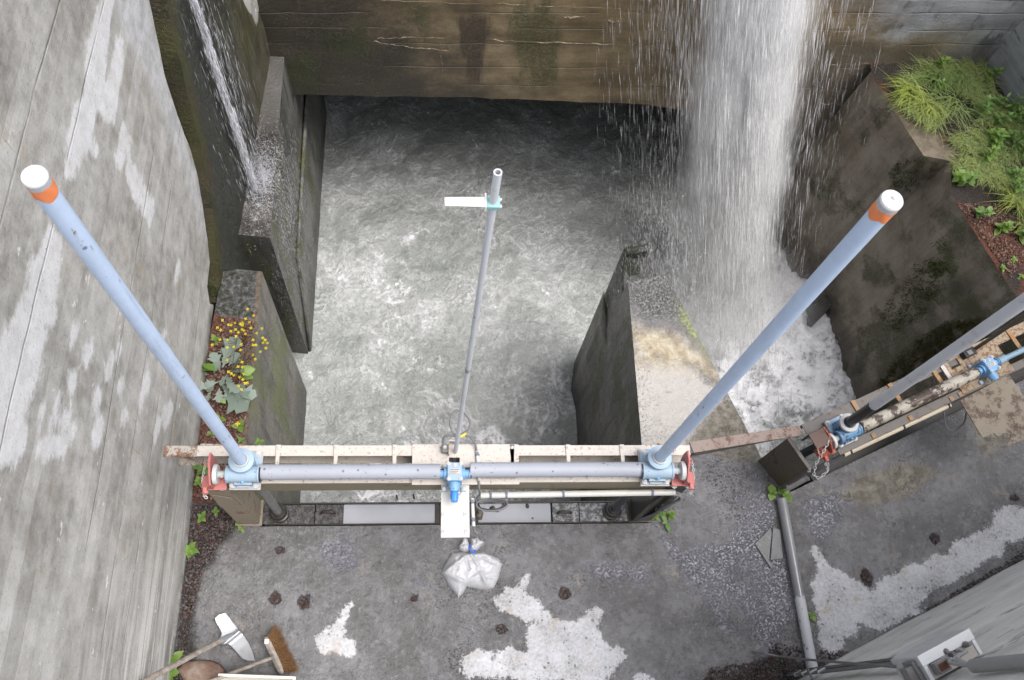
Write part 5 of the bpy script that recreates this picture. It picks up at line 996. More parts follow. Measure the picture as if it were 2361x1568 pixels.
for k in range(6):
    mb = MB(); e = (k-2.5); mb.tube(curve([at((1855+e*.5, 1101+e*.8), .22), at((1880+e*.6, 1084+e*1.8), .38), at((1910+e*1.2, 1068+e*1.6), .52), at((1946, 1049+e*.6), Z2-.06)], 6), .007, 7); mb.build('cable', M['cable'], cb, smooth=60)
cable('thin cable looping under the rusty motor plate', [at((2176, 950), .62), at((2182, 985), .5), at((2200, 992), .48), at((2222, 975), .55), at((2228, 950), .66)], .007)
mb = MB(); mb.cyl(at((1840, 1052), .3), at((1905, 1018), .45), .036, n=20); tag(mb.build('black_pipe', M['oily'], None), 'short black pipe between the dark side plate and the red bracket', 'pipe')
l2 = thing('gate_leaf', 'dark steel gate in the shadow below the oblique hoist frame', 'sluice gate', W2(1.7, -.1, -4)); mb = MB(T2); mb.box((.05, -.34, -4.3), (3.2, -.14, -.95)); mb.build('leaf_body', M['dark_steel'], l2)
mb = MB(T2); mb.cyl((0, 0, -1.0), (0, 0, -.01), .034, n=18); mb.build('lifting_rod', M['oily'], l2)
# ================================================================== things lying about the deck
def inflated(name, px, z0, H, sp, prof=.5, fold=None, crease=(), mat=None, parent=None, base=0.0):
    """a soft body lying on the deck: outline in measured coordinates, puffed up with folds"""
    O = [tuple(at(p, z0)[:2]) for p in px]
    def lift(Q, W):
        d = np.clip(sdf(Q, O), 0, None); dm = d.max(); t = np.clip(d/(dm*.8), 0, 1)
        h = base+H*(1-(1-t)**2)**prof
        for (a, b, wd, amp) in crease:
            A, B = np.array(at(a, z0)[:2]), np.array(at(b, z0)[:2]); e = B-A; tt = np.clip(((Q-A)@e)/(e@e), 0, 1); dist = np.hypot(*(Q-A-tt[:, None]*e).T)
            h = h+amp*np.exp(-(dist/wd)**2)*np.clip(t*3, 0, 1)
        if fold: h = h+fold[0]*np.clip(t*2.5, 0, 1)*(1-np.abs(fbm(Q[:, 0]*fold[1], Q[:, 1]*fold[1], 3.3, 3)))
        return np.column_stack([0*h, 0*h, h])
    me = poly_mesh(name, O, sp, flatz(z0), {}, lift=lift, drop=None)
    return child(me, name, mat, parent) if parent else link(name, me, mat)
def bag_mat():
    N = NM('cloudy_plastic_film'); n = N.noise(14, 5, .6); f = N.noise(30, 3, .5, N.warp(8, .1))
    t = N.t.nodes.new('ShaderNodeBsdfTranslucent'); N.set(t, 'Color', (.75, .75, .77)); mx = N.t.nodes.new('ShaderNodeMixShader'); N.set(mx, 0, .3)
    tp = N.t.nodes.new('ShaderNodeBsdfTransparent'); m2 = N.t.nodes.new('ShaderNodeMixShader'); N.set(m2, 0, N.sm(n, .35, .65, .94, .78))
    N.fin(N.mix(n, (.62, .62, .64), (.78, .78, .80)), .16, normal=N.bump(N.add(N.mul(n, .6), f), .35, .02), spec=.6)
    N.t.links.new(N.b.outputs[0], mx.inputs[1]); N.t.links.new(t.outputs[0], mx.inputs[2]); N.t.links.new(tp.outputs[0], m2.inputs[1]); N.t.links.new(mx.outputs[0], m2.inputs[2]); N.t.links.new(m2.outputs[0], N.out.inputs[0])
    return N.mat
M['bag'] = bag_mat()
cb_ = lambda pts: crop(pts, 5.406, 1720, 2130)
bag = thing('plastic_bag', 'knotted cloudy plastic bag lying on the wet deck', 'bag', at((1088, 1320), 0))
k7 = lambda a, b, w_, h: (cb_([a])[0], cb_([b])[0], w_, h)
inflated('bag_body', cb_([(480,450),(610,432),(730,420),(860,440),(1000,430),(1150,405),(1330,500),(1480,560),(1560,690),(1520,850),(1480,980),(1430,1110),(1370,1205),(1240,1235),(1070,1220),(900,1180),(800,1165),(745,1260),(700,1330),(610,1420),(580,1350),(450,1200),(360,1060),(300,950),(240,870),(330,690),(400,560)]), .004, .095, .006, .62, (.014, 6),
    [k7((870,470),(300,900),.018,.032), k7((300,920),(780,1130),.016,.030), k7((880,520),(1160,1060),.016,.034), k7((1160,1060),(1240,1190),.02,.02), k7((880,480),(1300,520),.016,.026), k7((900,620),(1060,860),.012,-.022), k7((1120,570),(1400,700),.012,-.022), k7((1050,900),(1480,800),.05,-.02), k7((1160,1040),(1480,960),.012,-.015), k7((760,560),(830,830),.012,-.016), k7((600,600),(570,830),.012,-.018), k7((780,1120),(1000,980),.02,.016), k7((320,960),(600,1380),.012,.02), k7((560,690),(480,880),.014,.018)], M['bag'], bag)
inflated('bag_ear', cb_([(760,120),(810,150),(840,240),(850,330),(830,420),(740,425),(640,380),(615,310),(680,220),(700,140)]), .05, .05, .006, .5, (.03, 22), [], M['bag'], bag)
inflated('bag_ear', cb_([(875,140),(960,130),(1030,110),(1070,160),(1160,210),(1165,260),(1090,310),(1065,360),(1010,400),(930,420),(850,380),(860,300),(885,240)]), .05, .055, .006, .5, (.035, 20), [], M['bag'], bag)
mb = MB(); a = cb_([(868,270),(850,330),(880,400),(935,432),(985,405),(945,370),(900,320),(868,270)]); mb.tube(curve([at(p, .105+.012*math.sin(i)) for i, p in enumerate(a)], 5), .0055, 8); mb.build('blue_tie', paint('blue_elastic', (.035, .14, .62), rough=.4, dirtamt=.1), bag, smooth=60)
# ---- aluminium shovel
al = NM('brushed_aluminium'); M['alu'] = al.fin(al.mix(al.noise(6, 5), (.34, .35, .37), (.47, .48, .50)), al.sm(al.noise(20, 5), .3, .7, .3, .5), .55, normal=al.bump(al.noise(30, 4), .1, .005))
wd = NM('weathered_wood'); wv = wd.noise(1, 5, .7, wd.map((9, 25, 25))); M['wood'] = wd.fin(wd.ramp(wv, [(.3, (.14, .115, .095)), (.5, (.25, .215, .185)), (.7, (.36, .325, .295))]), .75, normal=wd.bump(wv, .4, .006))
cs = lambda pts: crop(pts, 2.951, 500, 2400)
sh_ = thing('shovel', 'aluminium shovel with wooden handle leaning on the tall left wall', 'shovel', at(cs([(1300, 450)])[0], 0))
HS = V(at(cs([(1335, 368)])[0], .075)); HE = V(onplane(cs([(180, 985)])[0], (LX+.03, 0, 0), (1, 0, 0)))
hd = (HE-HS).normalized(); bl = [(1060,212),(1085,185),(1110,165),(1180,145),(1240,220),(1290,285),(1330,345),(1385,400),(1450,500),(1490,580),(1515,650),(1532,718),(1440,715),(1380,690),(1320,622),(1250,545),(1215,522),(1130,520),(1085,490),(1118,440),(1135,395),(1115,350),(1095,310),(1062,245)]
O = [tuple(at(p, .05)[:2]) for p in cs(bl)]; hx = np.array(hd[:2])/np.hypot(*hd[:2]); hp = np.array([-hx[1], hx[0]]); o0 = np.array(HS[:2])
def blade(Q, W):
    u = (Q-o0)@hp; v_ = (Q-o0)@hx
    h = .012+.10*u*u/.09*.35+.12*np.clip(v_+.02, 0, 1)+.028*np.exp(-(u/.016)**2)+.05*np.clip(np.abs(u)-.12, 0, 1)
    return np.column_stack([0*h, 0*h, h-.0])
me = poly_mesh('blade', O, .008, flatz(.005), {}, lift=blade); ob = child(me, 'blade', M['alu'], sh_); sm_ = ob.modifiers.new('thickness', 'SOLIDIFY'); sm_.thickness = .003
L_ = (HE-HS).length; j = HS+hd*(.22); mb = MB(); mb.tube([HS+hd*.07, HS+hd*.13, j], [.012, .020, .0225], 20); mb.build('socket', M['alu'], sh_)
mb = MB(); mb.tube([HS+hd*.19, HS+hd*.6, HE], [.0195, .0205, .021], 20); mb.build('handle', M['wood'], sh_)
# ---- broom
br = thing('broom', 'wooden broom with stiff brown bristles lying in the corner', 'broom', at(cs([(1740, 660)])[0], 0))
b0, b1 = V(at(cs([(1660, 440)])[0], .075)), V(at(cs([(1862, 872)])[0], .075)); bdv = (b1-b0).normalized(); bout = Vector((-bdv.y, bdv.x, 0))
if bout.x < 0: bout = -bout
mb = MB(); n = 14; ring = []
for i in range(n+1):
    t = i/n; c = b0+(b1-b0)*t; w_ = .026*(1-.45*abs(2*t-1)**5); hh_ = .038*(1-.3*abs(2*t-1)**4)
    ring += [c-bout*w_+Vector((0, 0, -hh_*.8)), c-bout*w_*1.05+Vector((0, 0, hh_*.6)), c+Vector((0, 0, hh_)), c+bout*w_+Vector((0, 0, hh_*.8)), c+bout*w_+Vector((0, 0, -hh_*.8))]
mb.add(ring, [(i*5+k, i*5+(k+1) % 5, (i+1)*5+(k+1) % 5, (i+1)*5+k) for i in range(n) for k in range(5)]+[tuple(range(5)), tuple(range(n*5, n*5+5))]); mb.build('head_block', M['wood'], br, bevel=.004)
mb = MB(); c = b0+(b1-b0)*.12; mb.box(tuple(c+Vector((-.018, -.02, .037))), tuple(c+Vector((.014, .016, .041)))); mb.build('white_label', M['cap'], br)
mb = MB()
for i in range(1500):
    t = random.uniform(-.015, 1.015); c = b0+(b1-b0)*t+bout*.022+Vector((0, 0, random.uniform(-.03, .030))); edge_ = max(0, abs(2*t-1)-.8)*5
    d = (bout*random.uniform(.6, 1.12)+bdv*((2*t-1)*.22+random.gauss(0, .20))+Vector((0, 0, random.gauss(-.02, .16))))*.105
    mid = c+d*.5+Vector((random.gauss(0, .003), random.gauss(0, .003), 0)); r = .0013; p = bdv*r; q = Vector((0, 0, r))
    mb.add([c+p, c-p, c+q, mid+p, mid-p, mid+q, c+d], [(0, 1, 4, 3), (1, 2, 5, 4), (2, 0, 3, 5), (3, 4, 6), (4, 5, 6), (5, 3, 6)])
bs_ = NM('coir_bristle'); tag(mb.build('bristles', bs_.fin(bs_.ramp(bs_.noise(160, 2), [(.36, (.03, .013, .005)), (.5, (.14, .065, .022)), (.62, (.36, .21, .09))]), .7), br, smooth=None), kind='stuff')
s0 = V(at(cs([(1735, 683)])[0], .11)); e0 = V(at(cs([(905, 1000)])[0], .44)); hd2 = (e0-s0).normalized()
mb = MB(); mb.tube([s0, s0+(e0-s0)*.5, e0+hd2*.5], [.0145, .0145, .015], 16); mb.build('handle', M['wood'], br)
mb = MB(); mb.cyl(s0-hd2*.012, s0+hd2*.012, .021, n=16); mb.build('handle_ferrule', M['grey_pvc'], br)
# ---- cream tub whose rim shows at the picture's foot
u0, u1 = at(cs([(1105, 872)])[0], .36), at(cs([(2010, 908)])[0], .36); ud = (V(u1)-V(u0)); ud.normalize(); un = Vector((ud.y, -ud.x, 0))
tub = thing('plastic_tub', 'cream plastic tub in the corner under the broom handle', 'tub', (V(u0)+V(u1))/2+un*.2-Vector((0, 0, .36)))
def loop(off, z, ins=0.0): return [V(u0)+ud*(off+ins*0)+un*off+Vector((0, 0, z-.36)), V(u1)-ud*off+un*off+Vector((0, 0, z-.36)), V(u1)-ud*off+un*(.42-off)+Vector((0, 0, z-.36)), V(u0)+ud*off+un*(.42-off)+Vector((0, 0, z-.36))]
mb = MB(); rows = [loop(.03, .001), loop(.005, .33), loop(-.004, .335), loop(-.004, .36), loop(.016, .36), loop(.02, .30), loop(.04, .03)]
mb.add([p for r_ in rows for p in r_], [(i*4+k, i*4+(k+1) % 4, (i+1)*4+(k+1) % 4, (i+1)*4+k) for i in range(len(rows)-1) for k in range(4)]+[(0, 3, 2, 1), tuple(len(rows)*4-4+k for k in range(4))]); mb.build('tub_body', paint('cream_plastic', (.62, .60, .54), rough=.4, dirt=(.42, .40, .34), dirtamt=.3), tub, bevel=.006)
# ---- rusty trough
tr_ = thing('rusty_scoop', 'rusty curved steel scoop lying under the shovel handle', 'scoop', at(cs([(900, 830)])[0], 0))
O = [tuple(at(p, .03)[:2]) for p in cs([(598,822),(680,742),(750,720),(830,707),(930,703),(1010,707),(1075,730),(1130,765),(1170,810),(1192,855),(1150,900),(1100,1000),(700,1000),(650,905)])]
def dome(Q, W): d = np.clip(sdf(Q, O), 0, .12); h = .004+.075*np.sqrt(np.clip(1-(1-d/.12)**2, 0, 1)); return np.column_stack([0*h, 0*h, h])
rm = NM('rusty_wet_sheet'); px, py, pz = rm.xyz(); a = rm.noise(7, 6, .7); wt = rm.sm(rm.add(px, rm.mul(rm.m('SUBTRACT', a, .5), .25)), -1.56, -1.54)
rc = rm.mix(wt, rm.ramp(a, [(.32, (.10, .055, .038)), (.5, (.19, .115, .085)), (.66, (.27, .22, .18))]), (.028, .014, .010))
ob = child(poly_mesh('scoop_sheet', O, .012, flatz(.002), {}, lift=dome), 'scoop_sheet', rm.fin(rc, rm.sm(wt, 0, 1, .6, .2), normal=rm.bump(a, .4, .01)), tr_); ob.modifiers.new('thickness', 'SOLIDIFY').thickness = .003
# ---- loose grey drain pipe on the deck
pa_, pb_ = V(at((1802, 1150), .0445)), V(at((1874.5, 1546), .0445))
dp = thing('drain_pipe', 'loose grey plastic pipe lying across the deck, spotted with rain at its near end', 'pipe', (pa_+pb_)/2-Vector((0, 0, .0445)))
N = NM('wet_and_spotted_pvc'); px, py, pz = N.xyz(); d_, _ = N.vor(22, N.warp(30, .012)); n_ = N.noise(9, 4)
dr = N.sm(N.add(py, N.mul(N.m('SUBTRACT', N.noise(14, 4), .5), .35)), .86, .82)
sp_ = N.mul(N.sm(d_, .20, .24, 1, 0), N.sm(N.noise(10, 2), .47, .50))
cc = N.mix(dr, N.mix(n_, (.15, .15, .155), (.24, .24, .25)), N.mix(sp_, (.44, .44, .46), (.19, .19, .20)))
mb = MB(); mb.ring(pa_, pb_, .0435, .040, 32); mb.build('pipe', N.fin(cc, N.sm(dr, 0, 1, .18, .55), normal=N.bump(n_, .1, .004), spec=.6), dp)
# tile fragment partly under the pipe
fg = thing('slab_fragment', 'dark cracked slab fragment tucked under the loose grey pipe', 'slab', at((1770, 1275), 0))
N = NM('dark_slate_fragment'); fm = N.fin(N.mix(N.noise(12, 6, .7), (.06, .06, .058), (.17, .17, .17)), .3, normal=N.bump(N.noise(20, 6, .7), .6, .012))
for q in ([(1740,1254),(1776,1217),(1779,1230),(1772,1292),(1782,1303),(1777,1311)], [(1781,1217),(1798,1222),(1805,1288),(1776,1292)]):
    mb = MB(); mb.prism([V(at(p, .004)) for p in q], (0, 0, .010)); mb.build('piece', fm, fg, smooth=None, bevel=.002)
# ================================================================== junction box on the lower right wall
W_ = lambda s, out, z: Vector((G0[0]+gd[0]*s+gn[0]*out, G0[1]+gd[1]*s+gn[1]*out, z))
def toW(p3): d = np.array(p3)-G0; return d@gd, d@gn, p3[2]
Pc = onplane((2268.6, 1505.5), G0+gn*.012, gn); zt_ = Pc[2]; sB, oB, _ = toW(at((2230.6, 1448.6), zt_)); sA, oA, _ = toW(at((2116.7, 1514.6), zt_)); sC = (toW(Pc)[0]+sB)/2
oF = (oA+oB)/2; s0_, s1_ = sA, sC; hb = .32
jb = thing('junction_box', 'grey electrical junction box with cables entering its top', 'junction box', W_((s0_+s1_)/2, .05, zt_-hb))
TW = Matrix(((gd[0], gn[0], 0, G0[0]), (gd[1], gn[1], 0, G0[1]), (0, 0, 1, 0), (0, 0, 0, 1)))
bg_ = paint('grey_powder_coat', (.46, .465, .48), rough=.4, dirt=(.22, .20, .17), dirtamt=.3); bl_ = paint('light_box_rim', (.72, .72, .72), rough=.35, dirt=(.42, .38, .32), dirtamt=.25)
mb = MB(TW); mb.box((s0_, .012, zt_-hb), (s1_, oF-.06, zt_-.012)); mb.build('box_body', bg_, jb, bevel=.003)
mb = MB(TW); mb.box((s0_-.004, oF-.058, zt_-hb-.004), (s1_+.004, oF, zt_-.004)); mb.build('front_cover', bg_, jb, bevel=.004)
mb = MB(TW); r_ = .022
mb.box((s0_, .012, zt_-.0115), (s0_+r_, oF-.061, zt_)); mb.build('top_rim', bl_, jb, bevel=.002)
mb = MB(TW); mb.box((s1_-r_, .012, zt_-.0115), (s1_, oF-.061, zt_)); mb.build('top_rim', bl_, jb, bevel=.002)
mb = MB(TW); mb.box((s0_-.004, oF-.06, zt_-.0035), (s1_+.004, oF, zt_+.002)); mb.build('top_rim', bl_, jb, bevel=.002)
mb = MB(TW); mb.box((s0_+r_+.001, .012, zt_-.0115), (s1_-r_-.001, oF-.062, zt_-.009)); mb.build('gland_plate', paint('stained_gland_plate', (.50, .46, .41), rust=.3, rough=.5, dirt=(.34, .25, .16), dirtamt=.7, scale=2), jb)
for t, o_, l in ((.34, .075, .05), (.52, .085, .03), (.62, .08, .05), (.80, .095, .055), (.46, .11, .02)):
    s_ = s0_+(s1_-s0_)*t; mb = MB(TW); mb.lathe((s_, o_, zt_-.009), (s_, o_, zt_+l), [(0, .018), (.4, .018), (.4, .014), (.8, .013), (1, .009)], 12); mb.build('cable_gland', M['grey_pvc'], jb)
mb = MB(TW); sx = s0_+(s1_-s0_)*.20; mb.box((sx-.035, .03, zt_-.008), (sx+.045, .095, zt_+.055)); mb.build('plug_housing', M['grey_pvc'], jb, bevel=.004)
mb = MB(TW); mb.box((sx-.022, .042, zt_+.056), (sx+.032, .083, zt_+.058)); mb.build('plug_socket', paint('brown_contact', (.10, .04, .02), rough=.5), jb)
mb = MB(TW); mb.box((s0_-.075, .03, zt_-.14), (s0_-.001, .12, zt_-.06)); mb.box((s0_-.03, .02, zt_-.16), (s0_-.0005, .14, zt_-.045)); mb.build('side_connector', M['grey_pvc'], jb, bevel=.004)
cs_, co_, _ = toW(onplane((2262, 1534), G0+gn*.05, gn)); cz = onplane((2248, 1534), G0+gn*.05, gn)[2]
cp = thing('wall_conduit', 'thick grey conduit running up the wall from the junction box', 'conduit', W_(cs_, .05, cz))
mb = MB(TW); mb.ring((cs_, .05, cz), (cs_, .05, cz+2.0), .036, .031, 24); mb.build('pipe', paint('grey_wall_conduit', (.27, .27, .27), rough=.45), cp)
for k, t in enumerate((.34, .62, .50)):
    s_ = s0_+(s1_-s0_)*t; cable(('left', 'right', 'middle')[k]+'most flexible grey cable bending from a box gland into the thick conduit', [TW @ Vector(v) for v in ((s_, .078, zt_+.035), (s_+.004, .079, zt_+.085), (s_+(cs_-s_)*.5, .07, zt_+.105), (cs_+.005*(k-1), .052, cz-.0), (cs_+.008*(k-1), .05, cz+.10))], .0105, paint('flexible_conduit', (.30, .30, .30), rough=.5))
ty = thing('cable_tray', 'perforated grey cable tray with tied cables below the junction box', 'cable tray', onplane((1910, 1545), G0+gn*.03, gn))
t0s, _, t0z = toW(onplane((1915, 1541), G0+gn*.05, gn)); t1s, _, t1z = toW(onplane((2062, 1527), G0+gn*.05, gn)); ts = (t0s+t1s)/2
mb = MB(TW); n = 16; zz0, zz1 = .02, zt_-.1
mb.box((ts-.03, .045, zz0), (ts-.022, .075, zz1)); mb.box((ts-.002, .045, zz0), (ts+.006, .075, zz1))
for i in range(n+1): z = zz0+(zz1-zz0)*i/n; mb.box((ts-.0218, .05, z), (ts-.0022, .07, z+.02))
mb.build('tray', M['grey_pvc'], ty)
for k in range(4):
    mb = MB(TW); mb.tube(curve([(ts-.05-.013*k, .06+.01*(k % 2), .03), (ts-.045-.014*k, .07, .2+.02*k), (ts-.05-.012*k, .06, .5), (ts-.045-.013*k, .06, zz1)], 6), .0075, 7); mb.build('cable', M['cable'], ty, smooth=60)
for z in (.2, .36, .52, .68):
    mb = MB(TW); mb.box((ts-.10, .052, z), (ts-.032, .080, z+.010)); mb.build('cable_tie', M['galv'], ty)
cable('grey cable curling up from the deck beside the cable tray', [onplane(p, G0+gn*.10, gn) for p in ((1880,1575), (1868,1556), (1860,1535), (1858,1522))][::-1], .009)
cable('pair of pale cables sweeping across the foot of the picture to the box', [TW @ Vector(v) for v in ((ts-.25, .35, .01), (ts-.2, .3, .10), (ts-.1, .2, .35), (s0_-.02, .12, zt_-.28))], .009)
# ================================================================== plants
def leafmat(name, a, b, rough=.45):
    N = NM(name); r = N.rnd(); n = N.noise(30, 3)
    c = N.mix(N.m('FRACT', N.add(r, N.mul(n, .35))), a, b)
    t = N.t.nodes.new('ShaderNodeBsdfTranslucent'); N.set(t, 'Color', c); mx = N.t.nodes.new('ShaderNodeMixShader'); N.set(mx, 0, .42)
    N.fin(c, rough, spec=.4); N.t.links.new(N.b.outputs[0], mx.inputs[1]); N.t.links.new(t.outputs[0], mx.inputs[2]); N.t.links.new(mx.outputs[0], N.out.inputs[0]); return N.mat
M['leaf'] = leafmat('fresh_green_leaf', (.15, .26, .045), (.27, .40, .10)); M['leaf_dk'] = leafmat('mid_green_leaf', (.13, .25, .06), (.24, .38, .11)); M['leaf_gl'] = leafmat('grey_green_leaf', (.19, .25, .20), (.38, .44, .385), .6)
M['stem'] = leafmat('grey_stem', (.10, .12, .07), (.17, .18, .13)); M['petal'] = leafmat('yellow_petal', (.72, .55, .01), (.80, .66, .03)); M['grass'] = leafmat('grass_blade', (.20, .29, .09), (.40, .47, .22)); M['grass_y'] = leafmat('yellow_green_blade', (.33, .42, .07), (.52, .55, .20))
def leaf_mesh(name, L, Wd, mat, lobes=False, curl=.25):
    mb = MB(); n = 6 if not lobes else 9; prof = [math.sin(math.pi*min(1, (i/n)**.8))*.5 for i in range(n+1)]
    if lobes: prof = [.04, .06, .10, .34, .20, .26, .52, .24, .30, .0]
    vs = []; fs = []
    for i in range(n+1):
        t = i/n; w_ = prof[i]*Wd; z = curl*L*(t*.5-t*t*.9); back = -.18*L*(prof[i] > .3) if lobes else 0
        vs += [(t*L, 0, z), (t*L-back*.6, w_, z+.22*w_), (t*L-back*.6, -w_, z+.22*w_)]
    for i in range(n): a = i*3; fs += [(a, a+3, a+4, a+1), (a+3, a, a+2, a+5)]
    mb.add(vs, fs); me = mb.mesh(name, smooth=None); me.shade_smooth(); me.materials.append(mat); return me
LF = {k: leaf_mesh('leaf', 1, w_, M[m_]) for k, w_, m_ in (('fresh', .62, 'leaf'), ('mid', .5, 'leaf_dk'), ('round', .95, 'leaf'), ('narrow', .34, 'leaf_dk'))}
LG = leaf_mesh('leaf', 1, .78, M['leaf_gl'], True); LGG = leaf_mesh('leaf', 1, .75, M['leaf'], False)
def weed(p, z, size, n, kind, label, group=None, upright=.35, pairs=True, name='weed'):
    b = V(at(p, z)); o = thing(name, label, 'weed', b, group); a0 = random.random()*6
    for i in range(n):
        lev = i//2 if pairs else i; f = lev/max(1, (n/2 if pairs else n)-1+.001)
        az = a0+(i % 2)*math.pi+lev*1.45+random.gauss(0, .15) if pairs else a0+i*2.4
        el = .15+f*.9*upright+random.gauss(0, .1); L = size*(1-.45*f)*random.uniform(.85, 1.15)
        Mx = Matrix.Translation(b+Vector((0, 0, .012+size*.9*upright*f))) @ Matrix.Rotation(az, 4, 'Z') @ Matrix.Rotation(-el, 4, 'Y') @ Matrix.Diagonal((L, L, L, 1))
        inst(LF[kind] if not isinstance(kind, tuple) else LF[random.choice(kind)], 'leaf', o, Mx)
    if upright > .3: mb = MB(); mb.cyl(b, b+Vector((0, 0, .012+size*.9*upright)), .004, .002, 6); mb.build('stem', M['stem'], o)
    return o
WG = 'weeds sprouting along the deck edges'
for (p, s_, n, k, l, up) in (((440, 1268), .085, 12, 'fresh', 'bright green rosette at the foot of the tall left wall beside the dark wet strip', .5), ((466, 1194), .062, 7, 'fresh', 'four leaved green seedling in the dark gravel nearest the left wall', .3),
    ((499, 1180), .048, 6, 'fresh', 'small green seedling right of the four leaved one in the dark gravel', .3), ((551, 1200), .062, 7, 'fresh', 'pale green seedling beside the foot of the beige leg', .3), ((556, 1220), .042, 5, 'fresh', 'tiny green seedling just in front of the beige leg', .3),
    ((452, 1072), .13, 10, 'mid', 'broad leaved dark green weed behind the red lock bracket at the left wall', .6), ((470, 1085), .09, 9, 'mid', 'lush green weed between the left wall and the red lock bracket', .5), ((462, 1112), .075, 9, 'fresh', 'green weed below the red lock bracket', .5),
    ((398, 1522), .10, 8, 'fresh', 'green weed under the shovel handle at the wall foot', .5), ((392, 1556), .10, 8, 'fresh', 'green weed in the bottom left corner beside the rusty scoop', .5), ((1508, 1192), .055, 10, 'round', 'left clump of round leaves at the right end of the slot', .6), ((1524, 1186), .05, 10, 'round', 'upper clump of round leaves at the right end of the slot', .8), ((1546, 1188), .055, 10, 'round', 'right clump of round leaves beside the grey cable bundle', .6),
    ((1536, 1205), .09, 3, 'mid', 'dull green lobed weed below the round leaved clumps', .2), ((1778, 1137), .085, 4, 'round', 'broad round leaved weed at the foot of the dark side plate', .4), ((1806, 1142), .082, 4, 'round', 'glossy round leaved weed at the upper end of the loose grey pipe', .4), ((1870, 1420), .055, 5, 'fresh', 'little weed sprouting beside the spotted end of the loose pipe', .25),
    ((498, 785), .06, 6, 'fresh', 'small green weed between the tall left wall and the yellow flowers', .4), ((487, 1000), .04, 5, 'fresh', 'tiny weed in the red gravel under the left blue tube', .3), ((598, 1020), .05, 7, 'fresh', 'small weed on the quay edge just behind the hoist frame', .3), ((557, 1016), .05, 6, 'mid', 'weed in red gravel just right of the left blue tube', .3), ((628, 1072), .05, 6, 'fresh', 'weed seen through the frame beside the left jack', .3)):
    weed(p, 0.0, s_, n, k, l, WG, up)
# ---- yellow flowered plant on the quay
fl = thing('flowering_plant', 'grey leaved plant with many small yellow flowers on the red gravel', 'flowering plant', at((520, 885), 0)); base = V(at((520, 885), .01))
mb = MB(); n = 5
for k in range(4):
    a = k*math.pi/2; d = Vector((math.cos(a), math.sin(a), 0)); s_ = Vector((-d.y, d.x, 0)); mb.add([(0, 0, 0), d*.55+s_*.38+Vector((0, 0, .1)), d*1.0+s_*.18+Vector((0, 0, .12)), d*1.0-s_*.18+Vector((0, 0, .12)), d*.55-s_*.38+Vector((0, 0, .1))], [(0, 1, 2, 3, 4)])
mb.cyl((0, 0, -.02), (0, 0, .12), .14, n=8); PF_ = mb.mesh('flower', smooth=None); PF_.materials.append(M['petal'])
FL = [(1670,567),(1711,611),(1500,642),(1585,661),(1622,668),(1638,660),(1657,633),(1682,656),(1541,673),(1559,676),(1466,692),(1488,708),(1557,717),(1588,705),(1607,725),(1632,705),(1655,735),(1693,694),(1767,699),(1732,730),(1592,751),(1536,775),(1707,776),(1772,762),(1788,776),(1773,795),(1802,797),(1708,810),(1725,810),(1626,803),(1793,831),(1533,827),(1577,822),(1622,843),(1757,856),(1706,877),(1721,906),(1632,925),(1533,909),(1606,955),(1636,959),(1541,991),(1560,1002),(1578,1014),(1645,1006),(1617,1027),(1638,1042),(1652,1068),(1667,1065),(1609,1086),(1628,1110),(1484,773),(1432,808),(1635,676),(1645,713)]
stem = MB(); crown = V(at((535, 850), .16)); stem.tube([base, base.lerp(crown, .6), crown], [.008, .006, .005], 6)
hub = [V(at(p, .24)) for p in ((545, 790), (575, 800), (560, 840), (585, 775), (550, 760), (600, 790))]
for h_ in hub: stem.tube([crown, crown.lerp(h_, .5)+Vector((0, 0, .02)), h_], .0032, 5)
for p in crop(FL, 1.6857, 0, 900):
    q = V(at(p, random.uniform(.26, .36))); h_ = min(hub, key=lambda v: (v-q).length); stem.tube([h_, h_.lerp(q, .5)+Vector((0, 0, -.01)), q], .0018, 4)
    inst(PF_, 'flower', fl, Matrix.Translation(q) @ Matrix.Rotation(random.random()*3, 4, 'Z') @ Matrix.Rotation(random.gauss(0, .25), 4, 'X') @ Matrix.Diagonal((.0142,)*3+(1,)))
for _ in range(46):
    h_ = random.choice(hub); q = h_+Vector((random.gauss(.03, .07), random.gauss(.03, .09), random.uniform(0, .1))); stem.tube([h_, h_.lerp(q, .5), q], .0014, 3)
for p in crop([(1870,650),(1850,700),(1880,740),(1870,790),(1850,820),(1820,660),(1800,720)], 1.6857, 0, 900): q = V(at(p, .30)); stem.tube([hub[5], hub[5].lerp(q, .5)+Vector((0, 0, .02)), q], .0018, 4)
stem.build('stem', M['stem'], fl, smooth=None)
LEAVES = [((1500,1080),(1640,1230),LG),((1560,1120),(1715,1150),LG),((1520,1060),(1600,1120),LG),((1480,1100),(1480,1190),LG),((1470,1060),(1380,1080),LG),((1440,1090),(1335,1090),LG),((1430,1110),(1400,1180),LG),((1480,980),(1440,870),LG),((1500,960),(1560,850),LG),((1540,950),(1610,870),LG),((1450,920),(1420,860),LG),((1560,990),(1650,990),LG),((1500,930),(1590,780),LG),((1520,1090),(1560,1170),LG),((1580,1080),(1650,1100),LG),((1410,1010),(1365,1000),LG),((1450,1040),(1400,1120),LG),((1530,1010),(1490,1080),LG),((1460,960),(1360,975),LGG),((1450,985),(1370,940),LGG),((1620,990),(1722,975),LGG),((1640,1010),(1700,1030),LGG),((1480,1170),(1520,1200),LGG),((1550,1130),(1640,1180),LG),((1590,1130),(1690,1170),LG),((1440,1000),(1480,930),LG),((1500,1020),(1560,1060),LG),((1530,900),(1500,830),LG)]
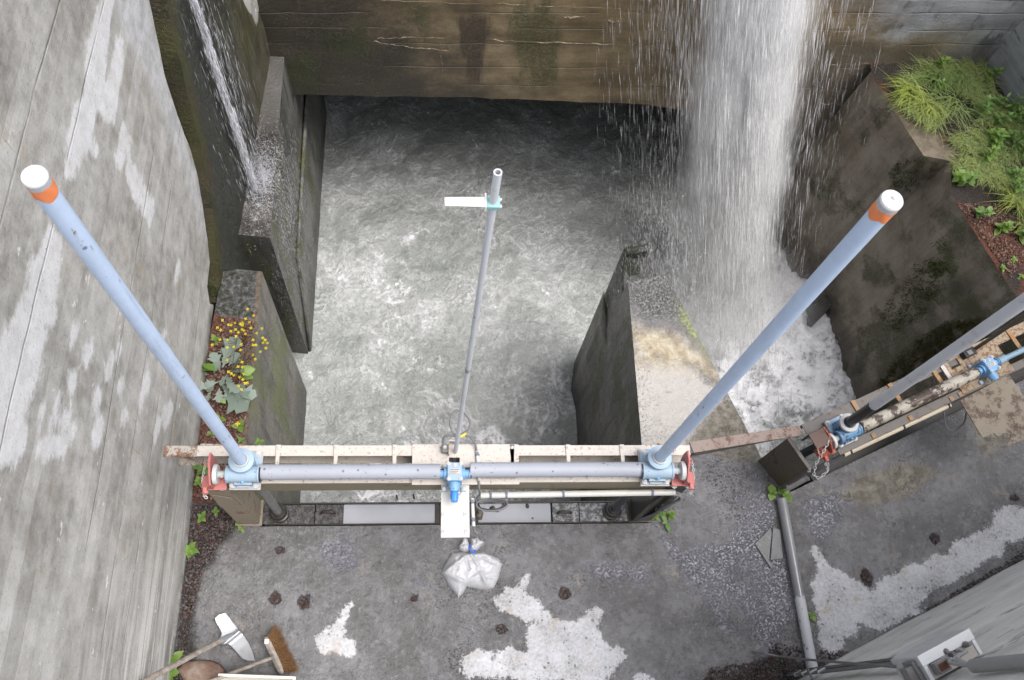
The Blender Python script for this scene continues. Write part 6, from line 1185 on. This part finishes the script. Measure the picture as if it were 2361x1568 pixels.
for a, b, me in LEAVES:
    za = random.uniform(.05, .15); A, B = V(at(crop([a], 1.6857, 0, 900)[0], za)), V(at(crop([b], 1.6857, 0, 900)[0], za+random.uniform(-.02, .05))); d = B-A; L = d.length*random.uniform(1.0, 1.18)
    inst(me, 'leaf', fl, Matrix.Translation(A) @ Matrix.Rotation(math.atan2(d.y, d.x), 4, 'Z') @ Matrix.Rotation(-math.asin(max(-.9, min(.9, d.z/d.length)))-.1, 4, 'Y') @ Matrix.Rotation(random.gauss(0, .3), 4, 'X') @ Matrix.Diagonal((L, L, L, 1)))
for i, (p, l) in enumerate((((505, 970), 'short yellow flowered sprig under the left blue tube'), ((553, 985), 'yellow flowered sprig nearest the hoist frame on the red gravel'))):
    o = thing('flower_sprig', l, 'flower', at(p, 0), 'small flowered sprigs on the red gravel'); b = V(at(p, 0)); mb = MB(); mb.cyl(b, b+Vector((0, 0, .09)), .003, n=5); mb.build('stem', M['stem'], o); inst(PF_, 'flower', o, Matrix.Translation(b+Vector((0, 0, .095))) @ Matrix.Diagonal((.022,)*3+(1,)))
    for k in range(3): inst(LGG, 'leaf', o, Matrix.Translation(b+Vector((0, 0, .02))) @ Matrix.Rotation(2.1*k+i, 4, 'Z') @ Matrix.Rotation(-.3, 4, 'Y') @ Matrix.Diagonal((.07,)*3+(1,)))
# ---- terrace vegetation
gpoly = [tuple(at(p, TZ)[:2]) for p in [(2044,195),(2090,172),(2150,148),(2270,150),(2300,235),(2361,292),(2420,400),(2420,560),(2361,530),(2290,490),(2232,490),(2196,430),(2196,385),(2195,335),(2110,278),(2060,235)]]
GA = np.array(gpoly)
def pick(poly, n):
    P = np.array(poly); r = []
    while len(r) < n:
        q = RNG.uniform(P.min(0), P.max(0), (400, 2)); r += list(q[sdf(q, P) > .0])
    return r[:n]
def blades(mb, c, L, lean, az, w_=.004, n=4):
    d = Vector((math.cos(az), math.sin(az), 0)); s_ = Vector((-d.y, d.x, 0)); vs = []
    for i in range(n+1): t = i/n; p = Vector(c)+d*(L*lean*t*t)+Vector((0, 0, L*(t-.55*lean*t*t))); vs += [p+s_*w_*(1-t*.95), p-s_*w_*(1-t*.95)]
    mb.add(vs, [(2*i, 2*i+1, 2*i+3, 2*i+2) for i in range(n)])
for m_, cnt in (('grass', 9500), ('grass_y', 3600)):
    mb = MB()
    for q in pick(gpoly, cnt):
        dens = fbm(q[0]*1.6, q[1]*1.6, 2.2)
        if dens < -.25: continue
        blades(mb, (q[0], q[1], TZ), random.uniform(.11, .30), random.uniform(.6, 1.15), random.gauss(-2.3, .8), random.uniform(.003, .006))
    o = mb.build('grass', M[m_], None, smooth=None); tag(o, 'matted green grass covering the terrace' if m_ == 'grass' else 'yellowish grass blades among the green grass of the terrace', 'grass', kind='stuff')
for p, l, nb, yy in (((2085, 215), 'arching yellow green grass tuft at the near left corner of the terrace', 60, 1), ((2150, 185), 'tall arching grass tuft against the back wall of the terrace', 80, 0), ((2205, 190), 'long bladed grass tuft leaning from the corner of the two grey walls', 80, 0), ((2130, 250), 'low pale grass tuft hanging over the terrace edge', 60, 1), ((2190, 250), 'dense dark grass tuft in the middle of the terrace', 70, 0), ((2330, 470), 'yellow grass tuft beside the patch of red gravel', 36, 1)):
    mb = MB(); c = at(p, TZ)
    for _ in range(nb): blades(mb, (c[0]+random.gauss(0, .06), c[1]+random.gauss(0, .06), TZ), random.uniform(.28, .52), random.uniform(.6, 1.15), random.gauss(-2.3, .75), random.uniform(.006, .010), 6)
    tag(mb.build('grass_tuft', M['grass_y'] if yy else M['grass'], None, smooth=None), l, 'grass tuft', 'long grass tufts on the terrace')
def herb(b, s_, kinds, label, group, tall=.34, name='leafy_weed'):
    o = thing(name, label, 'weed', b, group); b = V(b); top = b+Vector((random.gauss(0, .05), random.gauss(-.03, .05), tall*random.uniform(.7, 1.1))); k = random.choice(kinds); a0 = random.random()*6
    mb = MB(); mb.tube([b, b.lerp(top, .5)+Vector((random.gauss(0, .01), 0, 0)), top], [.005, .004, .002], 5); mb.build('stem', M['stem'], o, smooth=None)
    for i in range(14):
        t = .15+.85*(i//2)/6.5; az = a0+(i % 2)*math.pi+(i//2)*1.57+random.gauss(0, .2); L = s_*(1.1-.5*t)*random.uniform(.85, 1.15)
        inst(LF[k], 'leaf', o, Matrix.Translation(b.lerp(top, t)) @ Matrix.Rotation(az, 4, 'Z') @ Matrix.Rotation(-(.05+.5*t)+random.gauss(0, .15), 4, 'Y') @ Matrix.Diagonal((L, L, L, 1)))
HZ = [tuple(at(p, TZ)[:2]) for p in [(2250,230),(2300,240),(2420,330),(2420,600),(2361,480),(2300,440),(2230,410),(2230,330)]]
for q in pick(HZ, 28): herb((q[0], q[1], TZ), .115, ['mid', 'narrow', 'fresh'], 'leafy green weed in the thick growth along the far right wall', 'weeds in thick growth by the far right wall')
for p, l in (((2150, 170), 'leafy weed against the back wall among long grass'), ((2160, 215), 'leafy weed between the tall grass tufts'), ((2265, 185), 'leafy weed in the corner of the two grey walls'), ((2222, 425), 'bushy green weed on the terrace edge below the step'), ((2205, 415), 'leafy weed overhanging the step of the terrace edge'), ((2250, 490), 'small leafy weed at the upper edge of the red gravel'), ((2300, 530), 'single weed in the middle of the red gravel patch'), ((2345, 545), 'weed at the right rim of the red gravel patch')):
    herb(at(p, TZ), .10, ['fresh', 'mid'], l, 'single weeds on the terrace', .22)
for i, p in enumerate(((2310, 620), (2335, 600), (2352, 640))): weed(p, TZ, .05, 8, 'fresh', ('left', 'upper', 'lower')[i]+' little green weed on the dark ground at the terrace end', 'little weeds at the terrace end', .4)
# ---- moss and ferny growth on the right retaining wall
def wall_pt(p):
    best = None; v = dirv(p)
    for f in fs_r:
        a, b, c, d = [np.array(vs_r[i]) for i in f]; n_ = np.cross(b-a, d-a); den = v@n_
        if abs(den) < 1e-9: continue
        t = ((a-CAMP)@n_)/den; X_ = CAMP+v*t; u_ = (X_-a)@(d-a)/((d-a)@(d-a)); w2 = (X_-a)@(b-a)/((b-a)@(b-a))
        if -.05 <= u_ <= 1.05 and -.05 <= w2 <= 1.05: return V(X_), V(n_/np.linalg.norm(n_))
    return None
wf = [o for o in bpy.data.objects if o.name.startswith('wall_face') and o.parent == rw][0]
vs_r = [tuple(v.co) for v in wf.data.vertices]; fs_r = [tuple(f.vertices) for f in wf.data.polygons]
M['moss'] = leafmat('wet_moss', (.030, .045, .008), (.085, .105, .018), .8); M['moss_l'] = leafmat('bright_moss', (.09, .14, .02), (.17, .22, .05), .8); M['moss_b'] = leafmat('brown_green_moss', (.04, .032, .012), (.10, .095, .025), .8)
def moss(px, n, m_, label, L=(.015, .05)):
    P = np.array(px); mb = MB()
    for _ in range(n*4):
        q = RNG.uniform(P.min(0), P.max(0)); s_ = sdf(q[None], P)[0]
        if s_ < 0 or random.random() > min(1, s_/14+.25) or fbm(q[0]*.035, q[1]*.035, 1.) < -.35: continue
        r_ = wall_pt(q)
        if not r_ or len(mb.v) > n*9: continue
        X_, n_ = r_; n_ = n_ if n_.dot(Vector((-1, -.3, .2))) > 0 else -n_
        for k in range(3):
            d = (n_*random.uniform(.3, 1)+Vector((random.gauss(0, .5), random.gauss(0, .5), random.gauss(.1, .6)))).normalized()*random.uniform(*L); s2 = d.cross(Vector((random.random(), random.random(), 1))).normalized()*random.uniform(.004, .010); b = X_+Vector((random.gauss(0, .01), random.gauss(0, .01), random.gauss(0, .01)))
            mb.add([b-s2*.5, b+s2*.5, b+d], [(0, 1, 2)])
    if mb.v: tag(mb.build('moss', M[m_], None, smooth=None), label, 'moss', kind='stuff')
moss([(2070,660),(2110,610),(2160,590),(2190,640),(2160,700),(2090,770),(2030,760),(2030,720)], 900, 'moss', 'large dark moss cushion on the right retaining wall')
moss([(2130,620),(2150,595),(2190,600),(2200,640),(2160,650)], 260, 'moss_l', 'bright moss patch on the right retaining wall')
moss([(2010,900),(2090,800),(2180,740),(2270,730),(2280,780),(2180,830),(2080,880)], 1700, 'moss_b', 'brownish mossy fringe on the right wall above the oblique frame', (.02, .07))
moss([(2020,905),(2070,860),(2110,860),(2080,890)], 260, 'moss_l', 'light green mossy fringe behind the rear rail')
moss([(2050,400),(2070,370),(2130,360),(2170,375),(2150,410),(2090,440),(2060,440)], 500, 'moss', 'moss streaks below the terrace step')
moss([(2150,560),(2180,540),(2210,600),(2230,650),(2190,640)], 240, 'moss_l', 'sparse pale sprigs on the right retaining wall')
# ---- loose red scoria stones
def gravel(polys, z, n, label, mats, r=(.006, .016)):
    mb = MB()
    for poly in polys:
        for q in pick(poly, n):
            s_ = random.uniform(*r); R3 = Matrix.Rotation(random.random()*6, 3, Vector((random.random()-.5, random.random()-.5, random.random()))); c = Vector((q[0], q[1], z+s_*.3))
            mb.mi = random.randrange(len(mats))
            mb.add([c+R3 @ (Vector(v)*s_*random.uniform(.7, 1.2)) for v in ((1, 0, 0), (-1, 0, 0), (0, 1, 0), (0, -1, 0), (0, 0, .8), (0, 0, -.8))], [(0, 2, 4), (2, 1, 4), (1, 3, 4), (3, 0, 4), (2, 0, 5), (1, 2, 5), (3, 1, 5), (0, 3, 5)])
    tag(link('gravel', mb.mesh('gravel', smooth=None), mats), label, 'gravel', kind='stuff')
def flat(name, c, r=.7): N = NM(name); return N.fin(N.mix(N.noise(50, 3), tuple(x*.6 for x in c), c), r)
GM = [flat('red_cinder', (.16, .065, .042)), flat('dark_cinder', (.055, .03, .025)), flat('brown_cinder', (.14, .065, .045)), flat('tan_grit', (.25, .17, .12))]
DM = [flat('black_grit', (.022, .018, .017)), flat('purple_grit', (.075, .042, .040)), flat('grey_grit', (.12, .11, .105)), flat('rusty_grit', (.085, .045, .032))]
gravel([[(-1.96, 1.72), (-1.60, 1.72), (-1.60, 3.36), (-1.90, 3.40), (-1.96, 3.2)]], .002, 4200, 'red scoria gravel along the top of the quay wall', GM)
gravel([[tuple(at(p, TZ)[:2]) for p in [(2205,470),(2300,470),(2361,520),(2361,600),(2330,640)]]], TZ+.005, 1800, 'red scoria gravel on the terrace', GM)
gravel([[(-1.96, .75), (-1.88, .8), (-1.84, 1.1), (-1.70, 1.38), (-1.60, 1.52), (-1.60, 1.66), (-1.96, 1.66)]], .001, 1500, 'dark grit and red cinders at the foot of the tall left wall', DM)
gravel([[(-1.97, -.2), (-1.90, -.1), (-1.89, .8), (-1.97, .8)]], .001, 500, 'black grit in the wet strip along the left wall', DM, (.004, .012))
gravel([xyc(q) for q in ([(1780,1480),(1880,1500),(1990,1500),(1900,1545),(1860,1568),(1750,1568)], [(1990,1490),(2361,1270),(2361,1290),(1990,1512)], [(1640,1540),(1780,1520),(1760,1568),(1620,1568)])], .001, 620, 'dark red grit along the foot of the lower right wall', DM, (.004, .012))
for k, hpoly in enumerate(holes): gravel([[tuple(np.mean(hpoly, 0)+(np.array(v)-np.mean(hpoly, 0))*.85) for v in hpoly]], -.022, 70, 'red grit in the '+('hole behind the wet corner', 'left hole of the pair above the broom', 'right hole of the pair above the broom', 'small hole left of the bag', 'broad hole right of the bag', 'round hole on the right deck', 'long hole at the white patch on the right deck', 'hole at the right picture edge', 'dark hole inside the big white patch')[k], DM, (.005, .012))
# ================================================================== falling water: thin elongated drops, real little bodies
rs = np.random.default_rng(3)
def drops(name, P, D, R_, mat, label, cat):
    """P tips (n,3), D lengths along the path (n,3), R radii (n): three-sided spindles joined into one mass"""
    P, D, R_ = np.asarray(P, float), np.asarray(D, float), np.asarray(R_, float); n = len(P)
    u = np.cross(D, rs.normal(size=(n, 3))); u /= np.linalg.norm(u, axis=1)[:, None]; v = np.cross(D, u); v /= np.linalg.norm(v, axis=1)[:, None]
    mid_ = P+D*.45; W_3 = np.stack([P]+[mid_+(u*math.cos(a)+v*math.sin(a))*R_[:, None] for a in (0, 2.0944, 4.1888)]+[P+D], 1).reshape(-1, 3)
    f = np.array([(0, 1, 2), (0, 2, 3), (0, 3, 1), (4, 2, 1), (4, 3, 2), (4, 1, 3)]); F = (f[None]+5*np.arange(n)[:, None, None]).reshape(-1, 3)
    me = bpy.data.meshes.new(name); me.vertices.add(len(W_3)); me.vertices.foreach_set('co', W_3.ravel()); me.loops.add(F.size); me.loops.foreach_set('vertex_index', F.ravel().astype(np.int32))
    me.polygons.add(len(F)); me.polygons.foreach_set('loop_start', np.arange(0, F.size, 3, dtype=np.int32)); me.polygons.foreach_set('loop_total', np.full(len(F), 3, np.int32)); me.update(calc_edges=True); me.validate(); me.shade_smooth()
    return tag(link(name, me, mat), label, cat, kind='stuff')
ZT, ZB = 2.0, -3.34
def fall_pt(s, t, dep, v=1.0):
    z = ZT+(ZB-ZT)*t; k = (1.1-z)/4.4; x0, x1 = 2.40+1.0*k, 3.74+1.12*k
    return np.stack([x0+(x1-x0)*s, 6.34-(.46*k+.16*np.abs(k)*k)*v-dep, z], -1)
def fdir(s, t, v=1.0): d = fall_pt(s, t+.02, 0, v)-fall_pt(s, t, 0, v); return d/np.linalg.norm(d, axis=-1)[..., None]
def dens(s, t):          # thick right of centre, ragged towards the left, thinning downwards
    c = .60-.16*t; w_ = .20+.03*t
    return np.exp(-(np.abs(s-c)/w_)**2.4)+.085*np.exp(-((s-.45+.08*t)/.17)**2)+.035*np.exp(-((s-.15)/.28)**2)
def stream(n, sr, seed, lr, rr, dep, thr=0.0, cl=1.0, pw=.9):
    s = rs.uniform(*sr, n*6); t = rs.uniform(0, 1, n*6)**pw
    clump = .55+cl*(1.0*pn(s*6, t*3.0, seed)+.6*pn(s*20, t*6, seed+4.)); k = rs.uniform(0, 1, n*6) < np.clip((dens(s, t)+thr)*clump, 0, 1)
    s, t = s[k][:n], t[k][:n]; L = np.minimum(rs.uniform(*lr, len(s))*(.8+.5*t), np.maximum(.03, (1-t)*5.3))
    v = .70+rs.gamma(1.2, .72, len(s)); L = L*np.where(t > .6, rs.uniform(.3, 1, len(s)), 1); D = fdir(s, t, v)+rs.normal(0, .018, (len(s), 3)); return fall_pt(s, t, rs.normal(0, dep, len(s)), v), D*L[:, None], rs.uniform(*rr, len(s))
drops('waterfall', *stream(5500, (.1, 1.05), 4., (.35, 1.1), (.002, .0065), .12), M['fall'], 'thick white waterfall plunging beside the right retaining wall', 'waterfall')
M['fall2'] = fall_mat('falling_strands', (1., 1., 1.), .72, 24)
drops('waterfall_strands', *stream(11000, (-.1, 1.15), 1., (.2, .75), (.0018, .0055), .14, .012, 1.2), M['fall2'], 'bright white strands flanking the waterfall', 'waterfall')
n = 11000; s = rs.normal(.40, .40, n); t = rs.uniform(0, 1, n); k = (s > -.7) & (s < 1.5); s, t = s[k], t[k]
drops('waterfall_spray', fall_pt(s, t, rs.normal(.05, .28, len(s))), (fdir(s, t)+rs.normal(0, .03, (len(s), 3)))*np.minimum(rs.uniform(.08, .42, len(s)), np.maximum(.03, (1-t)*5))[:, None], rs.uniform(.0008, .0022, len(s)), M['spray'], 'fine falling spray in front of the back wall', 'spray')
# splashing drops and mist where it lands
n = 7000; a = rs.uniform(0, 6.283, n); q = np.abs(rs.normal(0, .62, n))
P = np.stack([4.12+q*1.0*np.cos(a), 5.15+q*1.15*np.sin(a), WZ+.04+np.abs(rs.normal(0, .32, n))*np.exp(-q*.8)], -1)
D = np.stack([rs.normal(.1, .4, n), rs.normal(-.3, .4, n), rs.normal(-.5, .8, n)], -1)*.06
P2 = np.stack([rs.normal(2.3, .22, 2200), rs.normal(4.15, .30, 2200), rs.uniform(-.3, .3, 2200)], -1); D2 = np.repeat(fdir(np.array([.4]), np.array([.6])), 2200, 0)*rs.uniform(.03, .12, 2200)[:, None]
drops('splash_drops', np.vstack([P, P2]), np.vstack([D, D2]), np.concatenate([rs.uniform(.0015, .0055, n), rs.uniform(.0010, .0022, 2200)]), M['fall2'], 'mist of drops splashing up around the foot of the waterfall', 'splash')
# thin jet down the slimy wall
J0 = onplane((425, -40), p0+ln*.05, ln); J1 = onplane((592, 460), p0+ln*.07, ln); jd = J1-J0; ju = jd/np.linalg.norm(jd)
n = 4200; t = rs.uniform(0, 1, n); k = rs.normal(0, 1, n)*(.014+.030*t); m_ = rs.uniform(0, 1, n) < .30+.9*pn(k*20, t*6, 2.); t, k = t[m_], k[m_]; n = len(t)
n2 = 800; t2 = rs.uniform(0, 1, n2)**.7; k2 = rs.normal(.10, .22, n2)
t, k = np.concatenate([t, t2]), np.concatenate([k, k2]); r_ = np.concatenate([rs.uniform(.0015, .0055, n), rs.uniform(.0009, .0022, n2)])
P = J0+jd*t[:, None]+np.array(ld)*k[:, None]+ln*rs.uniform(0, .05, len(t))[:, None]
drops('thin_jet', P, (ju+rs.normal(0, .03, (len(t), 3)))*rs.uniform(.05, .28, len(t))[:, None], r_, M['spray'], 'thin water jet running down the black slimy wall', 'water jet')
n = 4000; q = np.abs(rs.normal(0, .24, n)); a = rs.uniform(0, 6.283, n)
n2 = 0
P = np.stack([-1.70+.62*q*np.cos(a), 5.05+q*1.3*np.sin(a), -.285+np.abs(rs.normal(0, .05, n))*np.exp(-q*2)], -1); D = np.stack([np.abs(rs.normal(.3, .5, n)), rs.normal(-.1, .6, n), rs.normal(.1, .4, n)], -1)*.028
k = (P[:, 0] > -1.86) & (P[:, 0] < -1.52); n2 = 2200
P2 = np.stack([-1.57+np.abs(rs.normal(0, .07, n2)), rs.normal(4.95, .45, n2), -.32-np.abs(rs.normal(0, .9, n2))], -1); D2 = np.stack([np.full(n2, .1), rs.normal(-.1, .2, n2), np.full(n2, -1.)], -1)*rs.uniform(.02, .09, n2)[:, None]
drops('jet_splash', np.vstack([P[k], P2]), np.vstack([D[k], D2]), np.concatenate([rs.uniform(.0010, .0034, k.sum()), rs.uniform(.0007, .0016, n2)]), M['spray'], 'white splash on top of the dark training wall', 'splash')

# the body of the fall and the mist at its foot: white scattering water, closed bodies with a soft inside
def vol(name, mesh, label, cat, build):
    N = NM(name+'_volume'); N.t.nodes.remove(N.b); pv = N.t.nodes.new('ShaderNodeVolumePrincipled'); pv.inputs['Color'].default_value = (1, 1, 1, 1); pv.inputs['Anisotropy'].default_value = 0.0
    N.set(pv, 'Density', build(N)); N.t.links.new(pv.outputs[0], N.out.inputs['Volume']); return tag(link(name, mesh, N.mat), label, cat, kind='stuff')
def gsq(N, *q): return N.m('EXPONENT', N.mul(N.add(*[N.mul(v, v) for v in q]), -1.0))
def fall_density(N):
    px, py, pz = N.xyz(); k = N.mul(N.m('SUBTRACT', 1.1, pz), 1/4.4)
    dx = N.m('SUBTRACT', px, N.m('MULTIPLY_ADD', k, .80, 3.17)); dy = N.m('SUBTRACT', py, N.m('SUBTRACT', 6.34, N.mul(N.m('MULTIPLY_ADD', k, .20, .575), k)))
    cv = N.t.nodes.new('ShaderNodeCombineXYZ'); N.set(cv, 0, dx); N.set(cv, 1, dy); N.set(cv, 2, N.mul(pz, .16)); V_ = cv.outputs[0]
    wob = N.mul(N.m('SUBTRACT', N.noise(2.2, 2, .5, N.map((1, 1, 2.5), vec=V_)), .5), .22)
    e = gsq(N, N.m('DIVIDE', N.add(dx, wob), N.m('MULTIPLY_ADD', k, .085, .285)), N.m('DIVIDE', dy, N.m('MULTIPLY_ADD', k, .13, .12)))
    st = N.add(N.mul(N.noise(11, 4, .62, V_), .75), N.mul(N.noise(4, 3, .6, N.map((1, 1, 4), vec=V_)), .45))
    return N.mul(N.mul(e, N.sm(st, .45, .80, .14, 1.0)), 70.0)
mb = MB(); ks = np.linspace(-.28, 1.02, 14); vs = []; n = 20
for k in ks:
    for j in range(n): a = 6.2832*j/n; vs.append((3.17+.80*k+math.cos(a)*(.66+.17*k), 6.34-(.575+.20*k)*k+math.sin(a)*(.25+.25*max(k, 0))-.02, 1.1-4.4*k))
mb.add(vs, [(i*n+j, i*n+(j+1) % n, (i+1)*n+(j+1) % n, (i+1)*n+j) for i in range(len(ks)-1) for j in range(n)]+[tuple(range(n)), tuple((len(ks)-1)*n+j for j in range(n))])
vol('waterfall_body', mb.mesh('waterfall_body'), 'soft white body of the waterfall', 'waterfall', fall_density)
def mist_density(N):
    px, py, pz = N.xyz(); q = (N.mul(N.m('SUBTRACT', px, 4.05), 1/.72), N.mul(N.m('SUBTRACT', py, 5.15), 1/.62), N.mul(N.m('SUBTRACT', pz, -3.35), 1/.30))
    return N.mul(N.mul(gsq(N, *q), N.sm(N.noise(2.4, 4, .65), .36, .66, .1, 1)), 13.0)
mb = MB(); n, m_ = 20, 8; vs = []
for i in range(m_+1):
    f = math.pi/2*i/m_
    for j in range(n): a = 6.2832*j/n; vs.append((4.05+1.5*math.cos(a)*math.cos(f)+.0, 5.15+1.3*math.sin(a)*math.cos(f), -3.55+1.0*math.sin(f)))
mb.add(vs, [(i*n+j, i*n+(j+1) % n, (i+1)*n+(j+1) % n, (i+1)*n+j) for i in range(m_) for j in range(n)]+[tuple(range(n))])
vol('mist', mb.mesh('mist'), 'white mist at the foot of the waterfall', 'mist', mist_density)
